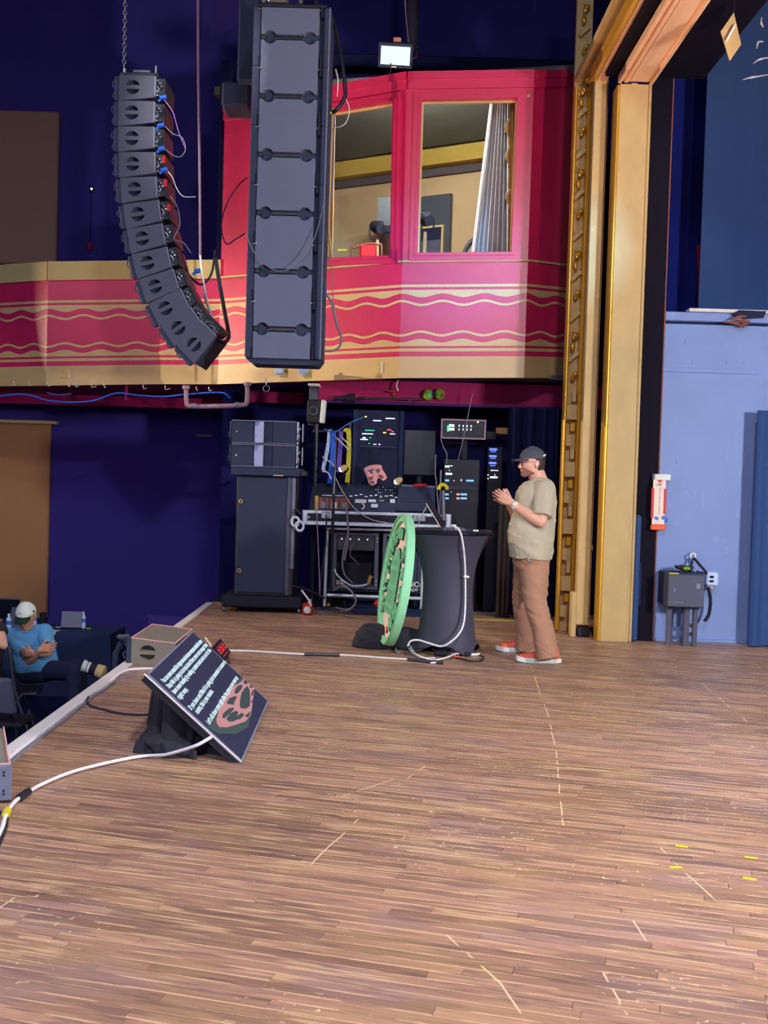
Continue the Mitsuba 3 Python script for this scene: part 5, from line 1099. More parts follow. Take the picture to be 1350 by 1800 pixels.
# round sign
k = thing('round_sign', 'round green sign with raised letters seen almost edge on, leaning at the high table', 'sign')
th_ = math.radians(8.5)
sn = unit((-math.cos(th_), -math.sin(th_), .13)); su = unit(np.cross(sn, (0, 0, 1))); su = -su if su[1] < 0 else su
sv = np.cross(sn, su); sv = sv if sv[2] > 0 else -sv
sR = .575
so_ = np.array((0.106,9.850,0.625)); 
SM = frame(so_, su, sv, np.cross(su, sv)); 
if np.dot(np.cross(su, sv), sn) < 0: SM = frame(so_, -su, sv, sn)
disc = Point(0, 0).buffer(sR, 48).intersection(sbox(-2, -sR + .02, 2, 2))
part(k, 'back_board', xf(prism(disc, .03), SM @ trans((0, 0, -.05))), 'm_green_sign')
part(k, 'rim', xf(prism(disc.difference(Point(0, 0).buffer(sR - .06, 40)), .035), SM @ trans((0, 0, -.02))), 'm_green_sign')
part(k, 'rim', xf(prism(disc.difference(Point(0, 0).buffer(sR - .022, 48)), .012), SM @ trans((0, 0, .015))), 'm_green_letter')
part(k, 'pink_field', xf(prism(Point(0, 0).buffer(sR - .065, 40), .006), SM @ trans((0, 0, -.02))), 'm_sign_pink')
def letter(poly, m1='m_green_letter', m2='m_green_dark'):
    part(k, 'letter_shadow', xf(prism(poly.buffer(.008), .012), SM @ trans((0, 0, -.014))), m2)
    part(k, 'letter', xf(prism(poly, .02), SM @ trans((0, 0, -.002))), m1)
from shapely import affinity as AF
big = unary_union([sbox(-.17 + .075 * i_, -.30, -.135 + .075 * i_, .20) for i_ in range(5)] + [sbox(-.18, .08, .17, .12), sbox(-.18, -.09, .17, -.04), sbox(-.18, -.25, .17, -.20), Point(0, .17).buffer(.10).intersection(sbox(-1, .17, 1, 1))])
letter(big)
r = random.Random(5)
for a_ in list(range(-62, 63, 25)) + list(range(118, 243, 25)):
    aa = math.radians(a_); c_ = np.array([math.cos(aa), math.sin(aa)]) * .40
    q = unary_union([sbox(-.045, -.06, -.02, .06), sbox(-.045, r.choice([.02, -.01]), .045, r.choice([.05, .06])), sbox(.02, -.06, .045, r.choice([.06, .0]))])
    letter(AF.translate(AF.rotate(q, a_ - 90, origin=(0, 0)), c_[0], c_[1]))
for x_ in (-.07, 0, .07):
    letter(sbox(x_ - .018, .36, x_ + .018, .45))
part(k, 'red_dot', xf(prism(Point(0, -.44).buffer(.03), .012), SM @ trans((0, 0, -.014))), 'm_red')
def lump(c, s, seed, amp=.25, sub=4):
    m = trimesh.creation.icosphere(subdivisions=sub)
    d = meshkit.fbm(m.vertices * 1.7 + seed, 4) - .5
    m.vertices *= (1 + amp * 2 * d)[:, None]
    m.vertices *= np.array(s); m.apply_translation(c)
    m.vertices[:, 2] = np.maximum(m.vertices[:, 2], .004)
    return m
for c_, s_2, sd, l in (((-0.029,9.983,0.000), (.22, .2, .17), 1, 'black cloth sandbag left of the round sign'), ((-0.089,9.939,0.000), (.13, .12, .10), 5, 'small black cloth bag at the left end of the sign foot'), ((0.237,9.970,0.000), (.24, .16, .16), 9, 'black cloth heap between the round sign and the table')):
    solo('sandbag', lump((c_[0], c_[1] + .12, .03), s_2, sd), 'm_cloth_black', l, 'sandbag', smooth=True)
solo('cable_box', b2((tx - .12, 9.62, .003), (tx + .0, 9.70, .05), .02), 'm_black_metal', 'small black power block among the white cables', 'power supply')
k = thing('sign_foot', 'black board lying behind the round sign', 'board')
part(k, 'board', bx(((0.195,10.545,0.000)[0], (0.195,10.545,0.000)[1], .03), (.32, .3, .05), .01, rz=-.25), 'm_black')

# prompter screen
A_, B_, C_, D_ = [np.array(q) for q in ((-1.228,5.980,0.445), (-1.242,7.460,0.465), (-0.680,7.400,0.004), (-0.707,5.930,0.004))]
C_ = B_ + D_ - A_
e1, e2 = unit(B_ - A_), unit(A_ - D_); e2 = unit(e2 - e1 * e1.dot(e2)); e3 = np.cross(e1, e2)
if e3[0] < 0: e3 = -e3
W_, H_ = np.linalg.norm(B_ - A_), np.linalg.norm(A_ - D_)
def uvp(u_, v_): return A_ + (B_ - A_) * u_ + (D_ - A_) * v_
def flat(polys, z, d=.002):
    out = []
    for poly in polys:
        m = prism(poly, d); v = m.vertices
        m.vertices = np.array([uvp(x, y) + e3 * (z + w) for x, y, w in v]); m.faces = m.faces[:, ::-1]; out.append(m)
    return cat(out)
k = thing('prompter_screen', 'large tilted prompter screen with white text and a pink and green emblem', 'screen')
part(k, 'panel', flat([sbox(.006, .012, .994, .988)], -.012, .014), 'm_black_gloss')
part(k, 'back_shell', flat([sbox(0, 0, 1, 1)], -.045, .033), 'm_black_metal')
part(k, 'bezel', flat([sbox(0, 0, 1, 1).difference(sbox(.008, .016, .992, .984))], -.012, .018), 'm_cab_edge', label='thin grey bezel')
part(k, 'back_light', emit_mesh(flat([sbox(.01, .02, .99, .98)], .003, .002), (.016, .017, .05)), None, label='dark navy screen surface')
LINES = [(.05, .97, .105, 'You can move around the stage now and we hear everyone about the show'), (.042, .99, .165, 'Stop this is going to be loud about three years and younger than'), (.037, .96, .225, 'have been leading by making content smart and so on for this'), (.032, .21, .285, 'right way.'),
         (.03, .99, .405, 'If you have and lifted it is going just remember to ensure to'), (.05, .45, .465, 'control, this is your mission.'), (.053, .92, .585, "Let's all close come right after the game as we move up")]
tms = []
for u0, u1, v0, tx_ in LINES:
    m = meshkit.text_mesh(tx_, 1.0, .001, True); v = m.vertices; w0, w1 = v[:, 0].min(), v[:, 0].max()
    uu = u0 + (v[:, 0] - w0) / (w1 - w0) * (u1 - u0); vv = v0 + .042 - v[:, 1] * .042
    m.vertices = np.array([uvp(a_, b_) + e3 * (.008 + c_) for a_, b_, c_ in zip(uu, vv, v[:, 2])]); tms.append(m)
part(k, 'text', emit_mesh(cat(tms), (.75, 1.0, 1.05)), None, label='lines of white text', kind='stuff')
def crop2uv(x, y):
    px, py = x - 90, y - 370
    return ((px * 825 - py * 885) / 660675, (420 * py + 355 * px) / 660675)
def cp(pts, rnd_=.012): return Polygon([crop2uv(*q) for q in pts]).buffer(rnd_).buffer(-rnd_).intersection(sbox(.01, .02, .99, .98))
green = cp([(650, 880), (700, 800), (760, 740), (840, 690), (900, 620), (960, 590), (1060, 570), (1090, 540), (1235, 680), (1080, 985), (930, 1000), (840, 975), (750, 950)])
pink = cp([(740, 850), (770, 790), (850, 690), (900, 660), (970, 620), (1060, 600), (1100, 575), (1130, 600), (1190, 640), (1228, 690), (1130, 905), (1060, 935), (950, 935), (850, 930), (770, 910), (745, 880)])
darks = [cp(q, .004) for q in ([(860, 745), (900, 715), (980, 710), (985, 725), (950, 760), (945, 780), (880, 760)], [(965, 690), (970, 660), (1010, 630), (1060, 625), (1078, 640), (1050, 670), (1000, 695)], [(1090, 605), (1110, 590), (1160, 600), (1140, 630), (1105, 632)], [(800, 850), (815, 820), (880, 795), (935, 800), (940, 815), (900, 830), (830, 860)],
        [(845, 870), (890, 835), (960, 830), (985, 850), (960, 880), (1010, 860), (1040, 870), (1050, 885), (1000, 905), (960, 900), (920, 905), (870, 895)], [(1060, 890), (1110, 880), (1140, 870), (1110, 910), (1075, 912)], [(1020, 760), (1050, 700), (1090, 670), (1140, 650), (1160, 700), (1150, 770), (1130, 830), (1080, 840), (1020, 825), (1010, 800)],
        [(1160, 670), (1185, 645), (1215, 660), (1200, 680)], [(1165, 740), (1200, 700), (1222, 700), (1190, 750)], [(1150, 800), (1185, 775), (1170, 810)])]
part(k, 'emblem_ring', emit_mesh(flat([green.difference(pink.buffer(.003))] if True else [], (.0065), .001), (.045, .085, .06)), None, label='dark green emblem ring')
dk = unary_union(darks)
part(k, 'emblem_field', emit_mesh(flat([pink.difference(dk)], (.0065), .001), (.62, .27, .27)), None, label='pink emblem field')
part(k, 'emblem_lettering', emit_mesh(flat([g_ for g_ in getattr(dk.intersection(pink), 'geoms', [dk.intersection(pink)])], (.0065), .001), (.035, .062, .052)), None, label='dark emblem lettering', kind='stuff')
part(k, 'lower_edge', tube([D_ - e3 * .03, C_ - e3 * .03], .012, 8), 'm_cab_edge')
part(k, 'corner_post', tube([A_ + e3 * .0 + [-.012, -.012, .004], D_ + [0, -.014, .004]], .005, 8), 'm_pale')
# black cloth over the prompter stand
def cloth_stand():
    n, rows_ = 120, 26; g = []
    r = random.Random(2); ph = [r.uniform(0, 6.28) for _ in range(6)]
    for i in range(rows_):
        w = i / (rows_ - 1)
        for j in range(n):
            a_ = 2 * math.pi * j / n
            sx, sy = math.copysign(abs(math.cos(a_)) ** .6, math.cos(a_)), math.copysign(abs(math.sin(a_)) ** .6, math.sin(a_))
            fold = .5 * math.sin(7 * a_ + ph[0] + 1.2 * w) + .35 * math.sin(13 * a_ + ph[1] - 1.5 * w) + .2 * math.sin(23 * a_ + ph[2])
            k_ = 1 - w
            rx = .165 + .03 * k_ + fold * .045 * (k_ + .3); ry = .50 + .08 * k_ + fold * .05 * (k_ + .3)
            x = -1.075 + rx * sx; y = 6.62 + ry * sy
            zt_ = .445 * (-.735 - x) / .52 - .03
            puff = max(0, 1 - w / .22)
            x += .035 * puff * sx * (1 + fold); y += .035 * puff * sy * (1 + fold)
            g.append([x, y, max(.004, zt_ * w + .03 * puff * (1 + fold) * (w > 0))])
    f = []
    for i in range(rows_ - 1):
        for j in range(n):
            a_, b_ = i * n + j, i * n + (j + 1) % n; f += [[a_, b_, b_ + n], [a_, b_ + n, a_ + n]]
    g = np.array(g); f = np.array(f)
    gi = g + (np.array([-1.075, 6.62, 0]) - g) * [.04, .02, 0]
    return trimesh.Trimesh(np.vstack([g, gi]), np.vstack([f, f[:, ::-1] + len(g)]), process=False)
k = thing('prompter_stand', 'black cloth draped over the stand of the tilted prompter screen', 'stand')
part(k, 'cloth', cloth_stand(), 'm_cloth_black', smooth=True)
part(k, 'frame_box', b2((-1.16, 6.25, 0.004), (-1.0, 7.0, .14), .02), 'm_black')
rc_ = random.Random(9)
part(k, 'cloth_bunch', cat([lump((x_, y_, .03), (.10, .10, .065), 20 + i_, .4, 3) for i_, (x_, y_) in enumerate((((-1.161,6.109,0.000)[0], (-1.161,6.109,0.000)[1]), ((-1.071,6.070,0.000)[0], (-1.071,6.070,0.000)[1]), ((-0.999,6.154,0.000)[0], (-0.999,6.154,0.000)[1]), ((-0.944,6.239,0.000)[0], (-0.944,6.239,0.000)[1])))]), 'm_cloth_black', smooth=True, kind='stuff')
# red clock
k = thing('red_clock', 'small floor clock with glowing red digits behind the prompter screen', 'clock')
q = [np.array(v_) for v_ in ((-1.321,8.950,0.134), (-1.299,9.200,0.166), (-1.202,9.150,0.065), (-1.221,8.900,0.037))]
qn = unit(np.cross(q[1] - q[0], q[3] - q[0])); qn = qn if qn[0] > 0 else -qn
part(k, 'case', slab(q, qn, .07), 'm_black')
part(k, 'foot', bx((q[0] + q[2]) / 2 * [1, 1, 0] + [-.03, 0, .03], (.16, .12, .06), .01), 'm_black')
SEG = {'1': 'bc', '8': 'abcdefg', '0': 'abcdef'}
sg = {'a': (.1, .92, .9, 1), 'd': (.1, 0, .9, .08), 'g': (.1, .46, .9, .54), 'f': (0, .52, .14, .96), 'b': (.86, .52, 1, .96), 'e': (0, .04, .14, .48), 'c': (.86, .04, 1, .48)}
ms = []
for i_, ch in enumerate('1881'):
    for s1 in SEG[ch]:
        x0, y0, x1, y1 = sg[s1]
        cs = []
        for a_, b_ in ((x0, y0), (x1, y0), (x1, y1), (x0, y1)):
            u_, v_ = .1 + (i_ + a_ * .62 + .1) * .2, .88 - b_ * .76
            cs.append(q[0] + (q[3] - q[0]) * u_ + (q[1] - q[0]) * (1 - v_) + qn * .004)
        ms.append(slab(cs, qn, .003))
part(k, 'digits', emit_mesh(cat(ms), (2.2, .06, .05)), None, label='glowing red digits', kind='stuff')
part(k, 'antenna', tube([(-1.389,9.000,0.197), (-1.327,8.900,0.150)], .008, 8), 'm_pale')
part(k, 'cable_end', tube([(-1.199,8.900,0.042), (-1.183,8.880,0.032), ((-1.184,8.991,0.000)[0], (-1.184,8.991,0.000)[1], .01)], .008, 6, 3), 'm_black_metal')
# floor loudspeakers
def floor_cab(M, label):
    key = thing('floor_speaker', label, 'loudspeaker')
    for kk in pkeys:
        scene[key + kk[len(proto):]] = {**base[kk], 'to_world': T(np.array(M).tolist())}
        if kk.endswith('cabinet') or kk.endswith('side_panel'): scene[key + kk[len(proto):]]['bsdf'] = {'type': 'ref', 'id': 'm_case_tan'}
    return key
w0 = (-1.967,8.797,0.000)
k = floor_cab(trans((w0[0] + .205, w0[1], .105)) @ np.diag([.95, 1.05, -.84, 1.0]), 'grey loudspeaker with half moon openings lying at the stage edge behind the prompter')
tc = [np.array(v_) for v_ in ((w0[0] + .035, w0[1], .2095), (w0[0] + .372, w0[1], .176), (w0[0] + .372, w0[1] + .8, .176), (w0[0] + .035, w0[1] + .8, .2095))]
part(k, 'top_edging', cat([tube([tc[i_], tc[(i_ + 1) % 4]], .005, 6) for i_ in range(4)]), 'm_face', label='reddish edge strip around the top')
k = thing('floor_speaker', 'grey loudspeaker cut off by the left picture edge on the stage', 'loudspeaker')
FS = trans((-1.645, 5.1, 0)) @ rotm([0, 0, 1], .36)
part(k, 'cabinet', xf(b2((-.34, .02, .012), (-.012, .78, .176), .012), FS), 'm_case_tan')
part(k, 'side_panel', xf(b2((-.34, .0, .012), (0, .03, .176), .006), FS), 'm_grille_light')
part(k, 'screw', xf(cat([sph((-.035, -.002, z_), .005, sub=1) for z_ in (.045, .06, .13, .145)]), FS), 'm_black', kind='stuff')
part(k, 'top_edging', xf(tube([(-.34, .012, .179), (-.01, .012, .179), (-.01, .77, .179)], .004, 6), FS), 'm_face', label='pinkish edge strip')
part(k, 'foot', xf(b2((-.12, .05, .0), (-.05, .1, .014), .003), FS), 'm_black')
# stage edge cables
cable('edge_cable', [(-1.919,5.547,0.000), (-1.913,5.824,0.000), (-1.918,6.117,0.000), (-1.918,6.441,0.000), (-1.921,6.769,0.000), (-1.925,7.132,0.000), (-1.920,7.385,0.000), (-1.943,7.572,0.000), (-1.922,7.715,0.000), (-1.911,7.904,0.000), (-1.921,8.145,0.000), (-1.930,8.376,0.000), (-1.898,8.552,0.000), (-1.805,8.619,0.000), (-1.721,8.634,0.000)], .013, 'm_white_cable', 'white cable running along the pale stage edge')
cable('edge_cable', [(-1.873,5.418,0.000), (-1.882,5.911,0.000), (-1.884,6.361,0.000), (-1.881,6.870,0.000), (-1.890,7.297,0.000), (-1.892,7.522,0.000), (-1.877,7.846,0.000), (-1.865,8.222,0.000), (-1.810,8.445,0.000)], .011, 'm_grey_cable', 'grey cable beside the white one along the stage edge')
cable('edge_cable', [(-1.934,7.535,0.000), (-1.897,7.351,0.000), (-1.832,7.216,0.000), (-1.737,7.124,0.000), (-1.606,7.024,0.000), (-1.492,6.990,0.000), (-1.420,7.017,0.000)], .011, 'm_black', 'black cable curving from the stage edge to the prompter stand')
k = thing('prompter_cable', 'pale cable sweeping from the left edge to the prompter screen', 'cable')
pc = [(-1.530,4.570,0.000), (-1.558,4.715,0.000), (-1.600,4.892,0.000), (-1.623,5.068,0.000), (-1.617,5.213,0.000), (-1.588,5.379,0.000), (-1.522,5.581,0.000), (-1.423,5.745,0.000), (-1.286,5.911,0.000), (-1.203,5.969,0.000)]
part(k, 'lead', tube([(x_, y_, .014) for x_, y_, z_ in pc] + [(-1.112,5.930,0.031), (-1.011,5.860,0.075), (-0.922,5.820,0.117), (-0.857,5.850,0.153)], .009, 8, 6), 'm_white_cable', smooth=True)
part(k, 'black_sleeve', tube([(x_, y_, .016) for x_, y_, z_ in ((-1.622,5.130,0.000), (-1.612,5.237,0.000))], .018, 10), 'm_black_metal', smooth=40)
part(k, 'yellow_tie', tube([(x_, y_, .018) for x_, y_, z_ in ((-1.597,4.876,0.000), (-1.608,4.933,0.000))], .018, 10), 'm_yellow', smooth=40)
cable('edge_cable', [(-1.686,4.992,0.000), (-1.640,4.946,0.000), (-1.600,4.892,0.000), (-1.558,4.753,0.000), (-1.526,4.607,0.000), (-1.504,4.489,0.000)], .011, 'm_black_metal', 'black cable hanging with the pale one at the left picture edge')
for q_, rz_, l in (((1.303,4.773,0.000), -.35, 'yellow tape mark nearest the scuffed line'), ((1.211,4.508,0.000), .05, 'yellow tape mark at the lower left of the four'), ((1.559,4.653,0.000), -.3, 'upper yellow tape mark near the right picture edge'), ((1.473,4.402,0.000), -.45, 'lower yellow tape mark near the right picture edge')):
    solo('tape_mark', bx((q_[0], q_[1], .0012), (.052, .022, .0016), .0004, rz=rz_), 'm_yellow', l, 'tape mark')

# ================================================================== RIGHT WALL THINGS
k = thing('extinguisher_sign', 'red and white fire extinguisher sign standing off the lavender wall', 'sign')
YS = 10.88
g0, g1 = (2.579,10.880,1.079), (2.689,10.880,1.485)
part(k, 'top_plate', b2((2.576, YS - .01, 1.560), (2.728, YS + .1, 1.617), .004), 'm_sole')
px0, px1 = 2.565, 2.685
part(k, 'board', b2((px0, YS, 1.135), (px1, YS + .02, 1.565), .003), 'm_sign_pink', label='white middle strip')
part(k, 'red_border', b2((px0 - .014, YS - .004, 1.195), (px0 + .012, YS + .02, 1.483), .002), 'm_red')
part(k, 'red_border', b2((px1 - .016, YS - .004, 1.238), (px1 + .008, YS + .02, 1.478), .002), 'm_red')
part(k, 'arrow', xf(prism(Polygon([(-.03, .03), (.03, .03), (0, 0)]), .004), frame((2.627, YS - .001, 1.532), (1, 0, 0), (0, 0, 1), (0, -1, 0))), 'm_red', label='red triangle pointing down')
part(k, 'word_fire', xf(meshkit.text_mesh('FIRE', .016, .002, True), frame((2.596, YS - .001, 1.507), (1, 0, 0), (0, 0, 1), (0, -1, 0))), 'm_jeans')
lt = []
for i_, ch in enumerate('EXTINGUISHER'):
    lt.append(xf(meshkit.text_mesh(ch, .013, .002, True), frame((2.623, YS - .001, 1.472 - i_ * .0215), (1, 0, 0), (0, 0, 1), (0, -1, 0))))
part(k, 'word_extinguisher', cat(lt), 'm_jeans', kind='stuff')
part(k, 'picture', cat(bx((2.607, YS - .002, 1.194), (.04, .004, .03), .002, ry=.5), bx((2.673, YS - .002, 1.201), (.035, .004, .035), .002, ry=-.6), sph((2.701, YS, 1.180), .022, (.8, .4, 1.2))), 'm_label_blue')
part(k, 'foot', b2((px0 - .01, YS - .006, 1.081), (px1 + .012, YS + .03, 1.135), .008), 'm_orange')
k = thing('junction_box', 'dark grey electrical box on conduit pipes against the lavender wall', 'electrical box')
bz0, bz1 = 0.375, 0.690
bx0, bx1 = 2.673, 3.013
part(k, 'body', b2((bx0, 10.61, bz0), (bx1, 10.99, bz1), .008), 'm_grille_dark')
part(k, 'cover', b2((bx0 + .004, 10.59, bz0 + .008), (bx1 - .004, 10.615, bz1 - .008), .004), 'm_grille')
part(k, 'scuff', cat(bx((bx0 + .06, 10.588, bz1 - .15), (.016, .004, .035), .001), bx((bx1 - .1, 10.588, bz1 - .06), (.02, .004, .006), .001), bx((bx0 + .1, 10.588, bz0 + .05), (.1, .004, .006), .001), bx((bx1 - .06, 10.588, bz1 - .11), (.04, .004, .05), .002)), 'm_cab_edge')
for i_, (px_, rr) in enumerate(((1180, .026), (1213, .032), (1231, .024))):
    x_ = (bx0 + .05, (bx0 + bx1) / 2 + .04, bx1 - .045)[i_]
    part(k, 'conduit', cyl((x_, 10.72, 0.0), (x_, 10.72, bz0 + .01), rr, 16), 'm_grille', smooth=40)
    part(k, 'collar', cyl((x_, 10.72, bz0 - .03), (x_, 10.72, bz0), rr + .012, 12), 'm_grille_dark', smooth=40)
part(k, 'clamp', cat(b2((bx0 + .2, 10.75, .09), (bx1 - .02, 10.8, .12), .006), b2((bx0 + .2, 10.75, .17), (bx1 - .02, 10.8, .2), .006)), 'm_grille')
part(k, 'yellow_edge', bx((bx0 + .05, 10.6, bz1 + .002), (.09, .04, .012), .004), 'm_yellow')
r = random.Random(6)
pts = [(bx0 + .1 + .2 * r.random(), 10.7 + .15 * r.random(), bz1 + .015 + .05 * r.random()) for _ in range(26)]
solo('rope_heap', tube(pts, .011, 7, 5), 'm_drape_brown', 'tangled brown rope heap lying on the grey electrical box', 'rope', smooth=True)
solo('green_scrap', lump((bx0 + .19, 10.68, bz1 + .045), (.035, .03, .018), 3, .3, 2), 'm_lime', 'green scrap on the rope heap', 'scrap', smooth=True)
k = thing('hook_ring', 'white hook ring with black cord straps above the electrical box', 'hook')
hc = np.array((2.975,10.900,0.843))
part(k, 'ring', tube([hc + [.026 * math.cos(a_), 0, .024 * math.sin(a_)] for a_ in np.linspace(0, 6.283, 17)], .008, 7, 0, False), 'm_white', smooth=True)
part(k, 'strap', cat(tube([hc + [0, 0, -.02], hc + [-.03, -.06, -.11], hc + [-.05, -.1, -.17]], .01, 7), tube([hc + [.01, 0, -.02], hc + [.06, -.06, -.09], hc + [.11, -.1, -.15]], .012, 7)), 'm_black', smooth=40)
part(k, 'pin', cyl(hc + [0, 0, .02], hc + [0, .1, .02], .007, 8), 'm_steel')
k = thing('blue_outlet', 'pale blue double outlet box right of the electrical box', 'outlet')
oc_ = (3.144,10.850,0.634)
part(k, 'box', bx(oc_, (.115, .12, .13), .014), 'm_outlet_blue')
for dz in (.02, -.02): part(k, 'socket', bx((oc_[0] - .012, oc_[1] - .062, oc_[2] + dz), (.04, .008, .024), .004), 'm_black')
part(k, 'bracket', b2((oc_[0] - .04, 10.85, oc_[2] - .1), (oc_[0] + .03, 11.0, oc_[2] - .06), .006), 'm_steel')
cable('outlet_cable', [(oc_[0] - .012, oc_[1] - .06, oc_[2] + .02), (oc_[0] - .06, oc_[1] - .05, oc_[2] + .05), (bx1 - .05, 10.7, bz1 + .02)], .008, 'm_black', 'black lead plugged into the pale blue outlet')
cable('outlet_cable', [(3.120,10.850,0.552), (3.147,10.850,0.427), (3.136,10.850,0.290), (3.095,10.850,0.223)], .016, 'm_black', 'thick black lead curving below the pale blue outlet')
k = thing('leaning_case', 'tall narrow blue grey case standing in the dark gap beside the gold pilaster', 'case')
part(k, 'body', b2((CX1 + .005, 10.88, 0.003), (CX1 + .065, 10.965, 1.221), .02), 'm_drape_blue')
part(k, 'strip', b2((CX1 + .065, 10.9, .35), (CX1 + .085, 10.96, 0.759), .008), 'm_cloth_navy')
solo('gap_crate', b2((IX0 + .02, 11.125, .003), (CX0 - .02, 11.19, 0.107), .01), 'm_black_gloss', 'small black crate behind the foot of the narrow gold pilaster', 'crate')

# ================================================================== PEOPLE
def ball(p, r, n=20): return m3.Manifold.sphere(float(r), n).translate([float(v) for v in p[:3]])
def bone(a, b, ra, rb, n=20): return m3.Manifold.batch_hull([ball(a, ra, n), ball(b, rb, n)])
def blob(items, n=20): return m3.Manifold.batch_hull([ball(p, r, n) for p, r in items])
def join(ms): return m3.Manifold.batch_boolean(ms, m3.OpType.Add)
def skin(ms, edge=.014, it=12, disp=None):
    m = arr((join(ms) if isinstance(ms, list) else ms).refine_to_length(edge))
    m.merge_vertices()
    trimesh.smoothing.filter_taubin(m, lamb=.5, nu=.52, iterations=it)
    if disp is not None:
        m.vertices += m.vertex_normals * disp(m.vertices)[:, None]
    return m
def folds(amp, fx, fy, fz, seed):
    def d(v): return amp * (meshkit.fbm(v * np.array([fx, fy, fz]) + seed, 3, seed) - .5) * 2
    return d
def chainb(pts, rs): return [bone(pts[i], pts[i + 1], rs[i], rs[i + 1]) for i in range(len(pts) - 1)]
def hand(w, f, n, t, curl, S=1.0, spread=.12, splay=0.0):
    """w wrist, f along the fingers, n out of the palm, t towards the thumb side"""
    w, f, n, t = np.array(w, float), unit(f), unit(n), unit(t)
    ms = []
    kn = [w + S * (f * (.088 - .006 * abs(i - 1)) + t * (.030 - .0205 * i)) for i in range(4)]
    ms.append(blob([(w, .024 * S), (w + t * .012 * S, .022 * S)] + [(k_, .0125 * S) for k_ in kn] + [(w + S * (t * .03 + f * .035 + n * .006), .014 * S)], 16))
    Ls = [(.040, .025, .021), (.045, .028, .022), (.041, .026, .021), (.032, .020, .018)]
    for i in range(4):
        p, d = kn[i], unit(f + t * (spread * (1.5 - i) * .5))
        c = curl[i] if hasattr(curl, '__len__') else curl
        r = (.0098 - .0006 * (i == 3) ) * S
        for s_i, L in enumerate(Ls[i]):
            ang = c * (.55, 1.0, .7)[s_i]
            d = unit(d * math.cos(ang) + n * math.sin(ang))
            q = p + d * L * S
            ms.append(bone(p, q, r, r * .9, 14)); p, r = q, r * .9
    p = w + S * (t * .026 + f * .03 + n * .008)
    d = unit(f * .62 + t * .72 + n * .25)
    for L, r0, r1 in ((.036, .0145, .0115), (.030, .0115, .0105), (.024, .0105, .0085)):
        q = p + d * L * S
        ms.append(bone(p, q, r0 * S, r1 * S, 14)); p = q; d = unit(d + f * .28 + n * .08)
    return ms
def head_frame(c, fwd, up_=(0, 0, 1)):
    f = unit(fwd); l = unit(np.cross(up_, f)); u = np.cross(f, l)
    return frame(c, f, l, u)
def head_bones(M):
    def w(x, y, z): return (M @ [x, y, z, 1])[:3]
    ms = [blob([(w(-.022, 0, .045), .086), (w(.012, 0, .05), .078), (w(-.02, .01, .02), .08), (w(-.02, -.01, .02), .08)]),
          blob([(w(.03, .02, .0), .058), (w(.03, -.02, .0), .058), (w(.062, .012, -.078), .024), (w(.062, -.012, -.078), .024), (w(.0, .045, -.05), .026), (w(.0, -.045, -.05), .026)]),
          blob([(w(.066, .022, .034), .02), (w(.066, -.022, .034), .02)]), blob([(w(.055, .04, -.012), .022), (w(.05, .045, .0), .02)]), blob([(w(.055, -.04, -.012), .022), (w(.05, -.045, .0), .02)]),
          bone(w(.085, 0, .026), w(.108, 0, -.018), .009, .0125), blob([(w(.096, .011, -.022), .008), (w(.096, -.011, -.022), .008), (w(.1, 0, -.022), .010)]),
          blob([(w(.084, .014, -.046), .009), (w(.084, -.014, -.046), .009), (w(.088, 0, -.044), .010)]), blob([(w(.081, .012, -.058), .009), (w(.081, -.012, -.058), .009), (w(.085, 0, -.058), .0095)]),
          blob([(w(.072, .01, -.083), .018), (w(.072, -.01, -.083), .018)])]
    for s in (1, -1):
        ms.append(blob([(w(-.012, s * .086, .022), .012), (w(-.022, s * .094, .03), .008), (w(-.026, s * .093, .008), .009), (w(-.01, s * .086, -.02), .008)], 14))
    return ms
def face_parts(k, M, hair='m_hair', beard=None, eyes=True, holder=None):
    def w(x, y, z): return (M @ [x, y, z, 1])[:3]
    for s in (1, -1):
        if eyes:
            part(k, 'eye', sph(w(.0785, s * .031, .014), .0125), 'm_white', smooth=True, label='eye')
            part(k, 'iris', sph(w(.0875, s * .031, .014), .0055, sub=1), 'm_hair', smooth=True)
        part(k, 'eyebrow', skin([blob([(w(.087, s * .018, .038), .004), (w(.084, s * .034, .043), .0045), (w(.074, s * .046, .038), .003)], 10)], .006, 2), hair, smooth=True)
    part(k, 'lips', skin([blob([(w(.089, .016, -.051), .005), (w(.089, -.016, -.051), .005), (w(.0955, 0, -.051), .006)], 12)], .006, 3), 'm_lips', smooth=True)
    if beard:
        b = join([blob([(w(.03, .02, -.01), .0585), (w(.03, -.02, -.01), .0585), (w(.0625, .012, -.079), .0255), (w(.0625, -.012, -.079), .0255), (w(.0, .047, -.05), .0265), (w(.0, -.047, -.05), .0265)]), blob([(w(.0725, .01, -.083), .0195), (w(.0725, -.01, -.083), .0195)]),
                  blob([(w(.089, .02, -.037), .0055), (w(.089, -.02, -.037), .0055)], 10)])
        n_ = M[:3, :3] @ unit((.55, 0, -1)); o = float(np.dot(n_, w(.06, 0, -.035)))
        b = b.trim_by_plane([float(v) for v in n_], o)
        cut = blob([(w(.089, .014, -.052), .0062), (w(.089, -.014, -.052), .0062)], 12)
        part(k, 'beard', skin(b - cut, .008, 3), beard, smooth=True)

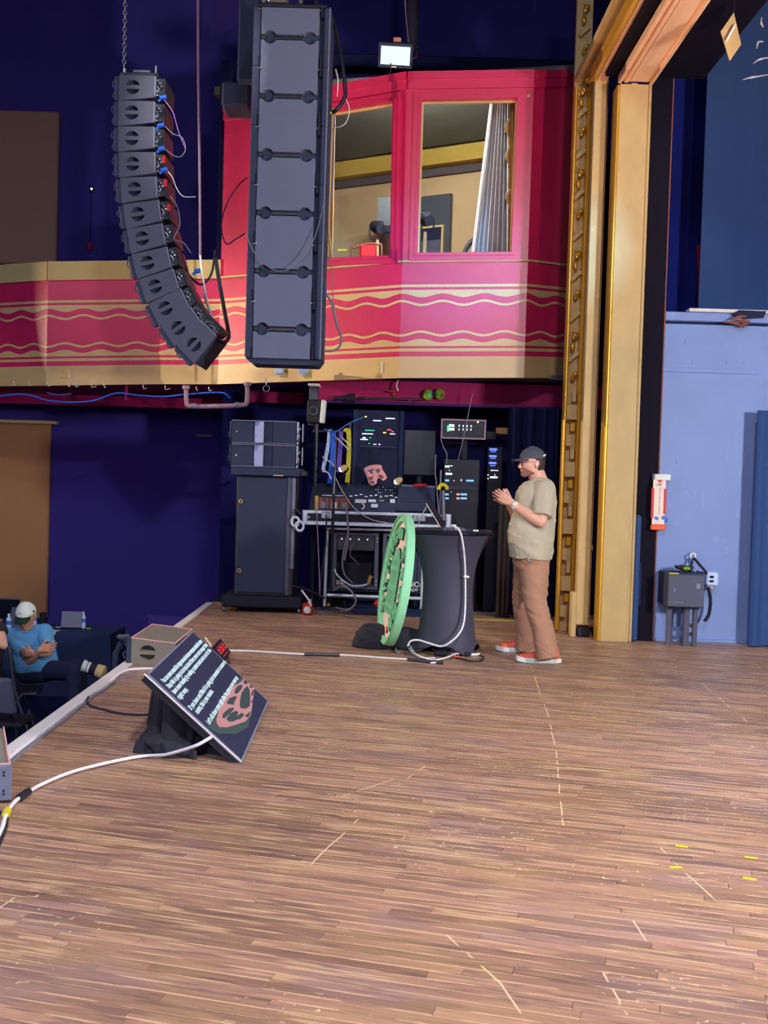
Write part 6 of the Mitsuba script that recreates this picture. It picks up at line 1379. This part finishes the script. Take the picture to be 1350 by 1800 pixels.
# ---------------------------------------------------------------- presenter
pk = thing('person', 'man in a sage t-shirt and grey cap standing with raised hands beside the high table', 'person')
HM = head_frame((1.235,9.640,1.654), (-.96, -.26, -.03))
hw = lambda x, y, z: (HM @ [x, y, z, 1])[:3]
neckb = (1.315,9.660,1.493)
LS, RS = np.array((1.328,9.460,1.443)), np.array((1.293,9.880,1.436))          # shoulders, left one nearest
LE, RE = np.array((1.295,9.360,1.181)), np.array((1.170,9.860,1.186))
LW, RW = np.array((1.064,9.440,1.322)), np.array((1.051,9.620,1.326))
chest = [((1.266,9.580,1.363), .165), ((1.306,9.740,1.360), .165), ((1.342,9.600,1.441), .105), ((1.352,9.740,1.440), .105)]
belly = [((1.232,9.580,1.083), .182), ((1.253,9.740,1.076), .182), ((1.262,9.580,1.199), .178), ((1.283,9.740,1.194), .178)]
hips = [((1.253,9.580,0.882), .158), ((1.274,9.740,0.871), .158)]
LH, RH = np.array((1.278,9.560,0.803)), np.array((1.251,9.760,0.786))
LK, RK = np.array((1.280,9.420,0.487)), np.array((1.230,9.860,0.464))
LA, RA_ = np.array((1.384,9.330,0.101)), np.array((1.281,9.930,0.093))
body = head_bones(HM)
body += [bone(hw(-.03, 0, -.02), neckb, .066, .078), bone(hw(.0, 0, -.05), neckb, .05, .06), bone(neckb, LS, .06, .06), bone(neckb, RS, .06, .06)]
body += [blob([(p, r - .03) for p, r in chest]), blob([(p, r - .03) for p, r in belly] + [(p, r - .03) for p, r in hips]), blob([(p, r - .03) for p, r in chest[:2] + belly[2:]])]
for S_, E_, W_p in ((LS, LE, LW), (RS, RE, RW)):
    body += chainb([S_, S_ + (E_ - S_) * .5, E_], [.062, .056, .045]) + chainb([E_, E_ + (W_p - E_) * .3, W_p], [.045, .049, .029])
for H_, K_, A_2 in ((LH, LK, LA), (RH, RK, RA_)):
    body += chainb([H_, K_], [.10, .06]) + chainb([K_, K_ + (A_2 - K_) * .3, A_2], [.06, .058, .04])
body += hand(LW, np.array((0.931,9.460,1.412)) - LW, (.12, 1, -.10), (.22, -.1, 1), [.42, .36, .32, .3])
body += hand(RW, np.array((0.929,9.580,1.391)) - RW, (.05, -1, -.1), (.35, .1, 1), [.30, .28, .26, .26])
bkey = part(pk, 'body', skin(body, .0085, 8), 'm_skin', smooth=True)
face_parts(pk, HM, 'm_hair', 'm_beard')
# hair at the nape and temples
h = join([blob([(hw(-.03, 0, .04), .0905), (hw(-.03, 0, .0), .086), (hw(-.066, 0, -.045), .048)]), blob([(hw(-.005, 0, .05), .086), (hw(-.03, 0, .045), .09)])])
n_ = HM[:3, :3] @ unit((-1, 0, .32)); h = h.trim_by_plane([float(v) for v in n_], float(np.dot(n_, hw(-.012, 0, .02))))
n2 = HM[:3, :3] @ unit((-.2, 0, 1)); h = h.trim_by_plane([float(v) for v in n2], float(np.dot(n2, hw(-.05, 0, -.062))))
part(pk, 'hair', skin(h, .01, 2, folds(.005, 60, 60, 30, 3)), 'm_hair', smooth=True)
# cap
cp_ = join([blob([(hw(-.022, 0, .056), .0985), (hw(.012, 0, .056), .09), (hw(-.012, 0, .075), .084)])])
n_ = HM[:3, :3] @ unit((-.10, 0, 1)); cp_ = cp_.trim_by_plane([float(v) for v in n_], float(np.dot(n_, hw(0, 0, .052))))
ck = part(pk, 'cap', skin(cp_, .008, 1), 'm_cap_grey', smooth=30)
bl = Polygon([(.06, -.078), (.10, -.074), (.145, -.055), (.165, -.022), (.168, 0), (.165, .022), (.145, .055), (.10, .074), (.06, .078)]).buffer(.004)
bm = prism(bl, .006); bm = bm.subdivide().subdivide()
bm.vertices[:, 2] += .058 - 3.2 * bm.vertices[:, 1] ** 2 - .02 * np.clip((bm.vertices[:, 0] - .06) / .1, 0, 1)
part(ck, 'brim', xf(bm, HM), 'm_cap_grey', smooth=30)
part(ck, 'button', sph(hw(-.012, 0, .158), .009, (1, 1, .6), 1), 'm_cap_grey', smooth=True)
part(ck, 'white_stripe', skin([blob([(hw(-.09, .068, .078), .006), (hw(-.108, .046, .086), .006), (hw(-.072, .082, .074), .005)], 10)], .006, 1), 'm_white', smooth=True, label='white stripe at the back')
part(ck, 'strap', tube([hw(-.022 - .1 * math.cos(a_), .1 * math.sin(a_), .052) for a_ in np.linspace(-1.1, 1.1, 13)], .007, 8), 'm_black', smooth=True)
# glasses, earpiece, watch
part(pk, 'glasses', cat([tube([hw(.097 - .004 * abs(math.cos(a_)), s * .031 + .021 * math.cos(a_), .012 + .019 * math.sin(a_)) for a_ in np.linspace(0, 6.283, 21)], .0017, 6, 0, False) for s in (1, -1)] +
          [tube([hw(.097, .011, .016), hw(.101, 0, .019), hw(.097, -.011, .016)], .0016, 6, 3)] + [tube([hw(.092, s * .052, .018), hw(.06, s * .075, .02), hw(-.01, s * .088, .026)], .0016, 6, 3) for s in (1, -1)]), 'm_brick_brown', smooth=True)
part(pk, 'earpiece', sph(hw(-.004, .097, .006), .010, (1, .8, 1.2), 2), 'm_white', smooth=True)
fd = unit(LW - LE)
part(pk, 'watch', cat(tube([LE + (LW - LE) * .86, LE + (LW - LE) * .965], .037, 18), xf(bx((0, 0, 0), (.036, .036, .012), .005), frame(LE + (LW - LE) * .91 + np.array([-.008, -.036, .014]), fd, unit(np.cross((0, -1, .3), fd)), unit((0, -1, .3))))), 'm_pale', smooth=40)
# shirt
sh = [blob(chest + [((1.288,9.560,1.464), .09), ((1.303,9.780,1.462), .09)]), blob([(p, r + .006) for p, r in chest[:2] + belly[2:]]), blob([(p, r + .008) for p, r in belly] + [(p, r + .018) for p, r in hips] + [((1.269,9.660,0.721), .17)]),
      blob([((LS + [-.0, .02, -.01]), .092), (chest[0][0], .15), (chest[2][0], .10)]), blob([((RS + [0, -.02, -.01]), .092), (chest[1][0], .15)]), blob([(LS + [0, .03, .0], .08), (neckb, .062), (RS + [0, -.03, 0], .08)])]
hz = 0.866
body_sh = join(sh).trim_by_plane([0.02, 0.0, 1.0], float(hz + .02 * 1.2))
sl_ = []
for S_, E_ in ((LS, LE), (RS, RE)):
    d = unit(E_ - S_); b_ = join(chainb([S_, S_ + (E_ - S_) * .6, E_ + d * .1], [.092, .088, .092]))
    e_ = S_ + (E_ - S_) * .82
    sl_.append(b_.trim_by_plane([float(v) for v in -d], float(np.dot(-d, e_))))
nk = bone(neckb + np.array([-.01, 0, -.03]), hw(.02, 0, -.06), .079, .092)
shirt = join([body_sh] + sl_) - nk
def shirt_d(v):
    lo = np.clip((1.22 - v[:, 2]) / .3, 0, 1)
    q = (v - np.array([0, 0, 0])) @ np.array([[1, 0, .45], [0, 1, 0], [-.45, 0, 1]])
    return .015 * (meshkit.fbm(q * [5, 7, 19] + 3, 3, 4) - .5) * (1 + 1.2 * lo) + .006 * (meshkit.fbm(v * [14, 14, 5] + 9, 2, 7) - .5)
part(pk, 'shirt', skin(shirt, .012, 6, shirt_d), 'm_shirt', smooth=True)
# trousers
tr_ = [blob([(p, r + .004) for p, r in hips] + [(LH, .125), (RH, .125)])]
for H_, K_, A_2, hem in ((LH, LK, LA, 0), (RH, RK, RA_, 1)):
    mid = K_ + (A_2 - K_) * .5 + np.array([.012, 0, 0])
    leg = join(chainb([H_, H_ + (K_ - H_) * .55, K_, mid, A_2 + np.array([.008, 0, -.08])], [.125, .112, .094, .092, .096]))
    d = unit(A_2 - mid)
    tr_.append(leg.trim_by_plane([float(v) for v in -d], float(np.dot(-d, A_2 + d * .045))))
trs = join(tr_).trim_by_plane([0, 0, -1.0], -float(hz + .06))
def pants_d(v):
    k1 = np.exp(-((v[:, 2] - .52) / .16) ** 2) + .8 * np.exp(-((v[:, 2] - .86) / .10) ** 2) + .9 * np.exp(-((v[:, 2] - .13) / .08) ** 2)
    q = v @ np.array([[1, 0, .5], [0, 1, 0], [-.5, 0, 1]])
    return .030 * (meshkit.fbm(q * [4, 6, 22] + 5, 3, 2) - .5) * (.35 + k1) + .004 * (meshkit.fbm(v * [20, 20, 6], 2, 3) - .5)
part(pk, 'trousers', skin(trs, .012, 5, pants_d), 'm_trousers', smooth=True)
part(pk, 'pocket_clip', tube([(1.188,9.400,0.879), (1.206,9.385,0.862), (1.226,9.390,0.838)], [.006, .011, .005], 8, 4), 'm_steel', smooth=True, label='pale pocket clip')
def shoe(k, heel, toe, side):
    heel, toe = np.array(heel, float), np.array(toe, float); d = unit((toe - heel) * [1, 1, 0]); l = np.array([-d[1], d[0], 0]); L = np.linalg.norm((toe - heel)[:2])
    M = frame((heel[0], heel[1], 0), d, l, (0, 0, 1))
    w = lambda x, y, z: (M @ [x, y, z, 1])[:3]
    out = Polygon([(0.0, -.025), (.03, -.042), (.12, -.042), (.22, -.054), (.28, -.048), (.325, -.02), (.33, .0), (.32, .028), (.27, .05), (.2, .05), (.11, .04), (.03, .042), (0.0, .025)]).buffer(.005)
    out = Polygon(np.array(out.exterior.coords) * [L / .33, 1])
    s1 = prism(out.buffer(.004), .036).subdivide(); s1.vertices[:, 2] += np.where(s1.vertices[:, 2] < .02, .012 * np.clip((s1.vertices[:, 0] / L - .75) / .25, 0, 1) ** 2 + .006 * np.clip(1 - s1.vertices[:, 0] / L / .12, 0, 1), .010 * np.clip((s1.vertices[:, 0] / L - .8) / .2, 0, 1)) + .003
    sk_ = part(k, 'shoe', skin([blob([(w(.035, 0, .07), .034), (w(.04, 0, .11), .03), (w(.12, .0, .095), .036), (w(.04, 0, .045), .034)]), blob([(w(.12, 0, .1), .034), (w(.2, .004, .064), .034), (w(.13, 0, .05), .036)]), blob([(w(.19, .0, .058), .036), (w(L - .06, -.012, .045), .03), (w(L - .06, .012, .045), .03), (w(L - .035, 0, .040), .026), (w(.14, 0, .045), .036)])], .01, 6), 'm_shoe', smooth=True)
    part(sk_, 'sole', xf(s1, M), 'm_sole', smooth=40)
    part(sk_, 'toe_seam', tube([w(.215, -.034, .055), w(.222, 0, .092), w(.215, .036, .055)], .003, 6, 4), 'm_maroon', smooth=True)
    part(sk_, 'lace', cat([tube([w(.135 + .022 * i_, -.02, .124 - .013 * i_), w(.137 + .022 * i_, 0, .133 - .013 * i_), w(.135 + .022 * i_, .02, .124 - .013 * i_)], .003, 6, 3) for i_ in range(4)]), 'm_shoe', smooth=True)
shoe(pk, (1.509,9.477,0.000), (1.149,9.498,0.000), 0)
shoe(pk, (1.377,10.028,0.000), (1.032,10.059,0.000), 1)

# ---------------------------------------------------------------- audience
def seated(label, hc, fwd, sh_c, sh_half, hipc, arms, knees, feet, shirt_m, skin_m, cap=True, sleeve=.72):
    k = thing('person', label, 'person')
    M = head_frame(hc, fwd); w = lambda x, y, z: (M @ [x, y, z, 1])[:3]
    sh_c, hipc = np.array(sh_c), np.array(hipc); half = np.array(sh_half)
    L, R = sh_c + half, sh_c - half
    ms = head_bones(M) + [bone(w(-.03, 0, -.02), sh_c + [0, 0, .03], .055, .065), bone(w(.01, 0, -.06), sh_c + [0, 0, .03], .045, .06), blob([(L * .8 + sh_c * .2, .07), (R * .8 + sh_c * .2, .07), (hipc + half * .45, .11), (hipc - half * .45, .11)])]
    for S_, (E_, W_p, fd_, nd, td) in ((L, arms[0]), (R, arms[1])):
        E_, W_p = np.array(E_), np.array(W_p)
        ms += chainb([S_, (S_ + E_) / 2, E_], [.058, .05, .042]) + chainb([E_, E_ + (W_p - E_) * .3, W_p], [.042, .044, .028]) + hand(W_p, fd_, nd, td, .5)
    for s, K_, F_ in ((1, knees[0], feet[0]), (-1, knees[1], feet[1])):
        H_ = hipc + half * .45 * s
        ms += [bone(H_, K_, .085, .058), bone(K_, F_, .056, .04), bone(F_, np.array(F_) + unit((np.array(K_) - H_) * [1, 1, 0]) * .17 + [0, 0, -.04], .04, .03)]
    part(k, 'body', skin(ms, .014, 6), skin_m, smooth=True)
    top = [blob([(L * .85 + sh_c * .15 + [0, 0, -.01], .088), (R * .85 + sh_c * .15 + [0, 0, -.01], .088), (hipc + half * .42 + [0, 0, .06], .15), (hipc - half * .42 + [0, 0, .06], .15)])]
    for S_, a_ in ((L, arms[0]), (R, arms[1])):
        d = unit(np.array(a_[0]) - S_); e_ = S_ + (np.array(a_[0]) - S_) * sleeve
        top.append(join(chainb([S_, np.array(a_[0])], [.082, .078])).trim_by_plane([float(v) for v in -d], float(np.dot(-d, e_))))
    nk = bone(sh_c + [0, 0, .03], w(.02, 0, -.06), .066, .08)
    part(k, 'shirt', skin(join(top) - nk, .014, 4, folds(.009, 6, 6, 14, 3)), shirt_m, smooth=True)
    jn = [blob([(hipc + half * .42, .135), (hipc - half * .42, .135)])]
    for s, K_, F_ in ((1, knees[0], feet[0]), (-1, knees[1], feet[1])):
        jn += [bone(hipc + half * .45 * s, K_, .11, .085), bone(K_, np.array(F_) + [0, 0, .03], .082, .07)]
    part(k, 'trousers', skin(jn, .016, 4, folds(.006, 8, 8, 12, 5)), 'm_jeans', smooth=True)
    for F_, K_, s in ((feet[0], knees[0], 1), (feet[1], knees[1], -1)):
        d = unit((np.array(K_) - hipc) * [1, 1, 0]); F_ = np.array(F_)
        part(k, 'shoe', skin([blob([(F_ + [0, 0, -.02], .045), (F_ + d * .17 + [0, 0, -.05], .036), (F_ + [0, 0, -.05], .04)])], .014, 3), 'm_black', smooth=True)
    face_parts(k, M)
    if cap:
        c_ = join([blob([(w(-.022, 0, .056), .1), (w(.012, 0, .056), .092), (w(-.012, 0, .08), .086)])]); n_ = M[:3, :3] @ unit((-.1, 0, 1))
        c_ = c_.trim_by_plane([float(v) for v in n_], float(np.dot(n_, w(0, 0, .045))))
        ck = part(k, 'cap', skin(c_, .01, 1), 'm_cap_white', smooth=30)
        b_ = prism(bl, .006).subdivide().subdivide(); b_.vertices[:, 2] += .05 - 3.2 * b_.vertices[:, 1] ** 2 - .03 * np.clip((b_.vertices[:, 0] - .06) / .1, 0, 1)
        part(ck, 'brim', xf(b_, M), 'm_green_dark', smooth=30, label='dark brim')
        part(ck, 'badge', skin([blob([(w(.085, -.02, .1), .01), (w(.09, .0, .105), .01), (w(.085, -.005, .085), .01)], 10)], .008, 1), 'm_curtain_grey', smooth=True)
        part(ck, 'side_mark', sph(w(.0, .092, .078), .012, sub=1), 'm_jeans', smooth=True)
    else:
        h_ = blob([(w(-.03, 0, .05), .094), (w(-.005, 0, .06), .088)]); n_ = M[:3, :3] @ unit((-.75, 0, .6))
        part(k, 'hair', skin(h_.trim_by_plane([float(v) for v in n_], float(np.dot(n_, w(.03, 0, .06)))), .012, 2, folds(.006, 40, 40, 40, 2)), 'm_hair', smooth=True)
    return k
bs = np.array((-3.577,11.500,-0.184)); bh = np.array((-3.468,11.450,-0.550))
seated('man in a light blue t-shirt and white cap sitting with folded arms', (-3.582,11.450,-0.016), (-.12, -.9, -.42), bs, np.array([.19, -.06, .03]), bh,
       [((-3.292,11.250,-0.333), (-3.424,11.220,-0.344), (-1, .15, .05), (.1, 1, 0), (0, -.2, 1)), ((-3.496,11.330,-0.444), (-3.356,11.180,-0.302), (1, -.05, .35), (0, 1, .1), (-.3, 0, 1))],
       [(bh[0] + .46, 11.15, bh[2] + .05), (bh[0] + .42, 11.45, bh[2] + .04)], [(bh[0] + .5, 11.1, -1.13), (bh[0] + .48, 11.45, -1.13)], 'm_blue_shirt', 'm_skin_tan')
q = np.array((-3.745,10.900,-0.154))
seated('person at the left picture edge of whom only a bare elbow shows', (-3.883,11.000,0.032), (-.3, .9, -.1), q + [-.12, .1, .08], np.array([.18, -.06, 0]), q + [-.14, .1, -.42],
       [((-3.607,10.850,-0.209), (-3.743,10.750,-0.122), (-1, -.1, .4), (0, .6, -.6), (0, 0, 1)), (q + [-.36, .12, -.2], q + [-.3, -.06, -.1], (1, 0, .1), (0, .5, -.5), (0, 0, 1))],
       [(q[0] - .05, 11.45, -.72), (q[0] - .3, 11.45, -.72)], [(q[0] - .05, 11.5, -1.13), (q[0] - .3, 11.5, -1.13)], 'm_cloth_black', 'm_skin', sleeve=.3)
q = np.array((-4.996,14.900,-0.584))
seated('brown haired person behind the table at the left picture edge', (-4.929,14.700,-0.563), (.3, -.9, -.2), q + [-.03, .12, -.22], np.array([.17, -.03, 0]), q + [-.03, .16, -.66],
       [(q + [.15, -.05, -.45], q + [.05, -.2, -.36], (-.6, -.3, .2), (0, 0, -1), (0, 1, .2)), (q + [-.22, -.05, -.45], q + [-.12, -.2, -.36], (.6, -.3, .2), (0, 0, -1), (0, 1, .2))],
       [(q[0] + .05, 14.6, -.7), (q[0] - .15, 14.6, -.7)], [(q[0] + .05, 14.6, -1.13), (q[0] - .15, 14.6, -1.13)], 'm_cloth_black', 'm_skin_tan', cap=False)
# folding chairs
def folding_chair(c, ang, label):
    k = thing('folding_chair', label, 'chair')
    M = trans(c) @ rotm([0, 0, 1], ang)
    for s in (-1, 1):
        part(k, 'side_frame', xf(tube([(-.2, s * .22, 0), (-.05, s * .22, .45), (.02, s * .22, .86), (.03, s * .17, .9), (.03, s * .1, .91)], .012, 8, 5), M), 'm_grille', smooth=True)
        part(k, 'leg', xf(tube([(.14, s * .2, 0), (-.1, s * .2, .44), (-.24, s * .2, .45)], .011, 8), M), 'm_grille')
    part(k, 'seat', xf(bx((-.08, 0, .455), (.4, .38, .025), .01), M), 'm_black')
    part(k, 'backrest', xf(bx((.015, 0, .76), (.02, .42, .22), .009, ry=.12), M), 'm_cap_grey')
    part(k, 'stretcher', xf(tube([(-.14, -.22, .2), (-.14, .22, .2)], .009, 8), M), 'm_grille')
    return k
folding_chair((-3.668 - .02, 11.42, -1.2), 3.35, 'dark folding chair under the man in the white cap')
k = thing('stacking_chair', 'grey rounded chair back at the lower left picture edge', 'chair')
c_ = np.array((-3.302,9.900,-0.537))
part(k, 'backrest', skin([blob([(c_ + [-.16, 0, .16], .035), (c_ + [.06, 0, .16], .035), (c_ + [-.18, .02, -.08], .035), (c_ + [.10, .02, -.1], .035)])], .02, 3), 'm_grille', smooth=True)
part(k, 'seat', bx(c_ + [-.04, .24, -.24], (.42, .42, .05), .02), 'm_black')
for s in (-.2, .12):
    for y_ in (.05, .42): part(k, 'leg', cyl(c_ + [s, y_, -.24], (c_[0] + s * 1.1, c_[1] + y_, -1.2), .014, 8), 'm_black_metal')
part(k, 'upright', cat([tube([c_ + [s, .03, -.05], c_ + [s, .08, -.24]], .014, 8) for s in (-.14, .07)]), 'm_black_metal')
# table with cloth
k = thing('cloth_table', 'long table under a dark navy cloth below the stage', 'table')
x0, x1, y0, y1, zt_ = -6.2, -3.206, 13.4, 14.15, -.46
part(k, 'top', b2((x0, y0, zt_ - .03), (x1, y1, zt_ - .008), .004), 'm_black')
n = 260; per = [(x0 + (x1 - x0) * t, y0) for t in np.linspace(0, 1, 120)] + [(x1, y0 + (y1 - y0) * t) for t in np.linspace(0, 1, 36)[1:]] + [(x1 - (x1 - x0) * t, y1) for t in np.linspace(0, 1, 60)[1:]] + [(x0, y1 - (y1 - y0) * t) for t in np.linspace(0, 1, 20)[1:-1]]
per = np.array(per); cen = np.array([(x0 + x1) / 2, (y0 + y1) / 2]); n = len(per); g = []
rr = np.random.RandomState(4)
sN = np.cumsum(np.r_[0, np.linalg.norm(np.diff(per, axis=0), axis=1)])
wv = .5 * np.sin(sN * 15) + .35 * np.sin(sN * 27 + 1) + .3 * np.sin(sN * 7 + 2)
nor = np.zeros_like(per); nor[:, 0] = (per[:, 0] > x1 - 1e-6) * 1.0 - (per[:, 0] < x0 + 1e-6); nor[:, 1] = (per[:, 1] > y1 - 1e-6) * 1.0 - (per[:, 1] < y0 + 1e-6)
for i in range(12):
    w_ = i / 11
    q = per + nor * (.012 + w_ * (.05 + .03 * wv))[:, None]
    g.append(np.c_[q, np.full(n, zt_ - w_ * (zt_ + 1.195))])
g = np.vstack(g); f = []
for i in range(11):
    for j in range(n):
        a_, b_ = i * n + j, i * n + (j + 1) % n; f += [[a_, b_ + n, b_], [a_, a_ + n, b_ + n]]
g = np.vstack([g, [[cen[0], cen[1], zt_]]])
for j in range(n): f.append([len(g) - 1, j, (j + 1) % n])
f = np.array(f)
part(k, 'table_cloth', trimesh.Trimesh(np.vstack([g, g - [0, 0, .004]]), np.vstack([f, f[:, ::-1] + len(g)]), process=False), 'm_cloth_navy', smooth=35)
def laptop_back(c, w, h, ang, label, m='m_laptop'):
    k = thing('audience_laptop', label, 'laptop')
    M = trans(c) @ rotm([0, 0, 1], ang)
    part(k, 'lid', xf(bx((0, .05, h / 2 + .01), (w, .012, h), .005, rx=-.22), M), m)
    part(k, 'base', xf(bx((0, .17, .009), (w, .24, .016), .005), M), 'm_black_metal')
laptop_back((-3.760, 13.75, zt_ + .004), .25, .20, .05, 'grey laptop lid standing on the navy table')
laptop_back((-4.406, 13.65, zt_ + .004), .20, .24, -.3, 'grey laptop lid behind the man in the white cap')
k = thing('audience_monitor', 'dark monitor at the left picture edge on the navy table', 'monitor')
part(k, 'panel', bx((-4.649, 14.05, zt_ + .19), (.34, .03, .24), .01), 'm_black_gloss')
part(k, 'top_edge', bx((-4.636, 14.03, zt_ + .315), (.34, .03, .02), .005), 'm_grille')
part(k, 'stand', bx((-4.647, 14.06, zt_ + .04), (.06, .06, .08), .01), 'm_black')
def bottle(px, Y, label, h=.2, m='m_outlet_blue'):
    k = thing('water_bottle', label, 'bottle')
    c = (px, Y, zt_ + .003)
    part(k, 'body', lathe([(0, 0), (.028, 0), (.033, .01), (.033, .05), (.030, .06), (.033, .075), (.033, .13), (.02, .165), (.012, .175), (.012, .185), (0, .185)], 20, c), m, smooth=40)
    part(k, 'label_band', lathe([(.034, .075), (.034, .125)], 20, c), 'm_label_blue', smooth=True)
    part(k, 'cap', lathe([(0, .205), (.015, .205), (.016, .185), (.014, .18)], 16, c), 'm_white', smooth=40)
bottle(-4.413, 13.45, 'pale water bottle at the left end of the navy table')
bottle(-4.250, 13.9, 'water bottle behind the white cap')
bottle(-3.635, 13.85, 'water bottle with a blue label beside the grey laptop')
solo('tumbler', lathe([(0, 0), (.032, 0), (.042, .15), (.042, .17), (.012, .18), (0, .18)], 20, (-4.144, 13.9, zt_ + .003)), 'm_cup', 'dark tumbler standing between the white cap and the papers', 'tumbler', smooth=40)
for c_, rz_, s2, l in (((-3.932,13.351,-0.455), .3, (.2, .2, .004), 'white paper sheet beside the man in blue'), ((-3.942,13.522,-0.452), -.4, (.16, .18, .004), 'upper folded white paper on the navy table')):
    solo('paper_sheet', bx(c_, s2, .001, rz=rz_), 'm_sole', l, 'paper')
solo('blue_folder', bx((-4.538, 13.62, zt_ + .012), (.3, .16, .02), .005, rz=.1), 'm_blue', 'blue folder at the left end of the navy table', 'folder')
solo('pen', cyl((-3.954, 13.8, zt_ + .012), (-3.878, 13.82, zt_ + .012), .009, 8), 'm_steel', 'silver pen lying beside the grey laptop', 'pen')
solo('yellow_packet', bx((-3.553, 13.8, zt_ + .012), (.06, .04, .02), .006, rz=.3), 'm_lime', 'small yellow green packet right of the blue labelled bottle', 'packet')
k = thing('camera_lens', 'unidentified cream and black cylinder with a white end just beyond the pale stage edge', 'unidentified object')  # unidentified object, modelled as a cream and black cylinder
a_, b_ = np.array((-2.513,9.600,-0.161)), np.array((-2.328,9.600,-0.219)); d = b_ - a_
part(k, 'barrel', cat(tube([a_ + d * .62, a_ + d * .95, a_ + d * 1.05], [.055, .06, .03], 18)), 'm_cream', smooth=40)
part(k, 'grip', tube([a_ + d * .34, a_ + d * .64], .05, 18), 'm_black', smooth=40)
part(k, 'hood', tube([a_, a_ + d * .18], [.055, .045], 18), 'm_sole', smooth=40)
part(k, 'ring', tube([a_ + d * .23, a_ + d * .33], .048, 18), 'm_sole', smooth=40)
part(k, 'support', cat(cyl(b_ + [-.02, .0, -.03], (b_[0] - .02, 9.6, -1.2), .02, 10), cyl((b_[0] - .02, 9.6, -1.2), (b_[0] - .02, 9.6, -1.17), .16, 20)), 'm_black_metal')
k = thing('lectern_stand', 'dark grey slanted stand beside the floor loudspeaker beyond the stage edge', 'stand')
part(k, 'top', tube([(-2.219,9.600,0.095), (-2.164,9.550,0.094), (-2.105,9.500,0.117)], [.02, .03, .02], 8, 4), 'm_grille', smooth=True)
part(k, 'arm', tube([(-2.176,9.580,0.084), (-2.203,9.600,0.018), (-2.240,9.600,-0.056), (-2.240, 9.6, -1.2)], [.014, .03, .014], 8), 'm_grille_dark')
